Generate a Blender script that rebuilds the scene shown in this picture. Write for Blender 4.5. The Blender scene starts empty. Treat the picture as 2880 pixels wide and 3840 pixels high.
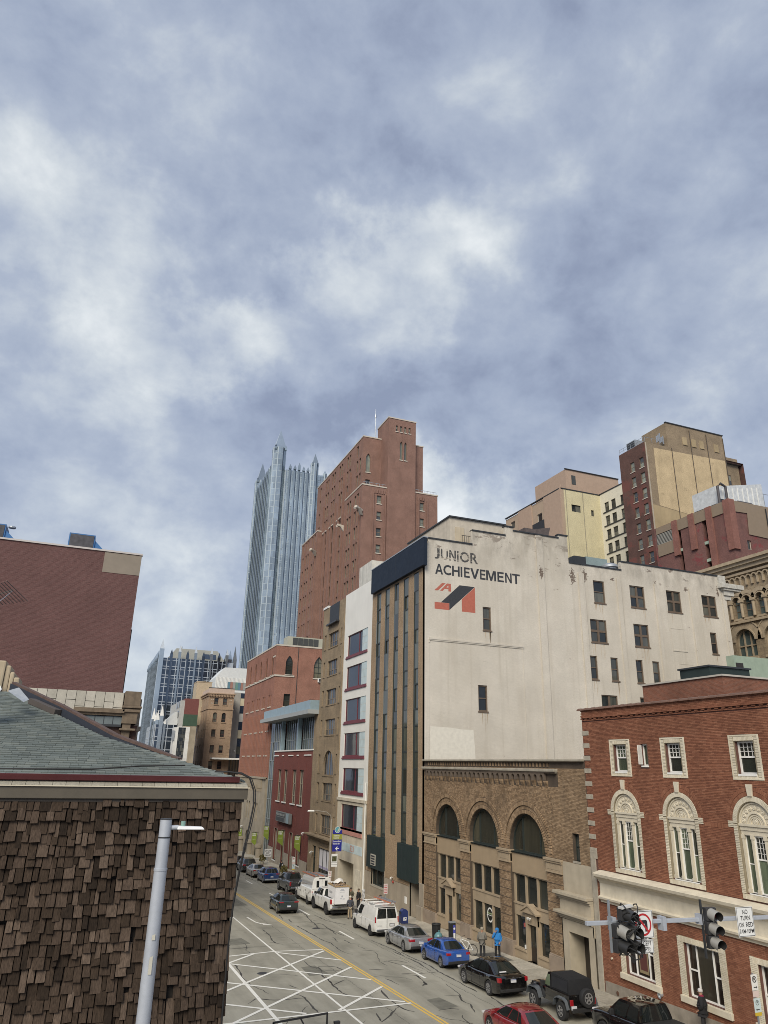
import bpy, bmesh, math, random
import numpy as np
from math import sin, cos, pi, sqrt, atan2, radians
from mathutils import Vector, Matrix
rnd = random.Random(11)
SC = bpy.context.scene
COL = SC.collection

# ------------------------------------------------------------------ camera
EYE = Vector((0, 0, 12.0))
cam_d = bpy.data.cameras.new("camera"); cam = bpy.data.objects.new("camera", cam_d); COL.objects.link(cam)
cam_d.sensor_fit = 'HORIZONTAL'; cam_d.sensor_width = 36.0; cam_d.lens = 36.0 * 2663 / 2880
cam_d.clip_start = 0.2; cam_d.clip_end = 6000
RT = Vector((0.92689154, -0.37469534, 0.02180549)); DN = Vector((0.14579827, 0.30591234, -0.94082969)); FW = Vector((0.34585393, 0.87522628, 0.33817749))
cam.matrix_world = Matrix(((RT.x, -DN.x, -FW.x, EYE.x), (RT.y, -DN.y, -FW.y, EYE.y), (RT.z, -DN.z, -FW.z, EYE.z), (0, 0, 0, 1)))
SC.camera = cam
SC.cycles.filter_width = 0.9

# ------------------------------------------------------------------ light and exposure
SC.view_settings.view_transform = 'Standard'; SC.view_settings.look = 'None'
SC.view_settings.exposure = 1.25; SC.view_settings.gamma = 1.0; SC.view_settings.use_curve_mapping = False
EXPO = 2 ** 1.25
SUN = Vector((-0.54, -0.66, 0.66)).normalized()           # towards the brightest part of the overcast, behind the viewer
sl = bpy.data.lights.new("sun", 'SUN'); sl.energy = 1.5; sl.angle = radians(32); sl.color = (1.0, 0.915, 0.775)
so = bpy.data.objects.new("sun", sl); COL.objects.link(so); so.rotation_euler = SUN.to_track_quat('Z', 'Y').to_euler(); so.location = (0, -20, 60)
W = bpy.data.worlds.new("World"); SC.world = W; W.use_nodes = True

def nd(nt, t, **kw):
    n = nt.nodes.new(t)
    for k, v in kw.items(): setattr(n, k, v)
    return n
def mathn(nt, op, a, b=None, c=None, clamp=False):
    n = nt.nodes.new('ShaderNodeMath'); n.operation = op; n.use_clamp = clamp
    for i, x in enumerate((a, b, c)):
        if x is None: continue
        if isinstance(x, (int, float)): n.inputs[i].default_value = x
        else: nt.links.new(x, n.inputs[i])
    return n.outputs[0]
def mixc(nt, fac, a, b, bt='MIX'):
    n = nt.nodes.new('ShaderNodeMix'); n.data_type = 'RGBA'; n.blend_type = bt
    for i, x in ((0, fac), (6, a), (7, b)):
        if isinstance(x, (int, float)): n.inputs[i].default_value = x
        elif isinstance(x, (tuple, list)): n.inputs[i].default_value = tuple(x[:3]) + (1,)
        else: nt.links.new(x, n.inputs[i])
    return n.outputs[2]
def maprange(nt, v, a, b, c=0.0, d=1.0, smooth=False):
    n = nt.nodes.new('ShaderNodeMapRange'); n.interpolation_type = 'SMOOTHSTEP' if smooth else 'LINEAR'
    nt.links.new(v, n.inputs[0])
    for i, x in zip((1, 2, 3, 4), (a, b, c, d)): n.inputs[i].default_value = x
    return n.outputs[0]
def noise(nt, vec, scale, detail=4, rough=.55, dist=0.0):
    n = nt.nodes.new('ShaderNodeTexNoise'); n.inputs['Scale'].default_value = scale; n.inputs['Detail'].default_value = detail
    n.inputs['Roughness'].default_value = rough; n.inputs['Distortion'].default_value = dist
    if vec is not None: nt.links.new(vec, n.inputs['Vector'])
    return n.outputs['Fac']

BLOBS = [((-.165, .753, .637), 6, .12, 0), ((-.165, .753, .637), 3.6, .16, 1), ((-.165, .84, .52), 16, .05, 0), ((-.12, .92, .36), 12, .07, 0), ((-.054, .792, .608), 7, .10, 0), ((.02, .83, .555), 9, .20, 0), ((.07, .85, .52), 7, .12, 0), ((.00, .86, .50), 8, .09, 0),
         ((.168, .828, .535), 6, .22, 0), ((.12, .83, .51), 7, .10, 0), ((.235, .80, .55), 7, .12, 0), ((.26, .755, .60), 6, .16, 0), ((.31, .72, .62), 7, .20, 0), ((.37, .67, .645), 6, .17, 0), ((.36, .76, .55), 9, .06, 0),
         ((.345, .875, .335), 6, .50, 0), ((.41, .845, .34), 7, .42, 0), ((.48, .82, .30), 6, .25, 0), ((.04, .99, .14), 8, .24, 0), ((-.06, .97, .22), 10, .10, 0), ((.62, .73, .27), 10, .16, 0), ((.05, .96, .26), 7, .06, 0),
         ((.285, .665, .69), 4.5, -.16, 0), ((.25, .61, .74), 8, -.04, 0), ((.10, .74, .66), 8, -.05, 0), ((.15, .77, .62), 6, -.06, 0), ((.458, .718, .524), 12, -.04, 0), ((.19, .88, .45), 6, -.05, 0), ((.46, .80, .38), 6, -.09, 0), ((.06, .93, .35), 8, -.05, 0), ((.12, .97, .20), 5, -.03, 0)]
def build_world():
    nt = W.node_tree; nt.nodes.clear()
    out = nd(nt, 'ShaderNodeOutputWorld'); bg = nd(nt, 'ShaderNodeBackground'); nt.links.new(bg.outputs[0], out.inputs[0])
    bg.inputs['Strength'].default_value = 0.1
    sky = nd(nt, 'ShaderNodeTexSky', sky_type='NISHITA'); sky.sun_disc = False
    sky.sun_elevation = math.asin(SUN.z); sky.sun_rotation = atan2(SUN.x, SUN.y)
    tc = nd(nt, 'ShaderNodeTexCoord'); D = tc.outputs['Generated']
    sep = nd(nt, 'ShaderNodeSeparateXYZ'); nt.links.new(D, sep.inputs[0])
    den = mathn(nt, 'ADD', mathn(nt, 'MAXIMUM', sep.outputs[2], 0.0), 0.30)
    cmb = nd(nt, 'ShaderNodeCombineXYZ')
    nt.links.new(mathn(nt, 'DIVIDE', sep.outputs[0], den), cmb.inputs[0]); nt.links.new(mathn(nt, 'DIVIDE', sep.outputs[1], den), cmb.inputs[1])
    P = cmb.outputs[0]
    sd = nd(nt, 'ShaderNodeMapping'); sd.inputs['Location'].default_value = (5.3, 1.7, 2.4); sd.inputs['Scale'].default_value = (1, 1, 1.35); nt.links.new(D, sd.inputs[0])
    n1 = noise(nt, sd.outputs[0], 2.8, 9, .53, .12); 
    sh = nd(nt, 'ShaderNodeMapping'); sh.inputs['Location'].default_value = (3.1, 7.7, 1.3); nt.links.new(P, sh.inputs[0])
    n2 = noise(nt, sd.outputs[0], 8.0, 8, .58, .15)
    n3 = noise(nt, sh.outputs[0], 0.9, 3, .5, .2)
    val = mathn(nt, 'ADD', mathn(nt, 'MULTIPLY', mathn(nt, 'SUBTRACT', n1, .12), .72), mathn(nt, 'ADD', mathn(nt, 'MULTIPLY', mathn(nt, 'SUBTRACT', n2, .25), .80), mathn(nt, 'MULTIPLY', n3, .10)))
    # thin and thick places of the cloud deck
    warp = nd(nt, 'ShaderNodeTexNoise'); warp.inputs['Scale'].default_value = 5.5; warp.inputs['Detail'].default_value = 7; warp.inputs['Roughness'].default_value = .6; nt.links.new(D, warp.inputs['Vector'])
    wv = nd(nt, 'ShaderNodeVectorMath', operation='MULTIPLY_ADD'); nt.links.new(warp.outputs['Color'], wv.inputs[0]); wv.inputs[1].default_value = (.40, .40, .40); wv.inputs[2].default_value = (-.20, -.20, -.20)
    wd = nd(nt, 'ShaderNodeVectorMath', operation='ADD'); nt.links.new(D, wd.inputs[0]); nt.links.new(wv.outputs[0], wd.inputs[1])
    DW = nd(nt, 'ShaderNodeVectorMath', operation='NORMALIZE'); nt.links.new(wd.outputs[0], DW.inputs[0])
    for d, r, w, hard in BLOBS:
        d = Vector(d).normalized()
        dp = nd(nt, 'ShaderNodeVectorMath', operation='DOT_PRODUCT'); nt.links.new(D if hard else DW.outputs[0], dp.inputs[0]); dp.inputs[1].default_value = d
        val = mathn(nt, 'ADD', val, maprange(nt, dp.outputs['Value'], cos(radians(r*1.12)), 1.0, 0.0, w*(1 if hard else .52), True))
    ramp = nd(nt, 'ShaderNodeValToRGB'); nt.links.new(val, ramp.inputs[0]); e = ramp.color_ramp.elements
    cols = [(.36, (.275, .325, .450)), (.50, (.360, .420, .548)), (.62, (.432, .492, .608)), (.71, (.525, .582, .668)), (.84, (.665, .715, .762)), (1.02, (.87, .905, .92))]
    e[0].position, e[0].color = cols[0][0], cols[0][1] + (1,); e[1].position, e[1].color = cols[-1][0], cols[-1][1] + (1,)
    for p, c in cols[1:-1]:
        x = e.new(p); x.color = c + (1,)
    k = nd(nt, 'ShaderNodeVectorMath', operation='SCALE'); nt.links.new(ramp.outputs[0], k.inputs[0]); k.inputs['Scale'].default_value = 10.0 / EXPO
    cover = mixc(nt, .96, sky.outputs[0], k.outputs[0])
    nt.links.new(cover, bg.inputs['Color'])
build_world()

# ------------------------------------------------------------------ ground level
def g(y): return 1.5 - .03 * min(max(y, -40.0), 190.0)

# ------------------------------------------------------------------ mesh helpers
class MB:
    def __init__(s): s.v = []; s.f = []; s.m = []
    def poly(s, pts, mi=0):
        n = len(s.v); s.v += [tuple(p) for p in pts]; s.f.append(tuple(range(n, n + len(pts)))); s.m.append(mi); return s
    def box(s, x0, x1, y0, y1, z0, z1, mi=0):
        n = len(s.v); s.v += [(x0,y0,z0),(x1,y0,z0),(x1,y1,z0),(x0,y1,z0),(x0,y0,z1),(x1,y0,z1),(x1,y1,z1),(x0,y1,z1)]
        for f in ((0,3,2,1),(4,5,6,7),(0,1,5,4),(1,2,6,5),(2,3,7,6),(3,0,4,7)): s.f.append(tuple(n+i for i in f)); s.m.append(mi)
        return s
    def hexa(s, p8, mi=0):
        n = len(s.v); s.v += [tuple(p) for p in p8]
        for f in ((0,3,2,1),(4,5,6,7),(0,1,5,4),(1,2,6,5),(2,3,7,6),(3,0,4,7)): s.f.append(tuple(n+i for i in f)); s.m.append(mi)
        return s
    def frustum(s, cx, cy, z0, z1, hx0, hy0, hx1, hy1, mi=0):
        return s.hexa([(cx-hx0,cy-hy0,z0),(cx+hx0,cy-hy0,z0),(cx+hx0,cy+hy0,z0),(cx-hx0,cy+hy0,z0),(cx-hx1,cy-hy1,z1),(cx+hx1,cy-hy1,z1),(cx+hx1,cy+hy1,z1),(cx-hx1,cy+hy1,z1)], mi)
    def bar(s, p0, p1, w, h, mi=0):
        p0 = Vector(p0); p1 = Vector(p1); d = (p1 - p0).normalized(); up = Vector((0,0,1)) if abs(d.z) < .95 else Vector((0,1,0))
        a = d.cross(up).normalized() * (w/2); b = a.cross(d).normalized() * (h/2)
        return s.hexa([p0-a-b, p0+a-b, p1+a-b, p1-a-b, p0-a+b, p0+a+b, p1+a+b, p1-a+b], mi)
    def ring(s, c, d, r, n):
        d = Vector(d).normalized(); up = Vector((0,0,1)) if abs(d.z) < .9 else Vector((1,0,0)); a = d.cross(up).normalized(); b = a.cross(d).normalized()
        k = len(s.v); s.v += [tuple(Vector(c) + a*(r*cos(2*pi*i/n)) + b*(r*sin(2*pi*i/n))) for i in range(n)]; return k
    def tube(s, pts, r, n=8, mi=0, caps=True):
        pts = [Vector(p) for p in pts]; rs = r if isinstance(r, (list, tuple)) else [r]*len(pts); ks = []
        for i, p in enumerate(pts):
            d = (pts[min(i+1, len(pts)-1)] - pts[max(i-1, 0)]); ks.append(s.ring(p, d, rs[i], n))
        for a, b in zip(ks, ks[1:]):
            for i in range(n): s.f.append((a+i, a+(i+1)%n, b+(i+1)%n, b+i)); s.m.append(mi)
        if caps:
            s.f.append(tuple(ks[0]+i for i in range(n))); s.m.append(mi); s.f.append(tuple(ks[-1]+i for i in range(n))); s.m.append(mi)
        return s
    def cyl(s, p0, p1, r, n=12, mi=0, r1=None): return s.tube([p0, p1], [r, r if r1 is None else r1], n, mi)
    def lathe(s, c, axis, prof, n=20, mi=0):
        c = Vector(c); axis = Vector(axis).normalized(); ks = [s.ring(c + axis*a, axis, max(r, 1e-4), n) for a, r in prof]
        for a, b in zip(ks, ks[1:]):
            for i in range(n): s.f.append((a+i, a+(i+1)%n, b+(i+1)%n, b+i)); s.m.append(mi)
        for k in (ks[0], ks[-1]): s.f.append(tuple(k+i for i in range(n))); s.m.append(mi)
        return s
    def prism(s, pts, off, mi=0):
        n = len(pts); k = len(s.v); off = Vector(off); s.v += [tuple(p) for p in pts] + [tuple(Vector(p)+off) for p in pts]
        s.f.append(tuple(k+i for i in range(n))); s.m.append(mi); s.f.append(tuple(k+n+i for i in range(n))); s.m.append(mi)
        for i in range(n): s.f.append((k+i, k+(i+1)%n, k+n+(i+1)%n, k+n+i)); s.m.append(mi)
        return s
    def mesh(s, name, mats, smooth=False, bevel=0, seg=2):
        me = bpy.data.meshes.new(name); me.from_pydata(s.v, [], s.f)
        for m in (mats if isinstance(mats, (list, tuple)) else [mats]): me.materials.append(m)
        if any(s.m): me.polygons.foreach_set('material_index', s.m)
        bm = bmesh.new(); bm.from_mesh(me)
        if smooth or bevel: bmesh.ops.remove_doubles(bm, verts=bm.verts, dist=1e-5)
        if bevel:
            ed = [e for e in bm.edges if len(e.link_faces) == 2 and e.calc_face_angle(0) > .5]
            bmesh.ops.bevel(bm, geom=ed, offset=bevel, segments=seg, profile=.6, affect='EDGES', clamp_overlap=True)
        bmesh.ops.recalc_face_normals(bm, faces=bm.faces); bm.to_mesh(me); bm.free()
        if smooth:
            me.polygons.foreach_set('use_smooth', [True]*len(me.polygons))
            try: me.set_sharp_from_angle(angle=radians(smooth if smooth > 1 else 40))
            except Exception: pass
        me.update(); return me
def link(name, me, parent=None, loc=None):
    o = bpy.data.objects.new(name, me); COL.objects.link(o)
    if parent is not None: o.parent = parent; o.matrix_parent_inverse = Matrix.Translation(-Vector(parent['_o'])) if '_o' in parent else Matrix()
    if loc is not None: o.location = loc
    return o
def obj(name, mb, mats, parent=None, smooth=False, bevel=0, loc=None, seg=2):
    return link(name, mb.mesh(name, mats, smooth, bevel, seg), parent, loc)
def thing(name, label, cat, loc=(0,0,0), group=None, local=False, rz=0):
    """An Empty at the thing's base. local=False: its parts are given in world coordinates."""
    o = bpy.data.objects.new(name, None); COL.objects.link(o); o.location = loc; o.rotation_euler = (0,0,rz); o.empty_display_size = .3
    o['label'] = label; o['category'] = cat
    if group: o['group'] = group
    if not local: o['_o'] = list(loc)
    return o
def tag(o, label, cat, group=None):
    o['label'] = label; o['category'] = cat
    if group: o['group'] = group
    return o
def structure(o): o['kind'] = 'structure'; return o
def stuff(o): o['kind'] = 'stuff'; return o
def copy_tree(o, parent=None):
    c = o.copy(); COL.objects.link(c)
    if parent is not None: c.parent = parent
    for ch in list(o.children): copy_tree(ch, c)
    return c
def npmesh(name, V, Q, mat):
    me = bpy.data.meshes.new(name); V = np.asarray(V, np.float32).reshape(-1, 3); Q = np.asarray(Q, np.int32).reshape(-1, 4)
    me.vertices.add(len(V)); me.vertices.foreach_set('co', V.ravel()); me.loops.add(Q.size); me.loops.foreach_set('vertex_index', Q.ravel())
    me.polygons.add(len(Q)); me.polygons.foreach_set('loop_start', np.arange(0, Q.size, 4, dtype=np.int32)); me.polygons.foreach_set('loop_total', np.full(len(Q), 4, np.int32))
    me.polygons.foreach_set('use_smooth', np.zeros(len(Q), dtype=bool)); me.materials.append(mat); me.update(calc_edges=True); me.validate(); return me

# ------------------------------------------------------------------ materials
MATS = {}
def lin(c): return tuple(((x/255)/12.92 if x/255 <= .04045 else ((x/255+.055)/1.055)**2.4) for x in c)
def newmat(name):
    m = bpy.data.materials.new(name); m.use_nodes = True; nt = m.node_tree; b = nt.nodes['Principled BSDF']; return m, nt, b
def setc(nt, b, sock, x):
    if isinstance(x, (tuple, list)): b.inputs[sock].default_value = tuple(x[:3]) + (1,)
    elif isinstance(x, (int, float)): b.inputs[sock].default_value = x
    else: nt.links.new(x, b.inputs[sock])
def wallvec(nt):
    ge = nd(nt, 'ShaderNodeNewGeometry'); sp = nd(nt, 'ShaderNodeSeparateXYZ'); nt.links.new(ge.outputs['Position'], sp.inputs[0])
    sn = nd(nt, 'ShaderNodeSeparateXYZ'); nt.links.new(ge.outputs['True Normal'], sn.inputs[0])
    fx = mathn(nt, 'GREATER_THAN', mathn(nt, 'ABSOLUTE', sn.outputs[0]), .7); fz = mathn(nt, 'GREATER_THAN', mathn(nt, 'ABSOLUTE', sn.outputs[2]), .7)
    u = mathn(nt, 'ADD', mathn(nt, 'MULTIPLY', sp.outputs[1], fx), mathn(nt, 'MULTIPLY', sp.outputs[0], mathn(nt, 'SUBTRACT', 1.0, fx)))
    v = mathn(nt, 'ADD', mathn(nt, 'MULTIPLY', sp.outputs[1], fz), mathn(nt, 'MULTIPLY', sp.outputs[2], mathn(nt, 'SUBTRACT', 1.0, fz)))
    c = nd(nt, 'ShaderNodeCombineXYZ'); nt.links.new(u, c.inputs[0]); nt.links.new(v, c.inputs[1]); return c.outputs[0], ge, sp
def scalev(nt, v, s):
    n = nd(nt, 'ShaderNodeVectorMath', operation='MULTIPLY'); nt.links.new(v, n.inputs[0]); n.inputs[1].default_value = s; return n.outputs[0]
def bump(nt, b, h, strength=.3, dist=.02):
    n = nd(nt, 'ShaderNodeBump'); n.inputs['Strength'].default_value = strength; n.inputs['Distance'].default_value = dist
    nt.links.new(h, n.inputs['Height']); nt.links.new(n.outputs[0], b.inputs['Normal'])
def plain(name, col, rough=.6, metal=0.0, var=.12, vs=1.5, coat=0.0, spec=.5, bumpy=0.0, streak=0.0):
    """one real colour with a little wear: large soft variation, optional rain streaks and grain"""
    if name in MATS: return MATS[name]
    m, nt, b = newmat(name); vec, ge, sp = wallvec(nt)
    n = noise(nt, ge.outputs['Position'], vs, 6, .6)
    c = mixc(nt, maprange(nt, n, .3, .7), tuple(x*(1-var) for x in col), tuple(min(1, x*(1+var*.6)) for x in col))
    if streak:
        s = noise(nt, scalev(nt, vec, (2.2, .13, 1)), 1.0, 6, .65)
        c = mixc(nt, maprange(nt, s, .5, .78, 0, streak), c, tuple(x*.45 for x in col))
    setc(nt, b, 'Base Color', c); b.inputs['Metallic'].default_value = metal
    r = maprange(nt, noise(nt, ge.outputs['Position'], vs*4, 3), .2, .8, max(.02, rough-.08), min(1, rough+.08)); nt.links.new(r, b.inputs['Roughness'])
    b.inputs['Coat Weight'].default_value = coat; b.inputs['Coat Roughness'].default_value = .05; b.inputs['Specular IOR Level'].default_value = spec
    if bumpy: bump(nt, b, noise(nt, ge.outputs['Position'], 40, 4), bumpy, .01)
    MATS[name] = m; return m
def brickmat(name, c1, c2, mortar, bw=.22, bh=.075, ms=.012, stain=.35, dark=(.05,.045,.04), bstr=.4, big=.25, patch=None, fine=.2):
    if name in MATS: return MATS[name]
    m, nt, b = newmat(name); vec, ge, sp = wallvec(nt)
    t = nd(nt, 'ShaderNodeTexBrick'); nt.links.new(vec, t.inputs['Vector']); t.inputs['Scale'].default_value = 1.0
    t.inputs['Color1'].default_value = c1 + (1,); t.inputs['Color2'].default_value = c2 + (1,); t.inputs['Mortar'].default_value = mortar + (1,)
    t.inputs['Mortar Size'].default_value = ms; t.inputs['Mortar Smooth'].default_value = .2; t.inputs['Brick Width'].default_value = bw; t.inputs['Row Height'].default_value = bh
    c = t.outputs['Color']
    n1 = noise(nt, vec, .35, 6, .6); c = mixc(nt, 1.0, c, mixc(nt, maprange(nt, n1, .3, .72), (1-big,)*3, (1+big*.5,)*3), 'MULTIPLY')
    nf = noise(nt, scalev(nt, vec, (4.3, 13.0, 1)), 1.0, 2, .5); c = mixc(nt, 1.0, c, mixc(nt, maprange(nt, nf, .3, .7), (1-fine,)*3, (1+fine*.75,)*3), 'MULTIPLY')
    s = noise(nt, scalev(nt, vec, (.9, .10, 1)), 1.0, 7, .65)
    c = mixc(nt, maprange(nt, s, .52, .80, 0, stain), c, dark)
    if patch:
        pn = noise(nt, vec, patch[0], 8, .7); c = mixc(nt, maprange(nt, pn, patch[1], patch[1]+.04, 0, patch[3]), c, patch[2])
    setc(nt, b, 'Base Color', c); b.inputs['Roughness'].default_value = .88; b.inputs['Specular IOR Level'].default_value = .25
    bump(nt, b, mathn(nt, 'ADD', mathn(nt, 'SUBTRACT', 1.0, t.outputs['Fac']), mathn(nt, 'MULTIPLY', nf, fine*2.5)), bstr, .012)
    MATS[name] = m; return m
def unitmat(name, cols, rough=.85, grain=(30, .25), spec=.25, bmp=.25, obj_random=True, streak=None, soot=0):
    """real separate pieces (bricks, shakes, slabs): every loose piece has a tone of its own"""
    if name in MATS: return MATS[name]
    m, nt, b = newmat(name); ge = nd(nt, 'ShaderNodeNewGeometry'); oi = nd(nt, 'ShaderNodeObjectInfo')
    r = mathn(nt, 'FRACT', mathn(nt, 'ADD', ge.outputs['Random Per Island'], oi.outputs['Random']))
    ramp = nd(nt, 'ShaderNodeValToRGB'); nt.links.new(r, ramp.inputs[0]); ramp.color_ramp.interpolation = 'LINEAR'; e = ramp.color_ramp.elements
    e[0].position = 0; e[0].color = cols[0] + (1,); e[1].position = 1; e[1].color = cols[-1] + (1,)
    for i, c in enumerate(cols[1:-1]): x = e.new((i+1)/(len(cols)-1)); x.color = c + (1,)
    n = noise(nt, ge.outputs['Position'] if streak is None else scalev(nt, ge.outputs['Position'], streak), grain[0], 5, .65)
    c = mixc(nt, 1.0, ramp.outputs[0], mixc(nt, maprange(nt, n, .3, .7), (1-grain[1],)*3, (1+grain[1]*.7,)*3), 'MULTIPLY')
    n2 = noise(nt, ge.outputs['Position'], .45, 6, .62); c = mixc(nt, 1.0, c, mixc(nt, maprange(nt, n2, .3, .7), (.76,)*3, (1.14,)*3), 'MULTIPLY')
    if soot:
        n4 = noise(nt, scalev(nt, ge.outputs['Position'], (1, 1, .35)), .8, 7, .68); c = mixc(nt, maprange(nt, n4, .5, .72, 0, soot), c, (.03, .028, .025))
    setc(nt, b, 'Base Color', c); b.inputs['Roughness'].default_value = rough; b.inputs['Specular IOR Level'].default_value = spec
    bump(nt, b, n, bmp, .006); MATS[name] = m; return m
def glass(name, tint=(.018, .022, .025), rough=.06, lights=(.17, .17, .14), amt=.7, metal=0.0, spec=.6):
    """window glass: a dark room behind a clear reflecting surface, blinds and curtains drawn in some"""
    if name in MATS: return MATS[name]
    m, nt, b = newmat(name); vec, ge, sp = wallvec(nt); oi = nd(nt, 'ShaderNodeObjectInfo'); r = oi.outputs['Random']
    n = noise(nt, scalev(nt, vec, (2.6, .25, 1)), 1.0, 4, .6); n2 = noise(nt, vec, .9, 4, .6)
    c = mixc(nt, mathn(nt, 'MULTIPLY', maprange(nt, r, 1-amt, 1.0, 0, 1), maprange(nt, n, .3, .7, .4, 1)), tint, lights)
    c = mixc(nt, maprange(nt, n2, .52, .7, 0, .35), c, tuple(x*2.0 for x in tint))
    setc(nt, b, 'Base Color', c); b.inputs['Roughness'].default_value = rough; b.inputs['Metallic'].default_value = metal; b.inputs['Specular IOR Level'].default_value = spec
    bump(nt, b, noise(nt, ge.outputs['Position'], .7, 2), .05, .05)
    MATS[name] = m; return m
def paint(name, col, rough=.28, metal=0.0, coat=1.0):
    if name in MATS: return MATS[name]
    m, nt, b = newmat(name); tc = nd(nt, 'ShaderNodeTexCoord'); n = noise(nt, tc.outputs['Object'], 2.5, 6, .6); sp = nd(nt, 'ShaderNodeSeparateXYZ'); nt.links.new(tc.outputs['Object'], sp.inputs[0])
    c = mixc(nt, maprange(nt, n, .35, .75, 0, .16 if max(col) > .1 else .03), col, (.20, .18, .15))
    low = mathn(nt, 'MULTIPLY', maprange(nt, sp.outputs[2], .75, .2, 0, .5 if max(col) > .1 else .22), maprange(nt, n, .3, .6)); c = mixc(nt, low, c, (.12, .105, .085))     # road film thrown up by the wheels
    setc(nt, b, 'Base Color', c); b.inputs['Roughness'].default_value = rough; b.inputs['Metallic'].default_value = metal
    b.inputs['Coat Weight'].default_value = coat; b.inputs['Coat Roughness'].default_value = .04; MATS[name] = m; return m

BLACK = plain('black_rubber', (.018, .018, .019), .75)
DARKM = plain('dark_metal', (.03, .032, .035), .45)
STEEL = plain('galvanised_steel', (.40, .43, .46), .45, .55, .15, 3)
CHROME = plain('chrome', (.62, .63, .65), .15, .95, .05)
WHITEP = plain('white_paint', (.74, .74, .71), .5, streak=.2)
ROOFM = plain('roof_membrane', (.10, .10, .10), .9)
GLASS = glass('window_glass')
CARGLASS = glass('car_glass', (.012, .015, .015), .03, (.03, .035, .03), .3)
def flat(name, col, rough=.6): return plain(name, col, rough, var=.04)

# ------------------------------------------------------------------ facade helpers
def PT(ax, pos, a, z, d=0.0):
    """a point of a facade plane: ax 'X' faces -X, 'Y' faces -Y, 'x' faces +X; d goes into the wall"""
    return (pos + d, a, z) if ax == 'X' else ((a, pos + d, z) if ax == 'Y' else (pos - d, a, z))
def fbox(mb, ax, pos, a0, a1, z0, z1, d0, d1, mi=0):
    p = PT(ax, pos, a0, z0, d0); q = PT(ax, pos, a1, z1, d1)
    return mb.box(min(p[0],q[0]), max(p[0],q[0]), min(p[1],q[1]), max(p[1],q[1]), min(p[2],q[2]), max(p[2],q[2]), mi)
def arc(ac, zs, r, n=16, rz=None): return [(ac + r*cos(pi*i/n), zs + (rz or r)*sin(pi*i/n)) for i in range(n+1)]
def wall(mb, ax, pos, a0, a1, z0, z1, holes=(), depth=.2, mi=0, rmi=None):
    """a wall face with real openings and their reveals. hole: (a0,a1,z0,z1[,'arch'|'gothic'])"""
    rmi = mi if rmi is None else rmi
    A = sorted({a0, a1} | {min(max(x, a0), a1) for h in holes for x in h[:2]}); Z = sorted({z0, z1} | {min(max(x, z0), z1) for h in holes for x in h[2:4]})
    inh = lambda a, z: any(h[0] < a < h[1] and h[2] < z < h[3] for h in holes)
    for j in range(len(Z)-1):
        i = 0
        while i < len(A)-1:
            if inh((A[i]+A[i+1])/2, (Z[j]+Z[j+1])/2): i += 1; continue
            k = i
            while k+1 < len(A)-1 and not inh((A[k+1]+A[k+2])/2, (Z[j]+Z[j+1])/2): k += 1
            mb.poly([PT(ax,pos,A[i],Z[j]), PT(ax,pos,A[k+1],Z[j]), PT(ax,pos,A[k+1],Z[j+1]), PT(ax,pos,A[i],Z[j+1])], mi); i = k+1
    for h in holes:
        b0, b1, c0, c1 = h[:4]; pts = None
        if len(h) > 4: pts = hole_outline(h)
        else: pts = [(b0,c0),(b1,c0),(b1,c1),(b0,c1)]
        n = len(pts)
        for i in range(n):
            p, q = pts[i], pts[(i+1) % n]
            mb.poly([PT(ax,pos,p[0],p[1]), PT(ax,pos,q[0],q[1]), PT(ax,pos,q[0],q[1],depth), PT(ax,pos,p[0],p[1],depth)], rmi)
        if len(h) > 4:
            top = [p for p in pts[2:]] ; cr = (b1, c1); cl = (b0, c1); m = len(top)//2
            for i in range(m): mb.poly([PT(ax,pos,*cr), PT(ax,pos,*top[i]), PT(ax,pos,*top[i+1])], mi)
            for i in range(m, len(top)-1): mb.poly([PT(ax,pos,*cl), PT(ax,pos,*top[i]), PT(ax,pos,*top[i+1])], mi)
            mb.poly([PT(ax,pos,*cr), PT(ax,pos,*top[m]), PT(ax,pos,*cl)], mi)
    return mb
def hole_outline(h):
    b0, b1, c0, c1 = h[:4]; ac = (b0+b1)/2; r = (b1-b0)/2
    if len(h) > 4 and h[4] == 'arch':
        return [(b0,c0),(b1,c0)] + arc(ac, c1-r, r, 16)
    if len(h) > 4 and h[4] == 'gothic':
        hz = min(1.1*(b1-b0), c1-c0-.1); zs = c1-hz; out = [(b0,c0),(b1,c0)]
        right = [(ac + r*(1-(i/6)**1.7), zs + hz*(i/6)**.8) for i in range(7)]; out += right
        out += [(2*ac-a, z) for a, z in reversed(right[:-1])]; return out
    return [(b0,c0),(b1,c0),(b1,c1),(b0,c1)]
PANE_CACHE = {}
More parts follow.
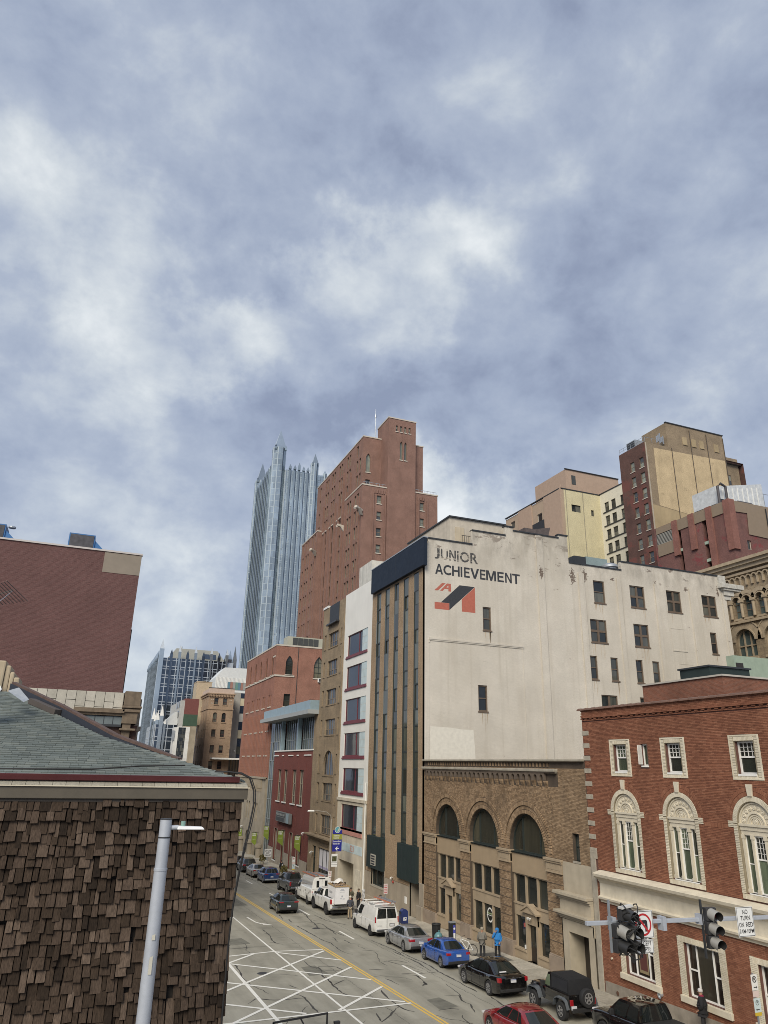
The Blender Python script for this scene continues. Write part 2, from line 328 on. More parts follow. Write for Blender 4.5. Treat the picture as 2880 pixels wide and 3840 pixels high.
def window(parent, ax, pos, h, d=.2, asp=(), zsp=(), fw=.06, ft=.07, fm=None, gm=None, sill=None, name='window', panes=True, thin=None):
    """frame (part) > panes, sill (sub-parts). asp / zsp: mullion and transom positions"""
    b0, b1, c0, c1 = h[:4]; fm = fm or WHITEP; gm = gm or GLASS; mb = MB()
    F = lambda a, b, c, e, w=0: fbox(mb, ax, pos, a, b, c, e, d-ft, d)
    arched = len(h) > 4
    if arched:
        o = hole_outline(h); inn = [((a-(b0+b1)/2)*(1-2*fw/(b1-b0))+(b0+b1)/2, c0+fw+(z-c0)*(1-2*fw/(c1-c0))) for a, z in o]
        for i in range(len(o)):
            j = (i+1) % len(o); q = [o[i], o[j], inn[j], inn[i]]
            mb.hexa([PT(ax,pos,*p,d-ft) for p in q] + [PT(ax,pos,*p,d) for p in q])
    else:
        F(b0, b0+fw, c0, c1); F(b1-fw, b1, c0, c1); F(b0+fw, b1-fw, c0, c0+fw); F(b0+fw, b1-fw, c1-fw, c1)
    tw = (thin or fw)/2
    def top_at(a):
        if not arched: return c1-fw
        ac = (b0+b1)/2; r = (b1-b0)/2; x = min(1, abs(a-ac)/r)
        return (c1-r+r*sqrt(max(0,1-x*x))-fw) if h[4] == 'arch' else (c1-1.1*(b1-b0)*x**1.2-fw)
    for a in asp: fbox(mb, ax, pos, a-tw, a+tw, c0+fw, top_at(a), d-ft*.9, d-.002)
    for z in zsp: fbox(mb, ax, pos, b0+fw, b1-fw, z-tw, z+tw, d-ft*.8, d-.004)
    w = obj(name, mb, fm, parent)
    def pane(pts):
        k = rnd.uniform(-.004, .004); k2 = rnd.uniform(-.004, .004)
        q = MB().poly([PT(ax, pos, a, z, d-.025+k*(a-b0)+k2*(z-c0)) for a, z in pts]); obj('pane', q, gm, w)
    if panes:
        if arched and not zsp:
            As = [b0+fw*.5] + list(asp) + [b1-fw*.5]
            for s0, s1 in zip(As, As[1:]):
                top = [(s1+(s0-s1)*i/6, top_at(s1+(s0-s1)*i/6)+fw*.4) for i in range(7)]
                pane([(s0, c0+fw*.5), (s1, c0+fw*.5)] + [t for t in top if t[1] > c0+fw])
        elif arched: pane([(a, z) for a, z in hole_outline((b0+fw*.4, b1-fw*.4, c0+fw*.4, c1-fw*.4, h[4]))])
        else:
            As = [b0+fw*.5] + list(asp) + [b1-fw*.5]; Zs = [c0+fw*.5] + list(zsp) + [c1-fw*.5]
            for s0, s1 in zip(As, As[1:]):
                for t0, t1 in zip(Zs, Zs[1:]): pane([(s0,t0),(s1,t0),(s1,t1),(s0,t1)])
    else:
        pane([(a, z) for a, z in hole_outline(h)])
    if sill:
        sm = MB(); fbox(sm, ax, pos, b0-sill[1], b1+sill[1], c0-sill[2], c0, -sill[3], d-.01); obj('sill', sm, sill[0], w)
    return w
def shell(mb, x0, x1, y0, y1, z0, z1, skip='', lip=.6, mi=0, rmi=1):
    """the plain sides and the sunk flat roof of a block; skip names faces built elsewhere"""
    if '-X' not in skip: mb.poly([(x0,y0,z0),(x0,y1,z0),(x0,y1,z1),(x0,y0,z1)], mi)
    if '+X' not in skip: mb.poly([(x1,y0,z0),(x1,y1,z0),(x1,y1,z1),(x1,y0,z1)], mi)
    if '-Y' not in skip: mb.poly([(x0,y0,z0),(x1,y0,z0),(x1,y0,z1),(x0,y0,z1)], mi)
    if '+Y' not in skip: mb.poly([(x0,y1,z0),(x1,y1,z0),(x1,y1,z1),(x0,y1,z1)], mi)
    t = .3; a0, a1, b0, b1 = x0+t, x1-t, y0+t, y1-t; zr = z1-lip
    for p in ([(x0,y0),(x1,y0),(a1,b0),(a0,b0)], [(x1,y0),(x1,y1),(a1,b1),(a1,b0)], [(x1,y1),(x0,y1),(a0,b1),(a1,b1)], [(x0,y1),(x0,y0),(a0,b0),(a0,b1)]):
        mb.poly([(x,y,z1) for x,y in p], mi)
    for p, q in (((a0,b0),(a1,b0)), ((a1,b0),(a1,b1)), ((a1,b1),(a0,b1)), ((a0,b1),(a0,b0))): mb.poly([(*p,zr),(*q,zr),(*q,z1),(*p,z1)], mi)
    mb.poly([(a0,b0,zr),(a1,b0,zr),(a1,b1,zr),(a0,b1,zr)], rmi); return mb
QUADS5 = ((0,1,2,3), (0,4,5,1), (1,5,6,2), (2,6,7,3), (3,7,4,0))
def pieces(name, quads, mats, parent, singles=0, key=None, stuffname=None):
    """quads: list of (4 front points, 4 back points). The first `singles` become objects, the rest one stuff part."""
    if key: quads = sorted(quads, key=key)
    for q in quads[:singles]:
        me = bpy.data.meshes.new(name); c = np.array(q, float).reshape(8, 3); o = c.mean(0)
        me.from_pydata([tuple(p) for p in c-o], [], QUADS5); me.materials.append(mats); me.update(); link(name, me, parent, Vector(o))
    rest = quads[singles:]
    if rest:
        V = np.array(rest, np.float32).reshape(-1, 8, 3); Q = (np.arange(len(V))[:, None, None]*8 + np.array(QUADS5)[None]).astype(np.int32)
        o = link(stuffname or name, npmesh(stuffname or name, V, Q, mats), parent); stuff(o); return o
def brickfield(ax, pos, a0, a1, z0, z1, holes, L=.215, H=.066, j=.011, proud=.012, zb=None, jit=.006, seed=3):
    """running-bond bricks over a facade, cut at the openings. zb(a): lowest level at a"""
    r = random.Random(seed); out = []; row = 0; z = z0
    while z + H <= z1 + 1e-6:
        zm = z + H/2; cuts = []
        for h in holes:
            if h[2] < zm < h[3]:
                b0, b1 = h[0], h[1]
                if len(h) > 4 and h[4] == 'arch':
                    rr = (b1-b0)/2; zs = h[3]-rr
                    if zm > zs: w = sqrt(max(0, rr*rr-(zm-zs)**2)); b0, b1 = (b0+b1)/2-w, (h[0]+h[1])/2+w
                cuts.append((b0, b1))
        cuts.sort(); free = []; s = a0
        for b0, b1 in cuts:
            if b0 > s: free.append((s, min(b0, a1)))
            s = max(s, b1)
        if s < a1: free.append((s, a1))
        for f0, f1 in free:
            off = ((row % 2)*.5*(L+j)); k = math.floor((f0 - a0 - off)/(L+j)); a = a0 + off + k*(L+j)
            while a < f1:
                p, q = max(a, f0), min(a+L, f1)
                if q-p > .035 and (zb is None or zm > zb((p+q)/2)):
                    d = -proud + r.uniform(-jit, jit)*.7; e = r.uniform(-.002, .002)
                    fr = [PT(ax,pos,p,z+e,d), PT(ax,pos,q,z+e,d), PT(ax,pos,q,z+H+e,d), PT(ax,pos,p,z+H+e,d)]
                    out.append((fr, [PT(ax,pos,p,z+e,.004), PT(ax,pos,q,z+e,.004), PT(ax,pos,q,z+H+e,.004), PT(ax,pos,p,z+H+e,.004)]))
                a += L+j
        z += H+j; row += 1
    return out
def ringbricks(ax, pos, ac, zs, r0, r1, n, d0, d1, t0=0.0, t1=pi, gap=.008):
    out = []
    for i in range(n):
        s = t0+(t1-t0)*i/n; e = t0+(t1-t0)*(i+1)/n; g0 = gap/r0; pts = [(r0, s+g0/2), (r1, s+g0/2*r0/r1), (r1, e-g0/2*r0/r1), (r0, e-g0/2)]
        f = [(ac+r*cos(t), zs+r*sin(t)) for r, t in pts]
        out.append(([PT(ax,pos,a,z,d0) for a, z in f], [PT(ax,pos,a,z,d1) for a, z in f]))
    return out
def boxpiece(ax, pos, a0, a1, z0, z1, d0, d1):
    f = [(a0,z0),(a1,z0),(a1,z1),(a0,z1)]; return ([PT(ax,pos,*p,d0) for p in f], [PT(ax,pos,*p,d1) for p in f])
FONTC = {}
def text_mesh(t, bold=0.0):
    k = (t, bold)
    if k in FONTC: return FONTC[k]
    cu = bpy.data.curves.new('lettering', 'FONT'); cu.body = t; cu.size = 1; cu.offset = bold; cu.extrude = 0; cu.resolution_u = 3
    o = bpy.data.objects.new('lettering', cu); COL.objects.link(o); dg = bpy.context.evaluated_depsgraph_get(); me = bpy.data.meshes.new_from_object(o.evaluated_get(dg))
    v = np.array([x.co[:2] for x in me.vertices]); fs = [tuple(p.vertices) for p in me.polygons]; bpy.data.objects.remove(o); bpy.data.meshes.remove(me)
    FONTC[k] = (v, fs); return FONTC[k]
STROKES = dict(A=[(0,0),(.38,1),(.62,1),(1,0),(.77,0),(.69,.23),(.31,.23),(.37,.41),(.63,.41),(.5,.78),(.25,0)], H=[(0,0),(0,1),(.24,1),(.24,.61),(.76,.61),(.76,1),(1,1),(1,0),(.76,0),(.76,.42),(.24,.42),(.24,0)], I=[(0,0),(0,1),(1,1),(1,0)],
    E=[(0,0),(0,1),(1,1),(1,.82),(.28,.82),(.28,.61),(.92,.61),(.92,.43),(.28,.43),(.28,.18),(1,.18),(1,0)], V=[(0,1),(.25,1),(.5,.28),(.75,1),(1,1),(.62,0),(.38,0)], M=[(0,0),(0,1),(.28,1),(.5,.32),(.72,1),(1,1),(1,0),(.81,0),(.81,.72),(.59,0),(.41,0),(.19,.72),(.19,0)],
    N=[(0,0),(0,1),(.25,1),(.77,.3),(.77,1),(1,1),(1,0),(.75,0),(.23,.7),(.23,0)], T=[(.38,0),(.38,.82),(0,.82),(0,1),(1,1),(1,.82),(.62,.82),(.62,0)])
def lettering(t, ax, pos, a0, a1, z0, z1, d, mat, parent, name='lettering', bold=0.0, flip=False, thick=.0):
    """flat print: a word fitted to the rectangle a0..a1, z0..z1 of a plane"""
    if t in STROKES:
        v, fs = np.array(STROKES[t], float), [tuple(range(len(STROKES[t])))]
    else: v, fs = text_mesh(t, bold)
    mn, mx = v.min(0), v.max(0); u = (v-mn)/np.maximum(mx-mn, 1e-6)
    a = a0+(a1-a0)*u[:, 0]; z = z0+(z1-z0)*u[:, 1]
    mb = MB(); mb.v = [PT(ax, pos, float(p), float(q), d) for p, q in zip(a, z)]; mb.f = fs; mb.m = [0]*len(fs)
    me = bpy.data.meshes.new(name); me.from_pydata(mb.v, [], mb.f); me.materials.append(mat); me.update(); return link(name, me, parent)
# ------------------------------------------------------------------ ground, road, pavements
def sheet(name, x0, x1, ys, dz, mat, parent=None):
    mb = MB()
    for a, b in zip(ys, ys[1:]): mb.poly([(x0,a,g(a)+dz),(x1,a,g(a)+dz),(x1,b,g(b)+dz),(x0,b,g(b)+dz)])
    return obj(name, mb, mat, parent)
def asphalt_mat():
    m, nt, b = newmat('asphalt'); ge = nd(nt, 'ShaderNodeNewGeometry'); P = ge.outputs['Position']
    big = noise(nt, scalev(nt, P, (.9, .10, 1)), 1.0, 6, .6); med = noise(nt, P, .55, 6, .6); fine = noise(nt, P, 9, 5, .7); grit = noise(nt, P, 70, 2, .5)
    c = mixc(nt, maprange(nt, big, .35, .68), (.262, .250, .203), (.375, .358, .295))
    c = mixc(nt, maprange(nt, med, .52, .72, 0, .45), c, (.195, .186, .148)); c = mixc(nt, maprange(nt, fine, .4, .75, 0, .3), c, (.35, .33, .28))
    c = mixc(nt, maprange(nt, grit, .55, .75, 0, .3), c, (.10, .10, .09))
    sp = nd(nt, 'ShaderNodeSeparateXYZ'); nt.links.new(P, sp.inputs[0])
    # oil drips down the middle of the lanes
    for xc in (16.1, 19.6, 12.6):
        d = mathn(nt, 'ABSOLUTE', mathn(nt, 'SUBTRACT', sp.outputs[0], xc)); f = mathn(nt, 'MULTIPLY', maprange(nt, d, .9, .15, 0, .42, True), maprange(nt, med, .3, .6)); c = mixc(nt, f, c, (.125, .122, .098))
    setc(nt, b, 'Base Color', c); b.inputs['Roughness'].default_value = .88; b.inputs['Specular IOR Level'].default_value = .3
    bump(nt, b, mathn(nt, 'ADD', grit, fine), .35, .01); return m
ASPHALT = asphalt_mat()
CONC = plain('pavement_concrete', (.38, .35, .285), .9, var=.22, vs=.9, spec=.25, bumpy=.2)
KERB = plain('kerb_stone', (.34, .32, .28), .85, var=.25, vs=1.2)
YS = list(range(-40, 200, 10)) + [190, 300, 520, 900]
YS = sorted(set(YS))
structure(sheet('ground', -500, 700, YS, -.02, plain('earth', (.16, .15, .13), .95)))
YR = [y for y in YS if -30 <= y <= 190] + [230]
road = structure(sheet('road', 7.5, 25.7, YR, 0.0, ASPHALT))
# cross road under the viewer, at the junction with the signals
structure(sheet('cross_road', 25.7, 90, [-2, 12], 0.0, ASPHALT))
lw = structure(sheet('left_pavement', 3.76, 7.35, YR[5:], .15, CONC))
kb = MB()
for a, b in zip(YR[5:], YR[6:]):
    kb.hexa([(7.35,a,g(a)-.02),(7.5,a,g(a)-.02),(7.5,b,g(b)-.02),(7.35,b,g(b)-.02),(7.35,a,g(a)+.16),(7.5,a,g(a)+.16),(7.5,b,g(b)+.16),(7.35,b,g(b)+.16)])
obj('kerb', kb, KERB, lw)
# right pavement: separate concrete slabs and kerb stones
rp = structure(sheet('right_pavement', 25.86, 29.4, YR[4:], .05, plain('joint_dirt', (.12, .11, .095), .95)))
SLABM = unitmat('pavement_slab', [(.35,.32,.26),(.41,.38,.31),(.45,.415,.34),(.49,.45,.37)], .9, (6, .2))
sme = MB().hexa([(0,0,0),(1.55,0,0),(1.55,1.6,-.048),(0,1.6,-.048),(0,0,.1),(1.55,0,.1),(1.55,1.6,.052),(0,1.6,.052)]).mesh('slab', SLABM)
kme = MB().hexa([(0,0,0),(.15,0,0),(.15,1.98,-.06),(0,1.98,-.06),(.02,0,.17),(.15,0,.17),(.15,1.98,.11),(.02,1.98,.11)]).mesh('kerb_stone', KERB)
for i in range(88):
    y = 15 + i*1.62
    for k in range(2):
        link('slab', sme, rp, (25.88 + k*1.57, y, g(y)+.055 + rnd.uniform(-.004, .004)))
for i in range(70):
    y = 15 + i*2.0; link('kerb_stone', kme, rp, (25.7, y, g(y)-.01))
# painted markings and sealed cracks
def linemat(name, col, worn):
    m, nt, b = newmat(name); ge = nd(nt, 'ShaderNodeNewGeometry'); n = noise(nt, ge.outputs['Position'], 7, 6, .7); n2 = noise(nt, ge.outputs['Position'], 1.1, 4, .6)
    c = mixc(nt, mathn(nt, 'MULTIPLY', maprange(nt, n, .5, .68), maprange(nt, n2, .4, .7, worn*.3, worn)), col, (.19, .18, .155)); setc(nt, b, 'Base Color', c); b.inputs['Roughness'].default_value = .75; return m
LINEW = linemat('road_paint_white', (.76, .75, .69), .3); LINEY = linemat('road_paint_yellow', (.66, .44, .10), .4)
def strip(name, p, q, w, mat, dz=.004):
    p, q = Vector(p), Vector(q); d = (q-p).normalized(); n = Vector((-d.y, d.x))*(w/2); L = (q-p).length; k = max(1, int(L/6)); mb = MB()
    for i in range(k):
        a, b = p+(q-p)*(i/k), p+(q-p)*((i+1)/k); mb.poly([(v.x, v.y, g(v.y)+dz) for v in (a-n, a+n, b+n, b-n)])
    return obj(name, mb, mat, road)
strip('yellow_line', (18.62, 15), (17.2, 118), .13, LINEY); strip('yellow_line', (18.40, 15), (16.98, 118), .13, LINEY)
for y in (25.0, 44.9, 57.4, 69.0, 80.7, 92.4, 104): strip('lane_dash', (21.12-(y-45)*.0035, y), (21.12-(y-45)*.0035, y+3.5), .16, LINEW)
strip('edge_line', (14.45, 15), (14.35, 100), .13, LINEW)
HATCH = [((8.3,54.2),(14.43,55.15)), ((14.43,55.15),(17.75,54.66)), ((8.9,50.7),(12.87,54.81)), ((10.72,52.6),(10.74,38)), ((14.49,54.69),(17.9,51.05)), ((10.8,52.37),(17.9,45.6)), ((8.6,48.7),(17.9,40.6)),
         ((7.9,44.1),(12.37,40.3)), ((9.0,45.5),(17.7,54.2)), ((7.9,39.2),(17.85,49.0)), ((14.1,40.3),(17.9,43.9)), ((7.6,39.9),(18.1,40.25))]
for i, (p, q) in enumerate(HATCH): strip('box_junction_line', p, q, .20, LINEW, .0045 + .0012*i)
am = MB()
for pts in ([(15.75,67.1),(16.02,66.2),(16.5,65.7),(15.95,65.9),(15.62,66.9)], [(15.45,69.6),(15.62,69.6),(15.75,67.1),(15.62,66.9)], [(16.1,66.35),(16.75,65.2),(16.0,65.55)]):
    am.poly([(x, y, g(y)+.005) for x, y in pts])
obj('turn_arrow', am, LINEW, road)
TAR = plain('crack_sealer', (.058, .055, .048), .75, var=.5, vs=3)
CRACKS = [[(20.8,71.2),(20.7,69.0),(20.2,65.3),(20.7,64.2),(20.6,61.8),(20.8,58.9)],
[(18.5,64.3),(18.6,61.8),(18.7,59.9),(18.7,58.0),(19.0,56.6),(18.8,54.6),(18.9,53.2),(19.2,52.5)],
[(19.6,65.9),(20.3,65.3),(19.9,62.6),(20.6,61.8),(20.4,59.5)],
[(15.5,63.5),(15.5,61.5),(15.2,59.2),(15.2,57.9),(15.6,57.3)],
[(15.2,61.9),(15.5,61.5)],
[(15.2,57.9),(14.8,58.3)],
[(22.1,56.9),(22.3,54.8),(22.5,52.9),(22.3,50.8),(22.4,49.1),(22.2,46.5)],
[(15.5,51.6),(15.5,49.9),(15.9,49.4),(15.5,47.5),(15.4,45.6),(15.3,43.8),(15.5,42.6)],
[(15.5,49.2),(16.0,49.8),(16.4,49.7),(17.0,49.4),(17.1,48.6),(16.5,48.4),(15.8,48.7)],
[(12.8,44.4),(13.1,43.2),(13.0,41.4),(13.0,40.2)],
[(17.6,43.3),(17.4,42.0),(17.3,40.6),(17.3,39.4),(17.6,38.8)],
[(15.7,39.2),(15.5,38.4),(15.4,37.8),(16.1,38.4),(17.2,39.9)],
[(18.8,45.6),(18.9,45.0),(19.0,44.0)],
[(20.1,46.2),(20.8,45.8),(20.8,44.6)],
[(11.1,52.2),(11.0,50.0),(10.9,49.0)],
[(20.7,44.2),(20.6,43.7),(20.1,43.3)],
[(18.7,48.1),(19.6,47.8)],
[(11.7,56.9),(13.1,57.0),(14.3,56.9)],
[(10.0,43.0),(10.6,43.8),(11.5,43.2),(13.2,43.1)],
[(19.8,58.7),(19.6,56.7)],
[(20.3,57.5),(20.3,56.0),(20.8,55.5)],
[(20.2,53.4),(20.8,53.3),(21.2,52.8)],
[(22.2,52.5),(22.3,51.2),(22.2,51.9)],
[(18.5,70.0),(18.2,67.6)],
[(18.7,67.5),(18.6,65.9)],
[(21.4,68.8),(21.6,65.9),(22.1,64.4),(22.5,63.3)],
[(20.4,49.8),(21.2,49.9),(21.7,49.0)],
[(15.6,47.4),(15.4,45.2),(16.1,45.8),(16.4,46.1)],
[(13.0,46.1),(13.3,45.1)],
[(22.6,52.2),(22.6,50.1),(22.8,48.4),(22.6,46.2),(22.6,43.5),(22.5,41.1)],
[(20.4,41.0),(21.2,40.8),(20.9,39.8),(21.0,39.0),(20.5,37.6)],
[(22.8,40.1),(22.6,38.9),(22.5,37.9)],
[(20.2,46.4),(21.2,46.0),(22.4,46.0)],
[(20.9,45.8),(20.7,44.2),(20.5,43.5),(20.2,43.3)],
[(18.9,38.6),(19.7,38.7),(19.9,38.4)]]
def crack_mesh(paths, w0):
    mb = MB()
    for pth in paths:
        P = [Vector(p) for p in pth]; Q = [P[0]]
        for a, b in zip(P, P[1:]):
            n = max(2, int((b-a).length/.35))
            for i in range(1, n+1): Q.append(a+(b-a)*(i/n) + Vector((rnd.uniform(-.05,.05), rnd.uniform(-.07,.07))))
        prev = None
        for i, p in enumerate(Q):
            d = (Q[min(i+1, len(Q)-1)]-Q[max(i-1, 0)]).normalized(); n = Vector((-d.y, d.x))*w0*rnd.uniform(.35, 1.25)*(.4 if i in (0, len(Q)-1) else 1)
            cur = (p-n, p+n)
            if prev: mb.poly([(v.x, v.y, g(v.y)+.0025) for v in (prev[0], prev[1], cur[1], cur[0])])
            prev = cur
    return mb
extra = []
for i in range(70):
    x = rnd.choice((rnd.uniform(9, 14), rnd.uniform(18.6, 22.4), rnd.uniform(18.6, 22.4))); y = rnd.uniform(24, 118); a = rnd.choice((0, .2, 1.4, 1.6, 1.8)); pth = [(x, y)]
    for k in range(rnd.randint(2, 5)):
        a += rnd.uniform(-.6, .6); x += cos(a)*rnd.uniform(.3, .8); y += sin(a)*rnd.uniform(.5, 1.4); pth.append((x, y))
    extra.append(pth)
stuff(obj('crack_sealer', crack_mesh(CRACKS, .055), TAR, road)); stuff(obj('fine_crack', crack_mesh(extra, .026), TAR, road))
stuff(obj('lane_seam', crack_mesh([[(22.05, 24), (21.9, 60), (21.75, 110)], [(16.6, 24), (16.5, 100)], [(8, 57.0), (17.8, 57.3)], [(7.6, 63.5), (17.9, 63.9)]], .014), TAR, road))
def patch(x0, x1, y0, y1, mat): 
    return obj('asphalt_patch', MB().poly([(x, y, g(y)+.0015) for x, y in ((x0,y0),(x1,y0+.3),(x1-.2,y1),(x0+.15,y1-.2))]), mat, road)
PATCH = plain('asphalt_patch', (.165, .16, .13), .9, var=.3, vs=2)
patch(14.7, 16.0, 47.6, 50.2, PATCH); patch(22.3, 24.6, 66.5, 68.4, PATCH); patch(11.2, 13.4, 58, 60.5, PATCH)
patch(8.2, 10.2, 62, 66.5, PATCH); patch(19.0, 20.2, 38.6, 40.8, PATCH); patch(15.2, 17.0, 76, 82, PATCH)
mh = MB(); mh.lathe((12.2, 49.2, g(49.2)), (0, 0, 1), [(0.0, .33), (.008, .33), (.009, .25)], 20); obj('manhole_cover', mh, DARKM, road)
mh = MB(); mh.lathe((19.7, 62.6, g(62.6)), (0, 0, 1), [(0.0, .33), (.008, .33), (.009, .25)], 20); obj('manhole_cover', mh, DARKM, road)
gr = MB().poly([(x, y, g(y)+.164) for x, y in ((26.6,46.6),(28.3,46.6),(28.3,49.2),(26.6,49.2))]); obj('cellar_hatch', gr, plain('hatch_steel', (.13,.125,.11), .7), rp)
# ------------------------------------------------------------------ materials of the right-hand buildings
FX = 29.0
ARCB = unitmat('ochre_brick', [(.19,.130,.080),(.255,.175,.107),(.30,.21,.130),(.345,.245,.156)], .88, (24, .12), bmp=.3, soot=.4)
ARCM = plain('ochre_mortar', (.085,.064,.046), .95, var=.3, vs=1.2)
TANP = plain('tan_paint', (.335,.255,.165), .7, var=.10, vs=.8, streak=.18)
TANTRIM = plain('tan_trim', (.34,.268,.182), .7, var=.12, vs=1.2, streak=.2)
STONEC = plain('sandstone_coping', (.34,.31,.25), .85, var=.25, vs=1.4, streak=.3)
GREENDK = plain('dark_green_frame', (.028,.036,.033), .5)
BROWNF = plain('brown_frame', (.21,.165,.12), .6)
BROWNW = plain('brown_window_frame', (.135,.098,.07), .65, var=.2, vs=3)
DOORDK = plain('dark_door', (.028,.022,.018), .4)
SGLASS = glass('shop_glass', (.022,.024,.021), .05, (.06,.06,.045), .45)
CURT = glass('curtained_glass', (.018,.018,.015), .08, (.10,.095,.065), .8)

# ------------------------------------------------------------------ two-storey arcade building
def arcade():
    B = thing('arcade_building', 'two storey ochre brick building with three big arched windows above the pavement', 'building', (29, 51, 0))
    y0, y1, zt = 38.62, 62.0, 12.72
    cs = (57.43, 51.47, 45.53); R = 2.2; zs = 7.0
    bays = [(c-R, c+R) for c in cs]
    arches = [(c-R, c+R, 6.66, zs+R, 'arch') for c in cs]; lows = [(c-R, c+R, -.9, 6.66) for c in cs]
    small = (39.66, 40.32, 6.86, 8.39); annex = (38.62, 41.55, -1, 6.72)
    holes = arches + lows + [small, annex]
    mb = MB(); wall(mb, 'X', FX, y0, y1, -1.0, zt-.12, arches + lows + [small, annex], .45); shell(mb, FX, 47.2, y0, 61.9, -1, zt-.12, '-X', .7)
    obj('wall', mb, [ARCM, ROOFM], B)
    # separate bricks of the street front
    zb = lambda a: g(a)+.15+.95
    skip = holes + [(41.5, 61.9, 11.05, 12.1)] + [(a-.05, b+.05, 6.0, 6.8) for a, b in ((59.63,61.9),(53.67,55.23),(47.73,49.27),(41.55,43.33))]
    rings = [(c-3.0, c+3.0, zs, zs+3.0, 'arch') for c in cs]
    pieces('brick', brickfield('X', FX, y0+.02, y1, -.6, zt-.5, skip + rings, zb=zb, seed=5), ARCB, B)
    q = []
    for c in cs:
        q += ringbricks('X', FX, c, zs, R+.02, R+.24, 46, -.07, .02, gap=.03) + ringbricks('X', FX, c, zs, R+.28, R+.50, 52, -.012, .02, gap=.03) + ringbricks('X', FX, c, zs, R+.54, R+.78, 58, -.09, .02, gap=.03)
    pieces('arch_brick', q, ARCB, B)
    # dark strips across the piers stand in for the shade of recessed courses
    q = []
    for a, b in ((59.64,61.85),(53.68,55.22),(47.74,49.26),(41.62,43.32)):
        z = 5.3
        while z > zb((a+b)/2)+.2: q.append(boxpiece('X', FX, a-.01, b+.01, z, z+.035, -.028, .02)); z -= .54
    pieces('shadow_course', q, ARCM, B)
    # raised header pattern between the arches
    q = []
    for i in range(60):
        for k in range(14):
            a = 42.2 + i*.33 + (k % 2)*.165; z = 8.0 + k*.235
            if a < 61.5 and z < 11.0 and all((a-c)**2+(z-zs)**2 > 3.1**2 for c in cs) and rnd.random() < .8: q.append(boxpiece('X', FX, a, a+.05, z, z+.15, -.032, .0))
    pieces('header_brick', q, ARCB, B)
    # corbel table: little arches on stepped corbels
    n = 26; w = (61.3-42.8)/n; cm = MB(); q = []
    fbox(cm, 'X', FX, 41.6, 61.9, 11.86, 11.95, -.22, 0)
    for i in range(n+1):
        a = 42.8 + i*w
        for k in range(5): q.append(boxpiece('X', FX, a-.16, a+.16, 11.02+.075*k, 11.085+.075*k, -.05-.032*k, .0))
    for i in range(n):
        a = 42.8+(i+.5)*w
        pts = [(a-w/2, 11.86), (a-w/2, 11.4)] + [(a - (w/2-.16)*cos(pi*t/8), 11.58+.2*sin(pi*t/8)) for t in range(9)] + [(a+w/2, 11.4), (a+w/2, 11.86)]
        for k in range(len(pts)-1):
            pass
        arcp = pts[2:11]
        # two spandrel halves
        for half in (arcp[:5], arcp[4:]):
            for p, r in zip(half, half[1:]): cm.hexa([PT('X',FX,p[0],p[1],-.2),PT('X',FX,r[0],r[1],-.2),PT('X',FX,r[0],11.86,-.2),PT('X',FX,p[0],11.86,-.2),PT('X',FX,p[0],p[1],-.02),PT('X',FX,r[0],r[1],-.02),PT('X',FX,r[0],11.86,-.02),PT('X',FX,p[0],11.86,-.02)])
        fbox(cm, 'X', FX, a-w/2, a-w/2+.16, 11.4, 11.86, -.2, -.02); fbox(cm, 'X', FX, a+w/2-.16, a+w/2-.001, 11.4, 11.86, -.2, -.02)
    obj('corbel_table', cm, plain('soot_brick', (.13,.10,.075), .9, var=.3, vs=2, streak=.4), B); pieces('corbel', q, ARCB, B)
    for z0, z1, d, m in ((11.95, 12.14, -.30, STONEC), (zt-.12, zt+.03, -.26, STONEC)):
        c = MB(); fbox(c, 'X', FX, y0 if z1 > 12.5 else 41.5, y1, z0, z1, d, .4)
        if z1 < 12.5: fbox(c, 'X', FX, 41.55, y1, z0-.09, z0, d+.12, .1)
        obj('coping', c, m, B, bevel=.05)
    q = [boxpiece('X', FX, 42.5+i*.42, 42.68+i*.42, 12.26, 12.52, -.04, 0) for i in range(45)]; pieces('dentil_brick', q, ARCB, B)
    # windows of the three bays
    for bi, (c, (a, b)) in enumerate(zip(cs, bays)):
        window(B, 'X', FX, (a, b, 6.68, zs+R, 'arch'), .40, (c-.55*R, c+.42*R) if bi != 1 else (c-.5*R, c+.48*R), fw=.10, ft=.12, fm=GREENDK, gm=CURT, name='arched_window')
        p = MB(); fbox(p, 'X', FX, a, b, 5.34, 6.62, .12, .4); obj('spandrel_panel', p, TANP, B)
        s = MB(); fbox(s, 'X', FX, a, b, 6.60, 6.70, .05, .4); obj('arch_sill', s, GREENDK, B)
        # painted timber shopfront
        fr = MB(); w3 = (b-a)/3; base = g(c)+.15
        for k in range(4): x = a+.08+(b-a-.16)*k/3; fbox(fr, 'X', FX, x-.08, x+.08, .8, 5.34, .22, .42)
        fbox(fr, 'X', FX, a, b, 2.76, 3.44, .2, .42); fbox(fr, 'X', FX, a, b, 3.44, 3.54, .14, .42); fbox(fr, 'X', FX, a, b, 5.26, 5.34, .2, .42)
        obj('shopfront_frame', fr, TANTRIM, B)
        us = [a+.16, a+(b-a)/3-.02, a+(b-a)/3+.14, a+2*(b-a)/3-.08, a+2*(b-a)/3+.08, b-.16]
        door = 1 if bi != 1 else None
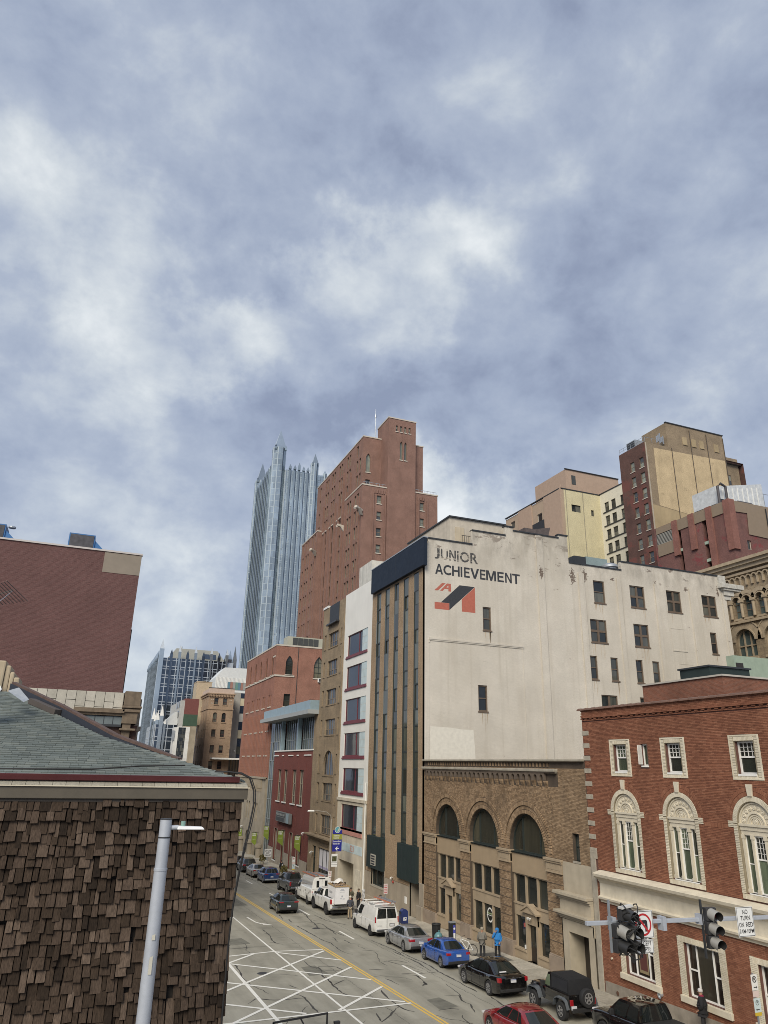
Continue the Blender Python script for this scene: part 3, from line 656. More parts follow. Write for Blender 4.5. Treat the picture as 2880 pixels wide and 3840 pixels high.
        for k in range(3):
            x0, x1 = a+.16+k*(b-a-.16)/3, a+(k+1)*(b-a-.16)/3
            up = MB().poly([PT('X',FX,x0,3.54,.34),PT('X',FX,x1,3.54,.34),PT('X',FX,x1,5.26,.345),PT('X',FX,x0,5.26,.345)]); obj('upper_pane', up, SGLASS, B)
            if k == door: continue
            lp = MB().poly([PT('X',FX,x0,.85,.34),PT('X',FX,x1,.85,.34),PT('X',FX,x1,2.76,.345),PT('X',FX,x0,2.76,.345)]); obj('shop_pane', lp, SGLASS, B)
            st = MB(); fbox(st, 'X', FX, x0-.12, x1+.12, base-.3, .72, .1, .5); fbox(st, 'X', FX, x0-.12, x1+.12, .72, .86, .04, .5); obj('stall_riser', st, TANTRIM, B, bevel=.02)
        if door is not None:
            x0, x1 = a+.10+(b-a-.16)/3, a+.06+2*(b-a-.16)/3; xc = (x0+x1)/2
            d = MB(); fbox(d, 'X', FX, x0+.16, x1-.16, base, 2.42, .36, .42); dd = obj('door', d, DOORDK, B)
            gq = MB().poly([PT('X',FX,x0+.27,1.15,.352),PT('X',FX,x1-.27,1.15,.352),PT('X',FX,x1-.27,2.3,.352),PT('X',FX,x0+.27,2.3,.352)]); obj('door_pane', gq, SGLASS, dd)
            for zz, m in ((1.30, WHITEP), (1.62, WHITEP)):
                n = MB(); fbox(n, 'X', FX, x0+.3, x0+.5, zz, zz+.22, .346, .35); obj('notice', n, m, dd)
            h = MB(); fbox(h, 'X', FX, x1-.26, x1-.22, 1.1, 1.4, .30, .36); obj('door_handle', h, CHROME, dd)
            f = MB(); fbox(f, 'X', FX, x0-.02, x0+.16, base, 3.1, .08, .4); fbox(f, 'X', FX, x1-.16, x1+.02, base, 3.1, .08, .4); fbox(f, 'X', FX, x0-.02, x1+.02, 2.44, 3.1, .1, .4); obj('door_surround', f, TANTRIM, B)
            p = MB().prism([PT('X',FX,x0-.22,3.12,-.12), PT('X',FX,x1+.22,3.12,-.12), PT('X',FX,xc,3.55,-.12)], (.46, 0, 0)); p.prism([PT('X',FX,x0-.3,3.1,-.2), PT('X',FX,x0-.3,3.2,-.2), PT('X',FX,xc,3.69,-.2), PT('X',FX,x1+.3,3.2,-.2), PT('X',FX,x1+.3,3.1,-.2), PT('X',FX,xc,3.56,-.2)], (.5, 0, 0))
            obj('door_pediment', p, TANTRIM, B)
        if bi == 2:
            for dx in (-.12, .12):
                l = MB().lathe((28.98, xc+dx, 2.86), (-1, 0, -.4), [(0, .03), (.05, .05), (.14, .09)], 10); obj('floodlight', l, WHITEP, B, smooth=40)
            for yy, zz in ((xc+.85, 2.2), (a+2*(b-a)/3+.1, .92)):
                k = MB(); fbox(k, 'X', FX, yy-.07, yy+.07, zz, zz+.22, .08, .2); obj('alarm_box', k, flat('alarm_red', (.35,.08,.07)) if zz > 2 else WHITEP, B)
    # ring emblem and word on the middle shop window and the right door
    em = flat('white_vinyl', (.7, .7, .66))
    def emblem(yc, zc, r, d):
        m = MB()
        for i in range(28):
            t0, t1 = 2*pi*i/28, 2*pi*(i+1)/28
            if .9 < (t0 % pi) < 0.2: continue
            m.poly([PT('X',FX,yc+rr*cos(t),zc+1.15*rr*sin(t),d) for rr, t in ((r, t0), (r*.78, t0), (r*.78, t1), (r, t1))])
        m.poly([PT('X',FX,yc+1.15*r,zc-.11*r,d-.003),PT('X',FX,yc-1.15*r,zc-.11*r,d-.003),PT('X',FX,yc-1.15*r,zc-.02*r,d-.003),PT('X',FX,yc+1.15*r,zc-.02*r,d-.003)])
        obj('ring_emblem', m, em, B)
        lettering('Library', 'X', FX, yc+1.05*r, yc-1.05*r, zc+.02*r, zc+.42*r, d-.006, flat('lime_vinyl', (.42,.52,.30)), B, 'emblem_word', .02)
    emblem(51.35, 2.05, .42, .333); emblem(45.05, 1.62, .30, .345)
    # stone capitals and plinths of the piers
    for a, b in ((59.63, 61.9), (53.67, 55.23), (47.73, 49.27), (41.55, 43.33)):
        c = MB(); fbox(c, 'X', FX, a-.02, b+.02, 5.92, 6.0, -.12, .3); fbox(c, 'X', FX, a, b, 6.0, 6.5, -.06, .3); fbox(c, 'X', FX, a+.2, b-.2, 6.1, 6.42, -.075, 0)
        fbox(c, 'X', FX, a-.05, b+.05, 6.5, 6.62, -.14, .3); fbox(c, 'X', FX, a-.09, b+.09, 6.62, 6.76, -.2, .3); obj('pier_capital', c, TANTRIM, B, bevel=.015)
        base = g((a+b)/2); p = MB(); fbox(p, 'X', FX, a-.06, b+.06, base-.3, base+1.05, -.1, .4); fbox(p, 'X', FX, a-.03, b+.03, base+1.05, base+1.13, -.06, .4); obj('pier_plinth', p, plain('plinth_stone', (.27,.215,.165), .85, var=.2, streak=.3), B, bevel=.02)
    # narrow window over the side entrance
    window(B, 'X', FX, small, .3, (), (7.65,), .07, .08, GREENDK, GLASS, (STONEC, .06, .12, .05))
    # stuccoed side entrance
    ST = plain('stucco', (.40,.35,.265), .85, var=.16, vs=1.1, streak=.22)
    e = MB(); wall(e, 'X', FX-.03, 38.66, 41.5, 3.2, 6.72, [], .3); obj('stucco_panel', e, ST, B)
    e = MB(); wall(e, 'X', FX-.12, 38.66, 41.78, -.6, 3.55, [(39.2, 41.1, -.8, 2.92)], 1.1); e.box(FX-.12, FX+.3, 41.7, 41.78, -.6, 3.55); e.box(FX-.12, FX+.3, 38.66, 38.75, 3.0, 3.55); obj('entrance_surround', e, ST, B)
    d = MB(); fbox(d, 'X', FX, 39.15, 41.15, .2, 2.95, .95, 1.02); dd = obj('door', d, DOORDK, B)
    k = MB(); fbox(k, 'X', FX, 40.14, 40.17, .4, 2.9, .93, .95); obj('door_leaf_edge', k, BLACK, dd); n = MB(); fbox(n, 'X', FX, 39.75, 39.92, 1.55, 1.85, .93, .945); obj('notice', n, WHITEP, dd)
    for z0, z1, dd_, y_1 in ((4.9, 5.06, -.55, 42.5), (3.86, 4.0, -.5, 42.55)):
        c = MB(); fbox(c, 'X', FX, 38.66, y_1-.45, z0, z1, dd_, .0); fbox(c, 'X', FX, 38.7, y_1-.58, z0-.14, z0, dd_+.16, 0); fbox(c, 'X', FX, 38.72, y_1-.68, z0-.27, z0-.14, dd_+.3, 0); obj('entrance_cornice', c, ST, B, bevel=.02)
    e = MB(); fbox(e, 'X', FX, 38.72, 41.75, 4.0, 4.64, -.2, 0); obj('entrance_frieze', e, ST, B)
    return B
arcade()

# ------------------------------------------------------------------ office building with the painted side wall
PAINTB = brickmat('cream_painted_brick', (.60,.56,.485), (.625,.58,.505), (.55,.51,.44), .22, .075, .010, .20, (.36,.28,.20), .25, .12, None, .07)
def wallpaint():
    """cream paint over brick: rain streaks, rust runs, and flaked spots high under the parapet where brick shows"""
    m = PAINTB; nt = m.node_tree; b = nt.nodes['Principled BSDF']; vec, ge, sp = wallvec(nt)
    src = b.inputs['Base Color'].links[0].from_socket
    n = noise(nt, scalev(nt, vec, (.55, 1.1, 1)), 1.0, 9, .72); hi = maprange(nt, sp.outputs[2], 29.8, 36.0, 0, 1)
    f = mathn(nt, 'MULTIPLY', maprange(nt, mathn(nt, 'ADD', n, mathn(nt, 'MULTIPLY', hi, .13)), .665, .69), .8)
    c = mixc(nt, f, src, (.13,.095,.08))
    gr = mathn(nt, 'MULTIPLY', maprange(nt, noise(nt, scalev(nt, vec, (.8, .35, 1)), 1.0, 7, .65), .42, .66), maprange(nt, sp.outputs[2], 30.6, 34.5, 0, .75)); c = mixc(nt, gr, c, (.22,.20,.17))
    br = noise(nt, scalev(nt, vec, (.16, .07, 1)), 1.0, 6, .6); c = mixc(nt, maprange(nt, br, .42, .66, 0, .5), c, (.44,.40,.33)); sr = noise(nt, scalev(nt, vec, (1.7, .06, 1)), 1.0, 6, .6); c = mixc(nt, maprange(nt, sr, .52, .72, 0, .45), c, (.40,.36,.29))
    setc(nt, b, 'Base Color', c)
wallpaint()
PIERB = brickmat('tan_pier_brick', (.38,.275,.175), (.30,.21,.13), (.34,.265,.19), .22, .075, .01, .12, (.07,.05,.04), .5, .18)
NAVY = plain('dark_blue_panel', (.012,.020,.036), .6, var=.15, vs=.6, spec=.25)
DKGREEN = plain('dark_green_panel', (.022,.034,.034), .65, var=.15, streak=.3, spec=.25)
PARAPC = plain('dark_parapet_cap', (.028,.032,.038), .6)
CONCB = plain('precast_base', (.31,.265,.205), .85, var=.2, vs=.8, streak=.35)
def office():
    B = thing('office_building', 'office building with brown brick piers, dark top band and cream wall painted with letters', 'building', (29, 70, 0))
    ya, yb = 62.0, 76.3; cols = [(63.42,64.62),(65.95,67.25),(68.52,69.8),(71.1,72.4),(73.62,74.92)]
    bots = (5.4, 5.4, 5.9, 5.4, 5.4)
    holes = [(a, b, z, 30.75) for (a, b), z in zip(cols, bots)]
    mb = MB(); wall(mb, 'X', FX, ya, yb, 2.0, 33.4, holes + [(70.95, 74.6, .9, 2.5), (62.8, 65.0, -1.5, 2.6)], .12); obj('brick_front', mb, [PIERB], B)
    mb = MB(); wall(mb, 'X', FX-.06, ya, yb, -2.0, 2.0, [(70.95, 74.6, .9, 2.5), (62.8, 65.0, -2.0, 2.6)], 1.6); obj('base_wall', mb, CONCB, B)
    # window strips: glass and spandrel panes with transoms
    for ci, ((a, b), zb) in enumerate(zip(cols, bots)):
        zs = sorted([z for k in range(8) for z in (28.85-3.85*k, 27.4-3.87*k) if zb+.3 < z < 30.5])
        window(B, 'X', FX, (a, b, zb, 30.75), .10, (b-.26,), zs, .07, .07, GREENDK, glass('strip_glass', (.028,.032,.026), .06, (.17,.185,.15), .95), None, 'window_strip', thin=.16)  # pale mix in this glass also stands in for sky reflections
    pan = MB(); fbox(pan, 'X', FX, ya-.55, yb-.45, 30.9, 33.75, -.42, 0); B1 = obj('top_band', pan, NAVY, B, bevel=.02)
    j = MB(); fbox(j, 'X', FX, 68.6, 68.63, 30.95, 33.7, -.425, -.4); obj('band_joint', j, PARAPC, B1)
    c = MB(); fbox(c, 'X', FX, ya-.58, yb-.42, 33.75, 33.85, -.45, .1); obj('band_flashing', c, STEEL, B)
    for a0, a1 in ((71.0, 75.35), (63.1, 67.35)):
        p = MB(); fbox(p, 'X', FX, a0, a1, 2.45, 5.4, -.30, .05); pp = obj('dark_panel', p, DKGREEN, B, bevel=.02)
        for k in range(1, 4): s = MB(); fbox(s, 'X', FX, a0+(a1-a0)*k/4-.012, a0+(a1-a0)*k/4+.012, 2.5, 5.35, -.306, -.3); obj('panel_seam', s, PARAPC, pp)
        if a0 > 70:
            v = MB(); fbox(v, 'X', FX, 72.75, 74.0, 2.75, 3.75, -.36, -.3); vv = obj('vent', v, flat('vent_frame', (.42,.40,.34)), pp)
            for k in range(4): s = MB(); fbox(s, 'X', FX, 72.85, 73.9, 2.82+.23*k, 2.96+.23*k, -.368, -.36); obj('vent_louver', s, PARAPC, vv)
    window(B, 'X', FX, (70.95, 74.6, .92, 2.5), .3, (72.1, 73.4), (), .08, .1, GREENDK, SGLASS, (STONEC, .1, .12, .1))
    d = MB(); fbox(d, 'X', FX, 62.8, 65.0, -1.0, 2.5, 1.4, 1.5); obj('door', d, DOORDK, B)
    p = MB(); fbox(p, 'X', FX, 61.95, 63.0, g(62.5)-.3, .85, -.28, 0); fbox(p, 'X', FX, 61.95, 62.85, .85, 2.6, -.1, 0); obj('pier_base', p, CONCB, B, bevel=.03)
    p = MB(); fbox(p, 'X', FX, 65.0, 76.2, -2.2, -.15, -.2, 0); obj('plinth', p, CONCB, B, bevel=.03)
    n = MB(); fbox(n, 'X', FX, 65.5, 65.95, .55, 1.1, -.09, -.06); obj('wall_notice', n, WHITEP, B)
    k = MB().lathe((28.94, 68.6, 1.9), (-1, 0, 0), [(0, .05), (.05, .12), (.1, .12), (.16, .05)], 10); obj('standpipe', k, flat('hydrant_red', (.30,.04,.03)), B)
    # painted side wall: stepped parapet outline
    Y = 62.0
    wins = []
    for a, b in ((49.35,50.85),(54.3,56.35),(59.5,61.6),(64.75,66.95)): wins.append((a, b, 29.37, 31.85, 2 if b-a > 1.8 else 1))
    for a, b in ((48.56,50.7),(54.34,56.4),(65.33,66.28)): wins.append((a, b, 25.03, 27.5, 2 if b-a > 1.8 else 1))
    for a, b in ((48.2,49.12),(50.84,51.8),(54.18,55.12),(56.45,57.4)): wins.append((a, b, 21.12, 23.56, 1))
    for a, b in ((49.27,51.35),(54.3,56.4),(59.6,61.6)): wins.append((a, b, 17.1, 19.6, 2))
    wins += [(35.45,36.4,25.12,27.49,1), (34.73,35.74,17.27,19.71,1)]
    steps = [(29.32,34.4,33.88),(34.4,38.42,35.42),(38.42,39.37,36.46),(39.37,45.15,36.08),(45.15,46.3,36.45),(46.3,53.35,33.42),(53.35,68.45,34.42)]
    mb = MB()
    for a, b, zt in steps: wall(mb, 'Y', Y, a, b, 0, zt, [w[:4] for w in wins if a <= w[0] and w[1] <= b], .22); mb.poly([(a,Y,zt),(b,Y,zt),(b,Y+.4,zt),(a,Y+.4,zt)]); mb.poly([(a,Y+.4,0),(b,Y+.4,0),(b,Y+.4,zt),(a,Y+.4,zt)])
    for (a, b, z), (a2, b2, z2) in zip(steps, steps[1:]): mb.poly([(b,Y,min(z,z2)),(b,Y+.4,min(z,z2)),(b,Y+.4,max(z,z2)),(b,Y,max(z,z2))])
    mb.box(29.3, 68.45, 76.2, 76.3, 0, 33.4); mb.box(68.35, 68.449, 62.05, 76.2, 0, 33.2); mb.poly([(29.3,62.4,32.9),(68.4,62.4,32.9),(68.4,76.2,32.9),(29.3,76.2,32.9)]); mb.box(29.0, 29.32, 62.001, 62.4, 2, 33.4)
    sw = obj('side_wall', mb, PAINTB, B)
    for a, b, zt in steps:
        c = MB(); c.box(a-.08 if zt > 36.2 else a+.001, b+.08 if zt > 36.2 else b, Y-.1, Y+.5, zt, zt+.13); obj('parapet_cap', c, PARAPC, B)
    for wdw in wins:
        a, b, z0, z1, n = wdw
        window(B, 'Y', Y, (a, b, z0, z1), .2, ((a+b)/2,) if n == 2 else (), ((z0+z1)/2,), .11, .12, BROWNW, GLASS, (BROWNW, .06, .14, .06), thin=.24 if n == 2 else .10)
    # pilasters, blocked openings, drip moulding
    q = MB()
    for a, b in ((42.15,42.95),(47.38,48.1),(52.5,53.0),(57.8,58.2),(62.88,63.25)): q = MB().box(a, b, Y-.15, Y, 0, 32.4 if a > 46 else 36.0); obj('pilaster', q, PAINTB, B)
    q = MB().box(67.9, 68.5, Y-.12, Y, 0, 32.4); obj('pilaster', q, PAINTB, B)
    for a, b, z in ((59.55,61.65,25.04),(60.2,62.26,21.12)):
        q = MB().box(a, b, Y-.05, Y, z-.12, z); q.box(a, b, Y-.02, Y, z+2.4, z+2.47); q.box(a, a+.05, Y-.015, Y, z, z+2.4); q.box(b-.05, b, Y-.015, Y, z, z+2.4); obj('blocked_opening', q, PAINTB, B)
    dm = MB().box(29.5, 40.05, Y-.10, Y, 23.72, 23.88); dm.box(29.5, 40.03, Y-.06, Y, 23.60, 23.72); dm.box(29.42, 29.55, Y-.06, Y, 23.4, 23.7); dm.box(39.95, 40.02, Y-.03, Y, 13, 23.6); dm.box(29.46, 29.52, Y-.03, Y, 13, 23.4)
    obj('drip_moulding', dm, PAINTB, B)
    # fresh patch of paint over old writing
    pm = MB().poly([(29.58,Y-.004,12.4),(34.3,Y-.004,12.4),(34.22,Y-.004,14.2),(34.12,Y-.004,15.52),(33.0,Y-.004,15.5),(31.8,Y-.004,15.62),(29.58,Y-.004,15.68)]); obj('paint_patch', pm, plain('fresh_white_paint', (.66,.63,.55), .8, var=.10, vs=3), B)
    # rust runs under the sills
    RUST = brickmat('rust_run', (.50,.40,.29), (.53,.43,.31), (.46,.37,.27), .22, .075, .01, .5, (.30,.19,.11))
    for a, b, z0, z1, n in wins:
        rs = MB()
        for k in range(rnd.randint(2, 5)):
            x = rnd.uniform(a+.05, b-.05); l = rnd.uniform(.5, 1.9); w = rnd.uniform(.02, .06); rs.poly([(x-w,Y-.003,z0-.15),(x+w,Y-.003,z0-.15),(x+w*.2,Y-.003,z0-.15-l),(x-w*.2,Y-.003,z0-.15-l)])
        obj('rust_run', rs, RUST, B)
    # exposed brick where the render has fallen off
    EXB = brickmat('exposed_brick', (.16,.11,.085), (.11,.08,.065), (.27,.23,.19), .22, .075, .014, .4)
    for cx, cz, w, h in ((46.6,31.9,1.2,1.9),(48.2,32.2,1.0,1.7),(42.5,31.8,.75,1.5),(51.9,32.2,.9,.5),(57.9,32.3,.8,.9),(62.4,32.2,.7,.8),(67.3,32.4,.5,1.4)):
        mb_ = MB(); d = .156 if 41.9 < cx < 43 else .006
        for i in range(int(-w/.16), int(w/.16)):
            for j in range(int(-h/.12), int(h/.12)):
                rr = math.hypot(i*.16/w*2, j*.075/h*2); a0 = cx+i*.11+(.055 if j % 2 else 0)
                if rr < rnd.uniform(.35, 1.15): mb_.poly([(a0,Y-d,cz+j*.075),(a0+.108,Y-d,cz+j*.075),(a0+.108,Y-d,cz+j*.075+.073),(a0,Y-d,cz+j*.075+.073)])
        if mb_.f: stuff(obj('exposed_brick', mb_, EXB, B))
    # painted words and emblem
    INK = plain('faded_black_paint', (.035,.038,.045), .7, var=.3, vs=6)
    m, nt, b = newmat('worn_black_paint'); vec, ge, sp = wallvec(nt); n = noise(nt, scalev(nt, vec, (1.1, 3.2, 1)), 1.0, 8, .75)
    setc(nt, b, 'Base Color', mixc(nt, maprange(nt, n, .52, .60), (.06,.06,.06), (.50,.45,.37))); b.inputs['Roughness'].default_value = .85; WORN = m
    pos = dict(A=0)
    for ch, a, bb in zip('ACHIEVEMENT', (30.14,31.05,32.03,33.0,33.4,34.12,35.24,35.95,37.28,38.2,39.05), (31.02,31.94,32.9,33.2,34.05,35.14,35.88,37.12,38.06,39.0,40.0)):
        lettering(ch, 'Y', Y, a, bb, 30.29, 31.36, -.004, INK, B, 'painted_letter', .02 if ch in 'MN' else .03)
    for ch, a, bb in zip('JUNIOR', (30.1,30.78,31.72,32.62,32.95,34.15), (30.65,31.6,32.5,32.8,34.05,35.05)):
        lettering(ch, 'Y', Y, a, bb, 31.86, 32.98, -.004, WORN, B, 'painted_letter', .022)
    RED = plain('faded_red_paint', (.42,.125,.085), .8, var=.15, vs=4)
    P = lambda pts, mat, d=.004: obj('painted_emblem', MB().poly([(x, Y-d, z) for x, z in pts]), mat, B)
    P([(30.07,26.75),(31.68,26.75),(31.68,27.44),(30.07,27.43)], RED); P([(31.69,26.77),(34.58,29.41),(32.86,29.41),(30.77,27.45),(31.685,27.45)], INK, .007)
    P([(34.6,29.38),(34.6,26.75),(33.08,26.75),(33.08,28.0)], RED); P([(30.07,28.6),(30.45,28.62),(31.3,29.43),(30.9,29.43)], RED); P([(30.07,28.6),(30.3,28.6),(30.42,28.75),(30.2,28.78)], RED, .006)
    P([(30.68,28.62),(30.95,28.62),(31.6,29.24),(31.6,29.02),(31.35,29.02),(31.2,28.86),(31.6,28.86),(31.6,28.64),(31.9,28.64),(31.88,29.44),(31.45,29.44)], RED)
    # terracotta cornice end at the rear corner
    c = MB(); c.box(67.5, 71.0, Y-.7, Y+13, 32.95, 33.5); c.box(67.9, 70.6, Y-.55, Y+13, 32.7, 32.95); c.box(68.1, 69.6, Y-.35, Y+.6, 32.1, 32.7); c.box(68.2, 69.2, Y-.2, Y+.5, 31.6, 32.1); c.box(67.6, 68.6, Y-.3, Y+.4, 33.5, 34.5)
    obj('terracotta_cornice', c, plain('weathered_terracotta', (.50,.49,.45), .8, var=.3, vs=3, streak=.4), B, bevel=.03)
    # rooftop stair house
    p = MB().prism([(32.45,63.2,32.9),(32.45,63.2,37.0),(32.45,74,37.0),(32.45,74,32.9)], (6.6, 0, 0)); ph = obj('stair_house', p, plain('cream_render', (.50,.45,.37), .85, var=.15, streak=.3), B)
    c = MB(); c.box(32.3, 39.2, 63.0, 74.1, 37.0, 37.15); obj('roof_edge', c, PARAPC, ph); d = MB().box(33.1, 34.1, 63.12, 63.2, 34.0, 36.0); obj('door', d, plain('old_cream_door', (.48,.41,.30), .7, streak=.5), ph)
    return B
office()
def roof_rail():
    t = thing('roof_railing', 'small dark iron railing on the flat roof in front of the cream stair house', 'railing', (34.2, 62.6, 33.9)); m = MB()
    for i in range(9): m.bar((33.6+i*.24, 62.55, 33.4), (33.6+i*.24, 62.55, 34.9), .03, .03)
    obj('baluster', m, DARKM, t); r = MB().bar((33.5,62.55,34.95),(35.6,62.55,34.95),.05,.05); obj('handrail', r, DARKM, t)
roof_rail()

# ------------------------------------------------------------------ white narrow building, number 333
WHT = plain('white_glazed_front', (.74,.73,.68), .55, var=.07, vs=.5, streak=.10)
OLDW = plain('stained_limestone', (.52,.47,.375), .8, var=.2, vs=.7, streak=.35)
MAROONF = plain('maroon_frame', (.16,.035,.045), .5)
PALEB = plain('pale_blue_panel', (.50,.60,.62), .55, var=.14, vs=1.3, streak=.15)
def white_building():
    B = thing('white_building', 'narrow white eight storey building with wide windows and pale blue panels', 'building', (29, 81, 0)); ya, yb = 76.35, 86.1
    tops = [27.42-3.9*k for k in range(6)]; hs = [(77.6, 84.75, z-2.55 if k < 4 else z-2.5, z) for k, z in enumerate(tops)]
    door = (79.9, 85.0, -2.5, 2.1)
    mb = MB(); wall(mb, 'X', FX, ya, yb, 8.5, 32.9, [h for h in hs if h[2] > 8.5], .3); shell(mb, FX, 46, ya, yb, 8.5, 32.9, '-X'); obj('wall', mb, [WHT, ROOFM], B)
    mb = MB(); wall(mb, 'X', FX-.02, ya, yb, -2.5, 8.5, [h for h in hs if h[2] < 8.5] + [door], 1.6); obj('lower_wall', mb, OLDW, B)
    c = MB(); fbox(c, 'X', FX, ya, yb, 8.3, 8.6, -.16, .1); obj('string_course', c, OLDW, B)
    for k, h in enumerate(hs):
        a, b, z0, z1 = h
        p = MB(); fbox(p, 'X', FX, a, a+1.95, z0, z1, .06, .2); pp = obj('blue_panel', p, PALEB, B)
        for f in (.33, .66): s = MB(); fbox(s, 'X', FX, a, a+1.95, z0+(z1-z0)*f-.012, z0+(z1-z0)*f+.012, .055, .06); obj('panel_joint', s, OLDW, pp)
        window(B, 'X', FX, (a+1.95, b, z0, z1), .22, (a+3.2,), (), .09, .1, MAROONF, glass('wide_office_glass', (.02,.027,.04), .04, (.07,.08,.10), .6), None)
        s = MB(); fbox(s, 'X', FX, a, b+.3, z0-.2, z0, -.02, .1); fbox(s, 'X', FX, a-.05, b+.35, z0-.34 if k < 5 else z0-.6, z0-.2, -.12, .05); obj('maroon_sill', s, MAROONF if k < 5 else plain('pink_sill', (.45,.22,.18), .7, streak=.4), B)
    p = MB(); fbox(p, 'X', FX, 77.4, 85.8, 3.1, 3.95, -.04, 0); bl = obj('blue_band', p, PALEB, B)
    lettering('333', 'X', FX, 81.2, 79.9, 3.2, 3.85, -.05, plain('faded_pink_number', (.50,.28,.22), .7), B, 'house_number', .02)
    r = MB(); fbox(r, 'X', FX, 79.9, 85.0, -2.2, 2.1, 1.5, 1.6); obj('entrance_back', r, OLDW, B)
    window(B, 'X', FX, (80.0, 82.4, -1.6, 2.1), 1.45, (81.2,), (1.1,), .07, .08, flat('aluminium', (.5,.5,.48)), SGLASS, None, 'entrance_door')
    n = MB(); fbox(n, 'X', FX, 77.6, 79.4, -.6, 1.7, -.05, -.02); obj('blank_panel', n, plain('pale_panel', (.55,.51,.42), .8, var=.2, vs=2), B)
    d = MB().cyl((28.9, 76.6, -1.2), (28.9, 76.6, 10.4), .07, 8); obj('downpipe', d, WHITEP, B)
    p = MB(); wall(p, 'X', FX+.02, 77.0, 81.3, 32.9, 35.4, [], .1); shell(p, FX+.02, 42, 77.0, 81.3, 32.9, 35.4, '-X', .2); obj('roof_block', p, [plain('stained_white_render', (.58,.57,.52), .8, var=.2, streak=.6), ROOFM], B)
white_building()

# ------------------------------------------------------------------ tan stone building with the arched window
TANS = brickmat('tan_stone', (.31,.24,.16), (.275,.215,.145), (.24,.19,.135), .9, .42, .008, .45, (.07,.055,.045), .3, .3)
def tan_building():
    B = thing('tan_building', 'narrow brown stone building with a round arched window half way up', 'building', (29, 91, 0)); ya, yb = 86.15, 95.6
    W3 = []; tops = [28.9, 25.2, 21.45, 17.68]
    for z in tops: W3 += [(88.6,92.7,z-1.95,z), (93.85,94.6,z-1.9,z+.05), (86.7,87.6,z-1.9,z+.05)]
    W3 += [(88.5,92.6,10.9,13.85,'arch'), (88.6,92.6,7.95,10.0), (88.7,92.6,4.15,6.3)]
    for z in (13.4, 9.98, 6.3): W3 += [(94.0,94.9,z-2.2,z), (86.8,87.7,z-2.2,z)]
    shop = [(88.6,93.1,-2.2,2.5), (94.0,95.4,-2.6,2.5)]
    mb = MB(); wall(mb, 'X', FX, ya, yb, -3, 32.7, W3 + shop, .3); shell(mb, FX, 45, ya, yb, -3, 32.7, '-X'); obj('wall', mb, [TANS, ROOFM], B)
    for h in W3:
        wide = h[1]-h[0] > 2
        window(B, 'X', FX, h, .26, tuple(h[0]+(h[1]-h[0])*f for f in (.25,.5,.75)) if wide else (), () if len(h) > 4 else (((h[2]+h[3])/2,) if not wide else (h[2]+.7,)), .08, .08, BROWNF, GLASS, (TANS, .08, .14, .07))
    c = MB(); fbox(c, 'X', FX, ya, 97.0, 3.7, 3.9, -.75, .1); fbox(c, 'X', FX, ya, 96.8, 3.45, 3.7, -.45, .1); fbox(c, 'X', FX, ya, 96.5, 3.25, 3.45, -.2, .1); obj('shop_cornice', c, TANS, B, bevel=.03)
    lettering('COLIS', 'X', FX, 92.4, 89.2, 2.72, 3.15, -.02, plain('weathered_bronze', (.13,.10,.075), .7), B, 'carved_name', .02)
    window(B, 'X', FX, (88.6,93.1,-2.0,2.5), .3, (90.1,91.6), (.1,), .09, .1, DARKM, SGLASS, None, 'shop_window')
    for i in range(3):
        s = MB(); fbox(s, 'X', FX, 88.75+i*1.5, 89.95+i*1.5, .2, 2.35, .20, .22); obj('window_poster', s, flat('poster_white', (.62,.62,.66)), B); s = MB(); fbox(s, 'X', FX, 88.75+i*1.5, 89.95+i*1.5, .25, .5, .195, .2); obj('poster_band', s, flat('poster_lilac', (.36,.33,.48)), B)
    window(B, 'X', FX, (94.0,95.4,-2.4,2.5), .3, (), (1.2,), .08, .1, GREENDK, SGLASS, None, 'shop_door')
    c = MB(); fbox(c, 'X', FX, 93.4, yb, 32.7, 33.0, -.1, .3); obj('coping', c, WHITEP, B)
    c = MB(); fbox(c, 'X', FX, 88.6, 92.6, 30.2, 32.72, -.05, .02); obj('dark_top_window', c, PARAPC, B); c = MB(); fbox(c, 'X', FX, 88.4, 92.8, 29.95, 30.15, -.5, .0); obj('balcony_ledge', c, DARKM, B)
    for y in (86.15, 95.65):
        q = MB().box(FX-.12, FX+.1, y+.02, y+.6, 3.9, 31.2) if y < 90 else MB().box(FX-.02, FX+3, 95.6, 97.4, -2.5, 18.6); obj('corner_pier', q, TANS, B)
tan_building()

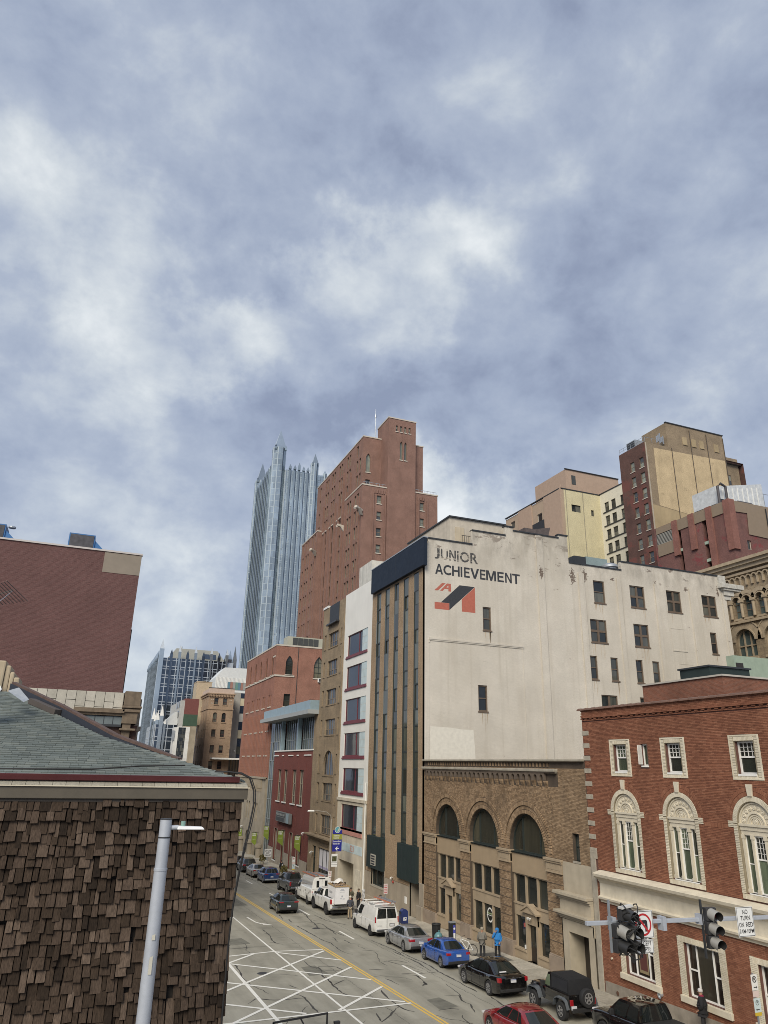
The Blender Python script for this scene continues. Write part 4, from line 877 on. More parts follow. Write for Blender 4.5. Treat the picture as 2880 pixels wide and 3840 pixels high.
# ------------------------------------------------------------------ red brick college hall with the metal roof
MODRED = brickmat('college_red_brick', (.185,.062,.052), (.16,.054,.046), (.15,.07,.06), .3, .1, .008, .15, (.05,.02,.02), .25, .12)
LIMEST = plain('grey_limestone', (.34,.30,.245), .85, var=.14, streak=.25)
PALEM = plain('pale_blue_metal', (.30,.40,.45), .4, .25, .08, 2)
TALLG = glass('tall_glass', (.03,.04,.045), .05, (.10,.12,.10), .6)
def college():
    B = thing('college_hall', 'red brick hall with a pale metal roof edge and a corner of tall glass', 'building', (29, 109, 0)); ya, yb = 97.4, 121.5
    sl = [(113.9,116.0,6.85,11.35),(110.2,112.2,6.85,11.35),(105.2,107.4,6.85,11.4),(101.5,103.6,6.85,11.4)]
    lo = [(113.95,115.7,-1.3,3.0),(109.5,111.1,-1.4,3.1),(105.3,106.9,-1.6,3.1),(101.2,102.9,-.6,3.1)]
    mb = MB(); wall(mb, 'X', FX, ya, 119.0, -3, 13.95, sl+lo, .35); shell(mb, FX, 45, ya, 119.0, -3, 13.95, '-X', .1); obj('wall', mb, [MODRED, ROOFM], B)
    mb = MB(); wall(mb, 'X', FX-.08, ya, 119.0, -3.5, .25, [h for h in lo], .1); obj('stone_base', mb, LIMEST, B)
    for h in sl: window(B, 'X', FX, h, .3, ((h[0]+h[1])/2,), (h[2]+1.0, h[2]+2.7), .09, .1, flat('bronze_frame', (.30,.27,.21)), TALLG, (WHITEP, .12, .16, .14))
    for h in lo: window(B, 'X', FX, h, .3, ((h[0]+h[1])/2,), (h[2]+1.4,), .09, .1, flat('bronze_frame', (.30,.27,.21)), TALLG, (WHITEP, .12, .16, .14))
    q = [boxpiece('X', FX, a, b, 13.28, 13.42, -.12, .05) for a, b in ((116.0,119),(112.9,113.7),(107.4,110),(104.4,105.2),(98.1,101.4))]
    for x in q: me = MB().hexa(x[0]+x[1]); obj('stone_header', me, WHITEP, B)
    c = MB(); fbox(c, 'X', FX, ya-.4, 119.0, 13.95, 14.12, -.12, .3); obj('coping', c, WHITEP, B)
    for y in (117.5, 113.0, 108.6, 104.3, 100.2): s = MB(); fbox(s, 'X', FX, y-.12, y+.12, .25, 12.6, -.03, .02); obj('brick_rib', s, MODRED, B)
    # glazed upper storey behind the terrace, and the glass stair end
    gm = flat('glazing_frame', (.24,.27,.28))
    window(B, 'X', FX+.9, (98.4, 106.3, 14.0, 18.7), .2, tuple(98.4+k*1.13 for k in range(1, 7)), (15.6,), .1, .12, gm, TALLG, None, 'glass_wall')
    window(B, 'X', FX+.9, (107.2, 115.8, 14.0, 18.7), .2, tuple(107.2+k*1.2 for k in range(1, 7)), (15.6,), .1, .12, gm, TALLG, None, 'glass_wall')
    window(B, 'X', FX+.1, (117.0, 123.0, -2.2, 18.6), .2, tuple(117+k*1.2 for k in range(1, 5)), tuple(1.0+2.9*k for k in range(6)), .1, .12, gm, TALLG, None, 'glass_stair')
    for y in (97.6, 106.7, 116.4): p = MB(); fbox(p, 'X', FX, y, y+.5, 14.0, 18.7, .3, .9); obj('metal_post', p, PALEM, B)
    p = MB(); fbox(p, 'X', FX, 95.7, 97.6, -3, 18.8, .02, 6); obj('limestone_end', p, LIMEST, B)
    p = MB(); fbox(p, 'X', FX, 95.7, 124.8, 18.6, 19.15, -1.5, 12); obj('roof_soffit', p, flat('grey_soffit', (.33,.35,.35)), B)
    p = MB(); fbox(p, 'X', FX, 95.9, 123.5, 19.15, 20.4, -1.2, 12); rf = obj('roof_fascia', p, PALEM, B)
    for k in range(1, 12): s = MB(); fbox(s, 'X', FX, 95.9+k*2.3-.02, 95.9+k*2.3+.02, 19.2, 20.38, -1.206, -1.2); obj('fascia_joint', s, gm, rf)
    s = MB(); fbox(s, 'X', FX, 105.6, 113.6, 4.15, 5.5, -.5, -.15); sg = obj('led_sign', s, flat('sign_grey', (.16,.17,.17)), B, bevel=.03)
    for z0, z1, a0, a1 in ((4.85, 5.4, 113.4, 108.0), (4.25, 4.75, 113.4, 108.6)):
        s = MB(); fbox(s, 'X', FX, min(a0,a1), max(a0,a1), z0, z1, -.512, -.5); obj('sign_face', s, flat('sign_dark', (.05,.055,.06)), sg)
    lettering('POINT PARK UNIV', 'X', FX, 113.2, 108.3, 4.98, 5.3, -.516, flat('sign_letters', (.5,.52,.5)), sg, 'sign_word', .01)
    s = MB(); fbox(s, 'X', FX, 106.2, 107.4, 4.2, 5.45, -.56, -.5); obj('sign_end', s, PALEM, sg)
college()
# ------------------------------------------------------------------ red brick building with cream brick window surrounds
REDB = unitmat('red_brick', [(.185,.076,.046),(.228,.095,.056),(.258,.110,.065),(.295,.135,.082)], .85, (22, .12), bmp=.3)
REDM = plain('red_mortar', (.125,.058,.044), .95, var=.25, vs=1.2)
CREAMB = unitmat('cream_brick', [(.60,.54,.41),(.66,.60,.47),(.70,.64,.51)], .75, (18, .12), bmp=.15)
CREAMM = plain('cream_joint', (.26,.22,.15), .9)
CREAMS = plain('cream_stone', (.60,.545,.43), .75, var=.14, vs=2, streak=.2)
QUOIN = plain('quoin_stone', (.36,.325,.26), .8, var=.2, vs=3, streak=.15)
SASH = plain('white_sash', (.80,.79,.75), .45)
LEAD = glass('leaded_glass', (.02,.024,.02), .05, (.16,.20,.13), .75)
def red_building():
    B = thing('red_brick_building', 'red brick building with cream brick window surrounds and relief lunettes beside the signals', 'building', (29, 30, 0))
    ya, yb, zt = 12.0, 38.6, 15.72
    cy = (35.2, 31.0, 26.4, 21.9, 17.4); cy3 = (35.23, 31.02, 26.39, 21.9, 17.4)
    up = [(c-.53, c+.53, 12.07, 13.53) for c in cy3]; tiny = [(32.97, 33.45, 12.4, 13.53)]
    av = [(c-.98, c+.98, 7.0, 10.88, 'arch') for c in cy]
    lo = [(33.97, 36.16, 1.85, 4.15), (29.5, 31.72, 1.9, 4.18), (25.1, 27.3, 1.95, 4.18), (20.7, 22.9, 1.95, 4.18)]
    holes = up+tiny+av+lo
    mb = MB(); wall(mb, 'X', FX, ya, yb, -1, zt-.1, holes, .32); shell(mb, FX, 46, ya, yb, -1, zt-.1, '-X', .9); obj('wall', mb, [REDM, ROOFM], B)
    sur = [(a-.36, b+.33, z0-.26, z1+.3) for a, b, z0, z1 in up] + [(c-1.22, c+1.22, 6.68, 11.12, 'arch') for c in cy] + [(a-.42, b+.42, z0-.28, z1+.28) for a, b, z0, z1 in lo] + [(32.9, 33.52, 12.22, 13.53)]
    red_ring = [(c-1.62, c+1.62, 9.9, 11.52, 'arch') for c in cy]
    imp = [(c-1.52, c-1.18, 9.71, 9.99) for c in cy] + [(c+1.18, c+1.52, 9.71, 9.99) for c in cy]
    qz = [14.27-.735*k for k in range(10)]; quo = [(38.0, 38.65, z-.14, z+.14) for z in qz]
    band = [(ya, 38.0, 5.0, 6.66), (37.98, 38.7, 6.3, 7.6)]
    fld = brickfield('X', FX, ya, 38.56, .2, zt-.72, holes+sur+red_ring+imp+quo+band, L=.21, H=.062, j=.011, proud=.013, zb=lambda a: g(a)+.55, seed=9)
    eye = np.array([0, 0, 12.0])
    vis = lambda q: (0 if 24.95 < q[0][0][1] < 38 and abs(q[0][0][1]-q[0][1][1]) > .2 else 100) + np.linalg.norm(np.array(q[0][0])-eye)
    pieces('brick', fld, REDB, B, singles=300, key=vis)
    q = []
    for c in cy: q += ringbricks('X', FX, c, 9.9, 1.24, 1.42, 40, -.02, .01) + ringbricks('X', FX, c, 9.9, 1.435, 1.61, 44, -.02, .01)
    # soldier course between the arches
    for c0, c1 in zip(cy, cy[1:]):
        a = c1+1.55
        while a < c0-1.6: q.append(boxpiece('X', FX, a, a+.065, 9.62, 9.82, -.02, 0)); a += .077
    pieces('shaped_brick', q, REDB, B)
    # corbelled brick top with a tile coping
    q = []
    for k, (z, d) in enumerate(((15.0, -.05), (15.08, -.09), (15.16, -.13), (15.24, -.09), (15.32, -.06), (15.40, -.06), (15.48, -.06), (15.56, -.06))):
        a = ya
        while a < yb-.1:
            if not (k == 1 and int(a/.22) % 2): q.append(boxpiece('X', FX, a+(.11 if k % 2 else 0), min(a+.21+(.11 if k % 2 else 0), yb), z, z+.07, d-rnd.uniform(0,.006), .0))
            a += .221
    pieces('cornice_brick', q, REDB, B)
    TILE = plain('clay_coping_tile', (.15,.085,.06), .7, var=.3, vs=4)
    y = ya
    while y < yb:
        t = MB(); prof = [(-.19, 0), (-.16, .07), (-.05, .13), (.1, .15), (.3, .12), (.42, .05), (.44, 0)]
        t.prism([(FX+x, y, 15.63+z) for x, z in prof], (0, .66, 0)); t.prism([(FX+x*1.08, y+.58, 15.63+z*1.12) for x, z in prof], (0, .1, 0)); obj('coping_tile', t, TILE, B); y += .67
    for z in qz: t = MB(); fbox(t, 'X', FX, 37.99, 38.64, z-.135, z+.135, -.035, .05); obj('quoin', t, QUOIN, B, bevel=.012)
    t = MB(); fbox(t, 'X', FX, 38.16, 38.62, -.5, 7.2, -.05, .05); fbox(t, 'X', FX, 37.99, 38.62, 7.2, 7.58, -.05, .05); obj('corner_pilaster', t, QUOIN, B, bevel=.02)
    # square upper windows: cream brick surround > bricks
    singles = [110]
    for a, b, z0, z1 in up:
        w = window(B, 'X', FX, (a, b, z0, z1), .26, (), ((z0+z1)/2+.03,), .075, .09, SASH, LEAD, (SASH, .0, .09, .06), name='sash_window')
        bars = MB()
        for f in (.25, .5, .75): fbox(bars, 'X', FX, a+.07+(b-a-.14)*f-.011, a+.07+(b-a-.14)*f+.011, (z0+z1)/2+.08, z1-.07, .20, .23)
        for f in (.33, .66): fbox(bars, 'X', FX, a+.07, b-.07, (z0+z1)/2+.07+f*((z1-z0)/2-.12)-.011, (z0+z1)/2+.07+f*((z1-z0)/2-.12)+.011, .20, .23)
        obj('glazing_bars', bars, SASH, w)
        bk = MB()
        for s in ((a-.36, a-.001, z0-.26, z1+.3), (b+.001, b+.33, z0-.26, z1+.3), (a-.001, b+.001, z1, z1+.3), (a-.001, b+.001, z0-.26, z0-.09)): fbox(bk, 'X', FX, *s, -.012, .2)
        sr = obj('cream_surround', bk, CREAMM, B); q = []; z = z0-.2
        while z < z1+.2: q += [boxpiece('X', FX, a-.27, a-.09, z, z+.058, -.04, -.01), boxpiece('X', FX, b+.07, b+.25, z, z+.058, -.04, -.01)]; z += .072
        x = a-.05
        while x < b: q += [boxpiece('X', FX, x, x+.058, z1+.03, z1+.22, -.04, -.01), boxpiece('X', FX, x, x+.058, z0-.2, z0-.04, -.045, -.01)]; x += .072
        pieces('cream_brick', q, CREAMB, sr)
        fr = [boxpiece('X', FX, a-.36, a-.28, z0-.26, z1+.3, -.05, 0), boxpiece('X', FX, b+.26, b+.33, z0-.26, z1+.3, -.05, 0), boxpiece('X', FX, a-.28, b+.26, z1+.23, z1+.3, -.05, 0), boxpiece('X', FX, a-.28, b+.26, z0-.26, z0-.2, -.05, 0)]
        for f in fr: obj('edge_brick', MB().hexa(f[0]+f[1]), CREAMB, sr)
    window(B, 'X', FX, tiny[0], .22, (), (), .06, .08, SASH, LEAD, (SASH, .04, .08, .06), name='casement')
    op = MB().hexa([PT('X',FX,a,z,d) for a, z, d in ((33.43,12.46,.0),(33.43,12.46,.04),(33.30,12.46,-.34),(33.30,12.46,-.38),(33.43,13.48,.0),(33.43,13.48,.04),(33.30,13.48,-.34),(33.30,13.48,-.38))]); obj('open_casement', op, SASH, B)
    # tall arched windows
    for i, c in enumerate(cy):
        zs = 9.9; q = []
        bk = MB(); fbox(bk, 'X', FX, c-1.2, c-.95, 6.95, 9.9, -.012, .2); fbox(bk, 'X', FX, c+.95, c+1.2, 6.95, 9.9, -.012, .2); fbox(bk, 'X', FX, c-1.2, c+1.2, 6.74, 6.95, -.02, .1)
        A = arc(c, zs, 1.2, 24); I = arc(c, zs, .96, 24)
        for k in range(24): bk.hexa([PT('X',FX,*p,-.012) for p in (A[k], A[k+1], I[k+1], I[k])] + [PT('X',FX,*p,.2) for p in (A[k], A[k+1], I[k+1], I[k])])
        sr = obj('cream_surround', bk, CREAMM, B)
        z = 6.97
        while z < 9.86: q += [boxpiece('X', FX, c-1.21, c-1.0, z, z+.058, -.04, -.01), boxpiece('X', FX, c+1.0, c+1.21, z, z+.058, -.04, -.01)]; z += .0725
        q += ringbricks('X', FX, c, zs, .985, 1.215, 46, -.045, -.005)
        x = c-1.2
        while x < c+1.15: q.append(boxpiece('X', FX, x, x+.06, 6.74, 6.94, -.07, -.01)); x += .072
        for s in (-1, 1):
            for k in range(4): q += [boxpiece('X', FX, *sorted((c+s*1.22, c+s*1.36)), 9.71+.072*k, 9.765+.072*k, -.04, 0), boxpiece('X', FX, *sorted((c+s*1.37, c+s*1.51)), 9.71+.072*k, 9.765+.072*k, -.04, 0)]
        pieces('cream_brick', q, CREAMB, sr, singles=140 if i in (0, 1) else 0)
        ks = MB().hexa([PT('X',FX,a,z,-.1) for a, z in ((c-.12,11.1),(c+.12,11.1),(c+.17,11.62),(c-.17,11.62))] + [PT('X',FX,a,z,.02) for a, z in ((c-.12,11.1),(c+.12,11.1),(c+.17,11.62),(c-.17,11.62))]); obj('keystone', ks, CREAMS, B, bevel=.012)
        # relief lunette
        lm = MB(); o = arc(c, zs-.02, .955, 24); lm.poly([PT('X',FX,a,z,.1) for a, z in o]); L = obj('lunette', lm, CREAMS, B)
        def rib(r0, r1, d, cz=zs): 
            m = MB(); P0 = arc(c, cz, r0, 20); P1 = arc(c, cz, r1, 20)
            for k in range(20): m.hexa([PT('X',FX,*p,d) for p in (P1[k], P1[k+1], P0[k+1], P0[k])] + [PT('X',FX,*p,.1) for p in (P1[k], P1[k+1], P0[k+1], P0[k])])
            return m
        for r0, r1, d in ((.88,.95,.05),(.46,.52,.04),(.36,.40,.06),(.27,.31,.05)): obj('lunette_moulding', rib(r0, r1, d), CREAMS, L)
        ro = MB().lathe(PT('X',FX,c,zs+.13,.11), (-1,0,0), [(0,.15),(.05,.15),(.06,.10),(.03,.08),(.07,.05)], 14); obj('rosette', ro, CREAMS, L, smooth=40)
        sc = MB()
        for k in range(9):
            t = pi*(k+.5)/9; p = PT('X',FX,c+.70*cos(t),zs+.70*sin(t),.1); sc.lathe(p, (-1,0,0), [(0,.10),(.03,.10),(.045,.07),(.02,.05),(.05,.02)], 8)
        obj('scrolls', sc, CREAMS, L, smooth=40)
        en = MB(); fbox(en, 'X', FX, c-.96, c+.96, 9.80, 9.90, .0, .2); fbox(en, 'X', FX, c-.93, c+.93, 9.62, 9.80, .06, .2); fbox(en, 'X', FX, c-.93, c+.93, 9.42, 9.62, .1, .2); obj('entablature', en, CREAMS, B)
        for s in (-1, 1):
            for off, w in ((.36, .11), (.88, .10)):
                p = MB(); fbox(p, 'X', FX, c+s*off-w/2, c+s*off+w/2, 7.0, 9.42, .09, .28); fbox(p, 'X', FX, c+s*off-w*.8, c+s*off+w*.8, 9.25, 9.44, .07, .28); fbox(p, 'X', FX, c+s*off-w*.7, c+s*off+w*.7, 7.0, 7.16, .07, .28); obj('colonnette', p, CREAMS, B)
            window(B, 'X', FX, (min(c+s*.42, c+s*.83), max(c+s*.42, c+s*.83), 7.0, 9.42), .27, (), (8.2,), .04, .06, SASH, LEAD, None, 'side_light')
        w = window(B, 'X', FX, (c-.31, c+.31, 7.0, 9.42), .25, (), (8.43,), .06, .09, SASH, LEAD, (SASH, .5, .07, .02), 'sash_window')
        bars = MB()
        for f in (.33, .66): fbox(bars, 'X', FX, c-.25+.5*f-.008, c-.25+.5*f+.008, 8.46, 9.36, .20, .225)
        for zz in (8.68, 8.9, 9.13): fbox(bars, 'X', FX, c-.25, c+.25, zz-.008, zz+.008, .20, .225)
        obj('glazing_bars', bars, SASH, w)
    # stone cornice band over the ground floor
    c = MB(); prof = [(0,5.02),(-.10,5.02),(-.12,5.12),(-.26,5.2),(-.28,5.3),(-.12,5.36),(-.10,5.5),(-.10,6.0),(-.2,6.12),(-.24,6.2),(-.42,6.28),(-.52,6.36),(-.56,6.5),(-.50,6.54),(0,6.66)]
    c.prism([(FX+x, ya, z) for x, z in prof], (0, 37.85-ya, 0)); obj('stone_cornice', c, CREAMS, B, smooth=25)
    # ground-floor windows
    for k, (a, b, z0, z1) in enumerate(lo):
        ay = (b-.62, a+.55)
        window(B, 'X', FX, (a, b, z0, z1), .26, (a+.58, b-.60), (), .07, .09, SASH, glass('ground_glass', (.022,.016,.013), .05, (.06,.055,.04), .5), None, 'shop_window')
        t = MB(); fbox(t, 'X', FX, a+.07, a+.55, 3.02, 3.08, .17, .26); fbox(t, 'X', FX, b-.57, b-.07, 3.02, 3.08, .17, .26); obj('transom', t, SASH, B)
        bk = MB()
        for s in ((a-.42, a-.001, z0-.05, z1+.28), (b+.001, b+.42, z0-.05, z1+.28), (a-.001, b+.001, z1, z1+.28)): fbox(bk, 'X', FX, *s, -.012, .24)
        sr = obj('cream_surround', bk, CREAMM, B); q = []; z = z0-.04
        while z < z1+.2: q += [boxpiece('X', FX, a-.40, a-.20, z, z+.06, -.04, -.01), boxpiece('X', FX, a-.19, a-.01, z, z+.06, -.04, -.01), boxpiece('X', FX, b+.01, b+.19, z, z+.06, -.04, -.01), boxpiece('X', FX, b+.20, b+.40, z, z+.06, -.04, -.01)]; z += .0725
        x = a-.3
        while x < b+.25: q.append(boxpiece('X', FX, x, x+.06, z1+.02, z1+.26, -.045, -.01)); x += .0725
        pieces('cream_brick', q, CREAMB, sr)
        s = MB(); fbox(s, 'X', FX, a-.46, b+.44, z0-.30, z0-.02, -.14, .2); obj('stone_sill', s, CREAMS, B, bevel=.02)
    # sign shapes inside the first window
    m = MB(); fbox(m, 'X', FX, 34.7, 35.4, 2.05, 3.5, .228, .232); obj('window_sign', m, flat('tan_sign', (.24,.19,.11)), B); m = MB(); fbox(m, 'X', FX, 34.78, 35.32, 2.2, 3.4, .222, .228); obj('window_sign', m, flat('red_brown_sign', (.10,.035,.03)), B)
    m = MB().lathe(PT('X',FX,35.86,2.55,.23), (-1,0,0), [(0,.2),(.004,.2)], 16); obj('window_disc', m, BLACK, B)
    # stone base, pipe outlets
    p = MB()
    for i in range(20): a, b = ya+i*(38.0-ya)/20, ya+(i+1)*(38.0-ya)/20; p.hexa([(FX-.07,a,g(a)-.2),(FX+.1,a,g(a)-.2),(FX+.1,b,g(b)-.2),(FX-.07,b,g(b)-.2),(FX-.07,a,g(a)+.72),(FX+.1,a,g(a)+.72),(FX+.1,b,g(b)+.72),(FX-.07,b,g(b)+.72)])
    obj('stone_base', p, plain('worn_base_stone', (.25,.22,.18), .9, var=.3, vs=1.5, streak=.3), B)
    p = MB().lathe((FX-.05, 37.0, .72), (-1,0,0), [(0,.1),(.04,.11),(.05,.07)], 12); obj('pipe_outlet', p, plain('rust', (.10,.05,.03), .8), B)
    p = MB().lathe((FX, 33.6, 1.5), (-1,0,-.2), [(0,.10),(.18,.10),(.2,.13),(.12,.09)], 12); obj('vent_pipe', p, STEEL, B, smooth=40)
    p = MB().lathe((FX, 37.3, 2.3), (-1,0,0), [(0,.05),(.1,.05)], 8); obj('wall_stud', p, CREAMS, B)
    # low brick block behind the roof edge
    p = MB(); shell(p, 34.0, 46, 31.8, 38.5, 12, 17.45, '', .15) 
    ph = obj('roof_block', p, [brickmat('penthouse_brick', (.245,.102,.064), (.205,.085,.053), (.24,.135,.10), .21, .072, .01, .2, (.05,.02,.02)), ROOFM], B)
    c = MB(); c.box(33.9, 46.1, 31.7, 38.58, 17.45, 17.55); obj('coping', c, plain('light_coping', (.45,.42,.37), .7), ph)
red_building()
def roof_unit():
    t = thing('roof_unit', 'dark green box of rooftop machinery above the red brick roof block', 'roof unit', (37.5, 36, 17.5)); m = MB().box(36.0, 39.4, 34.6, 37.1, 17.3, 18.45); obj('casing', m, DKGREEN, t); m = MB().box(35.9, 39.5, 34.5, 37.2, 18.45, 18.55); obj('lid', m, PARAPC, t)
    b = thing('green_roof_cabin', 'pale green metal cabin with a dark door above the red brick roof', 'roof cabin', (60, 52, 20)); p = MB().box(57.4, 66, 52, 52.9, 17, 23.0); obj('casing', p, plain('pale_green_metal', (.30,.37,.29), .6, streak=.15), b); d = MB().box(57.6, 58.5, 51.95, 52, 20.2, 22.3); obj('door', d, DOORDK, b)
roof_unit()
# ------------------------------------------------------------------ gothic college: stone arcade below, red brick above
GRED = brickmat('warm_red_brick', (.325,.150,.106), (.275,.125,.088), (.31,.19,.15), .24, .08, .01, .3, (.07,.03,.025), .4, .25)
GSTONE = plain('weathered_limestone', (.33,.285,.215), .85, var=.25, vs=.6, streak=.4)
TRIML = plain('light_stone_trim', (.52,.47,.40), .75, streak=.2)
GWIN = glass('gothic_glass', (.03,.032,.028), .08, (.28,.26,.18), .45)
def gothic():
    B = thing('gothic_hall', 'red brick hall with pointed arch windows over a pale stone arcade', 'building', (29, 136, 0)); ya, yb = 123.8, 149.0
    ar = [(126.6,129.9,-3.4,1.4,'arch'), (133.4,136.8,-3.6,1.2,'arch'), (140.5,143.8,-3.8,1.0,'arch')]
    sm = [(y, y+1.1, 3.0, 5.9, 'arch') for y in (128.6, 130.6, 134.6, 136.6, 141.4, 143.4)]
    mb = MB(); wall(mb, 'X', FX, ya, yb, -4.5, 9.9, ar+sm, .5); shell(mb, FX, 48, ya, yb, -4.5, 9.9, '-X', .1); obj('stone_wall', mb, [GSTONE, ROOFM], B)
    for h in ar: window(B, 'X', FX, h, .45, ((h[0]+h[1])/2,), (), .12, .1, GREENDK, GWIN, None, 'arched_window')
    for h in sm: window(B, 'X', FX, h, .35, (), (), .08, .1, GREENDK, GWIN, None, 'arched_window')
    c = MB(); fbox(c, 'X', FX, ya, yb, 9.7, 10.0, -.3, .2); obj('coping', c, GSTONE, B)
    q = []
    for i in range(26): q += [boxpiece('X', FX, 126.5+i*.8, 126.8+i*.8, 8.2, 9.6, -.22, 0), boxpiece('X', FX, 126.55+i*.8, 126.75+i*.8, 7.7, 8.2, -.12, 0)]
    pieces('corbel', q, GSTONE, B)
    for y in (124.4, 131.4, 138.6, 145.8): p = MB().cyl((28.85, y, -4), (28.85, y, -.6), .55, 12); p.cyl((28.85, y, -.6), (28.85, y, -.1), .7, 12); obj('column', p, GSTONE, B, smooth=40)
    # red upper storeys
    X0 = 29.25
    hs = [(125.5+k*4.6, 126.9+k*4.6, z, z+3.6, 'gothic') for k in range(5) for z in (26.9,)] + [(125.4+k*4.6+dx, 126.2+k*4.6+dx, z, z+2.0) for k in range(5) for z in (21.5, 17.5, 13.5) for dx in (0, 1.3)]
    hy = [(31.05, 32.35, 26.9, 30.2, 'gothic'), (36.2, 38.0, 26.6, 30.4, 'gothic'), (31.05, 32.2, 21.5, 23.6), (35.7, 36.8, 20.8, 22.9), (31.05, 32.2, 14, 16), (35.7, 36.8, 14, 16)]
    mb = MB(); wall(mb, 'X', X0, ya, yb, 9.9, 31.8, hs, .4); wall(mb, 'Y', ya, X0, 47, 9.9, 31.8, hy, .4); shell(mb, X0, 47, ya, yb, 9.9, 31.8, '-X-Y', .8); obj('brick_wall', mb, [GRED, ROOFM], B)
    for h in hs: window(B, 'X', X0, h, .35, (), ((h[2]+h[3])/2,), .08, .1, GREENDK, GWIN, (TRIML, .1, .2, .12))
    for h in hy:
        g_ = len(h) > 4
        window(B, 'Y', ya, h, .35, ((h[0]+h[1])/2,) if h[1]-h[0] > 1.5 else (), tuple(h[2]+(h[3]-h[2])*f for f in ((.25,.5,.72) if g_ else (.5,))), .09, .1, GREENDK, GWIN, (TRIML, .1, .2, .12))
    c = MB(); c.box(X0-.08, 47, ya-.08, ya+.3, 31.8, 32.05); c.box(X0-.08, X0+.3, ya+.3, yb, 31.8, 32.05); obj('coping', c, TRIML, B)
    for x0, x1, z in ((29.2, 32.7, 26.5), ): s = MB().box(x0, x1, ya-.12, ya, z, z+.28); s.box(X0-.12, X0, ya-.12, yb, z, z+.28); obj('string_course', s, TRIML, B)
    s = MB().box(X0-.05, X0+.4, 124.2, 126, 29.9, 30.15); obj('label_stop', s, TRIML, B)
    for y in np.arange(124.2, 148, 1.15): s = MB(); fbox(s, 'X', X0, y, y+.28, 10.0, 20.5, -.12, .02); obj('brick_rib', s, GRED, B)
    d = MB().cyl((33.2, ya-.06, 14), (33.2, ya-.06, 31.6), .05, 6); obj('downpipe', d, DARKM, B)
    a = MB().box(37.0, 37.9, ya-.45, ya+.2, 25.9, 26.55); aa = obj('window_air_conditioner', a, WHITEP, B); a = MB().box(37.1, 37.65, ya-.46, ya-.45, 25.97, 26.48); obj('grille', a, DARKM, aa)
gothic()
def chiller():
    t = thing('rooftop_chiller', 'long grey air handling unit with dark grilles on the red brick roof', 'air unit', (36, 130, 32)); m = MB().box(32.4, 39.2, 129, 132, 32.75, 34.5); obj('casing', m, plain('cream_metal', (.42,.42,.34), .6, streak=.2), t)
    for k in range(5): x = 33.4+k*1.0; n = MB().box(x, x+.92, 128.93, 129, 33.0, 34.3); obj('grille', n, plain('dark_grille', (.055,.06,.06), .7), t)
    f = MB(); 
    for x in (32.8, 35, 37, 38.9): f.box(x, x+.15, 129.2, 129.4, 31.0, 32.75)
    obj('legs', f, DARKM, t)
chiller()

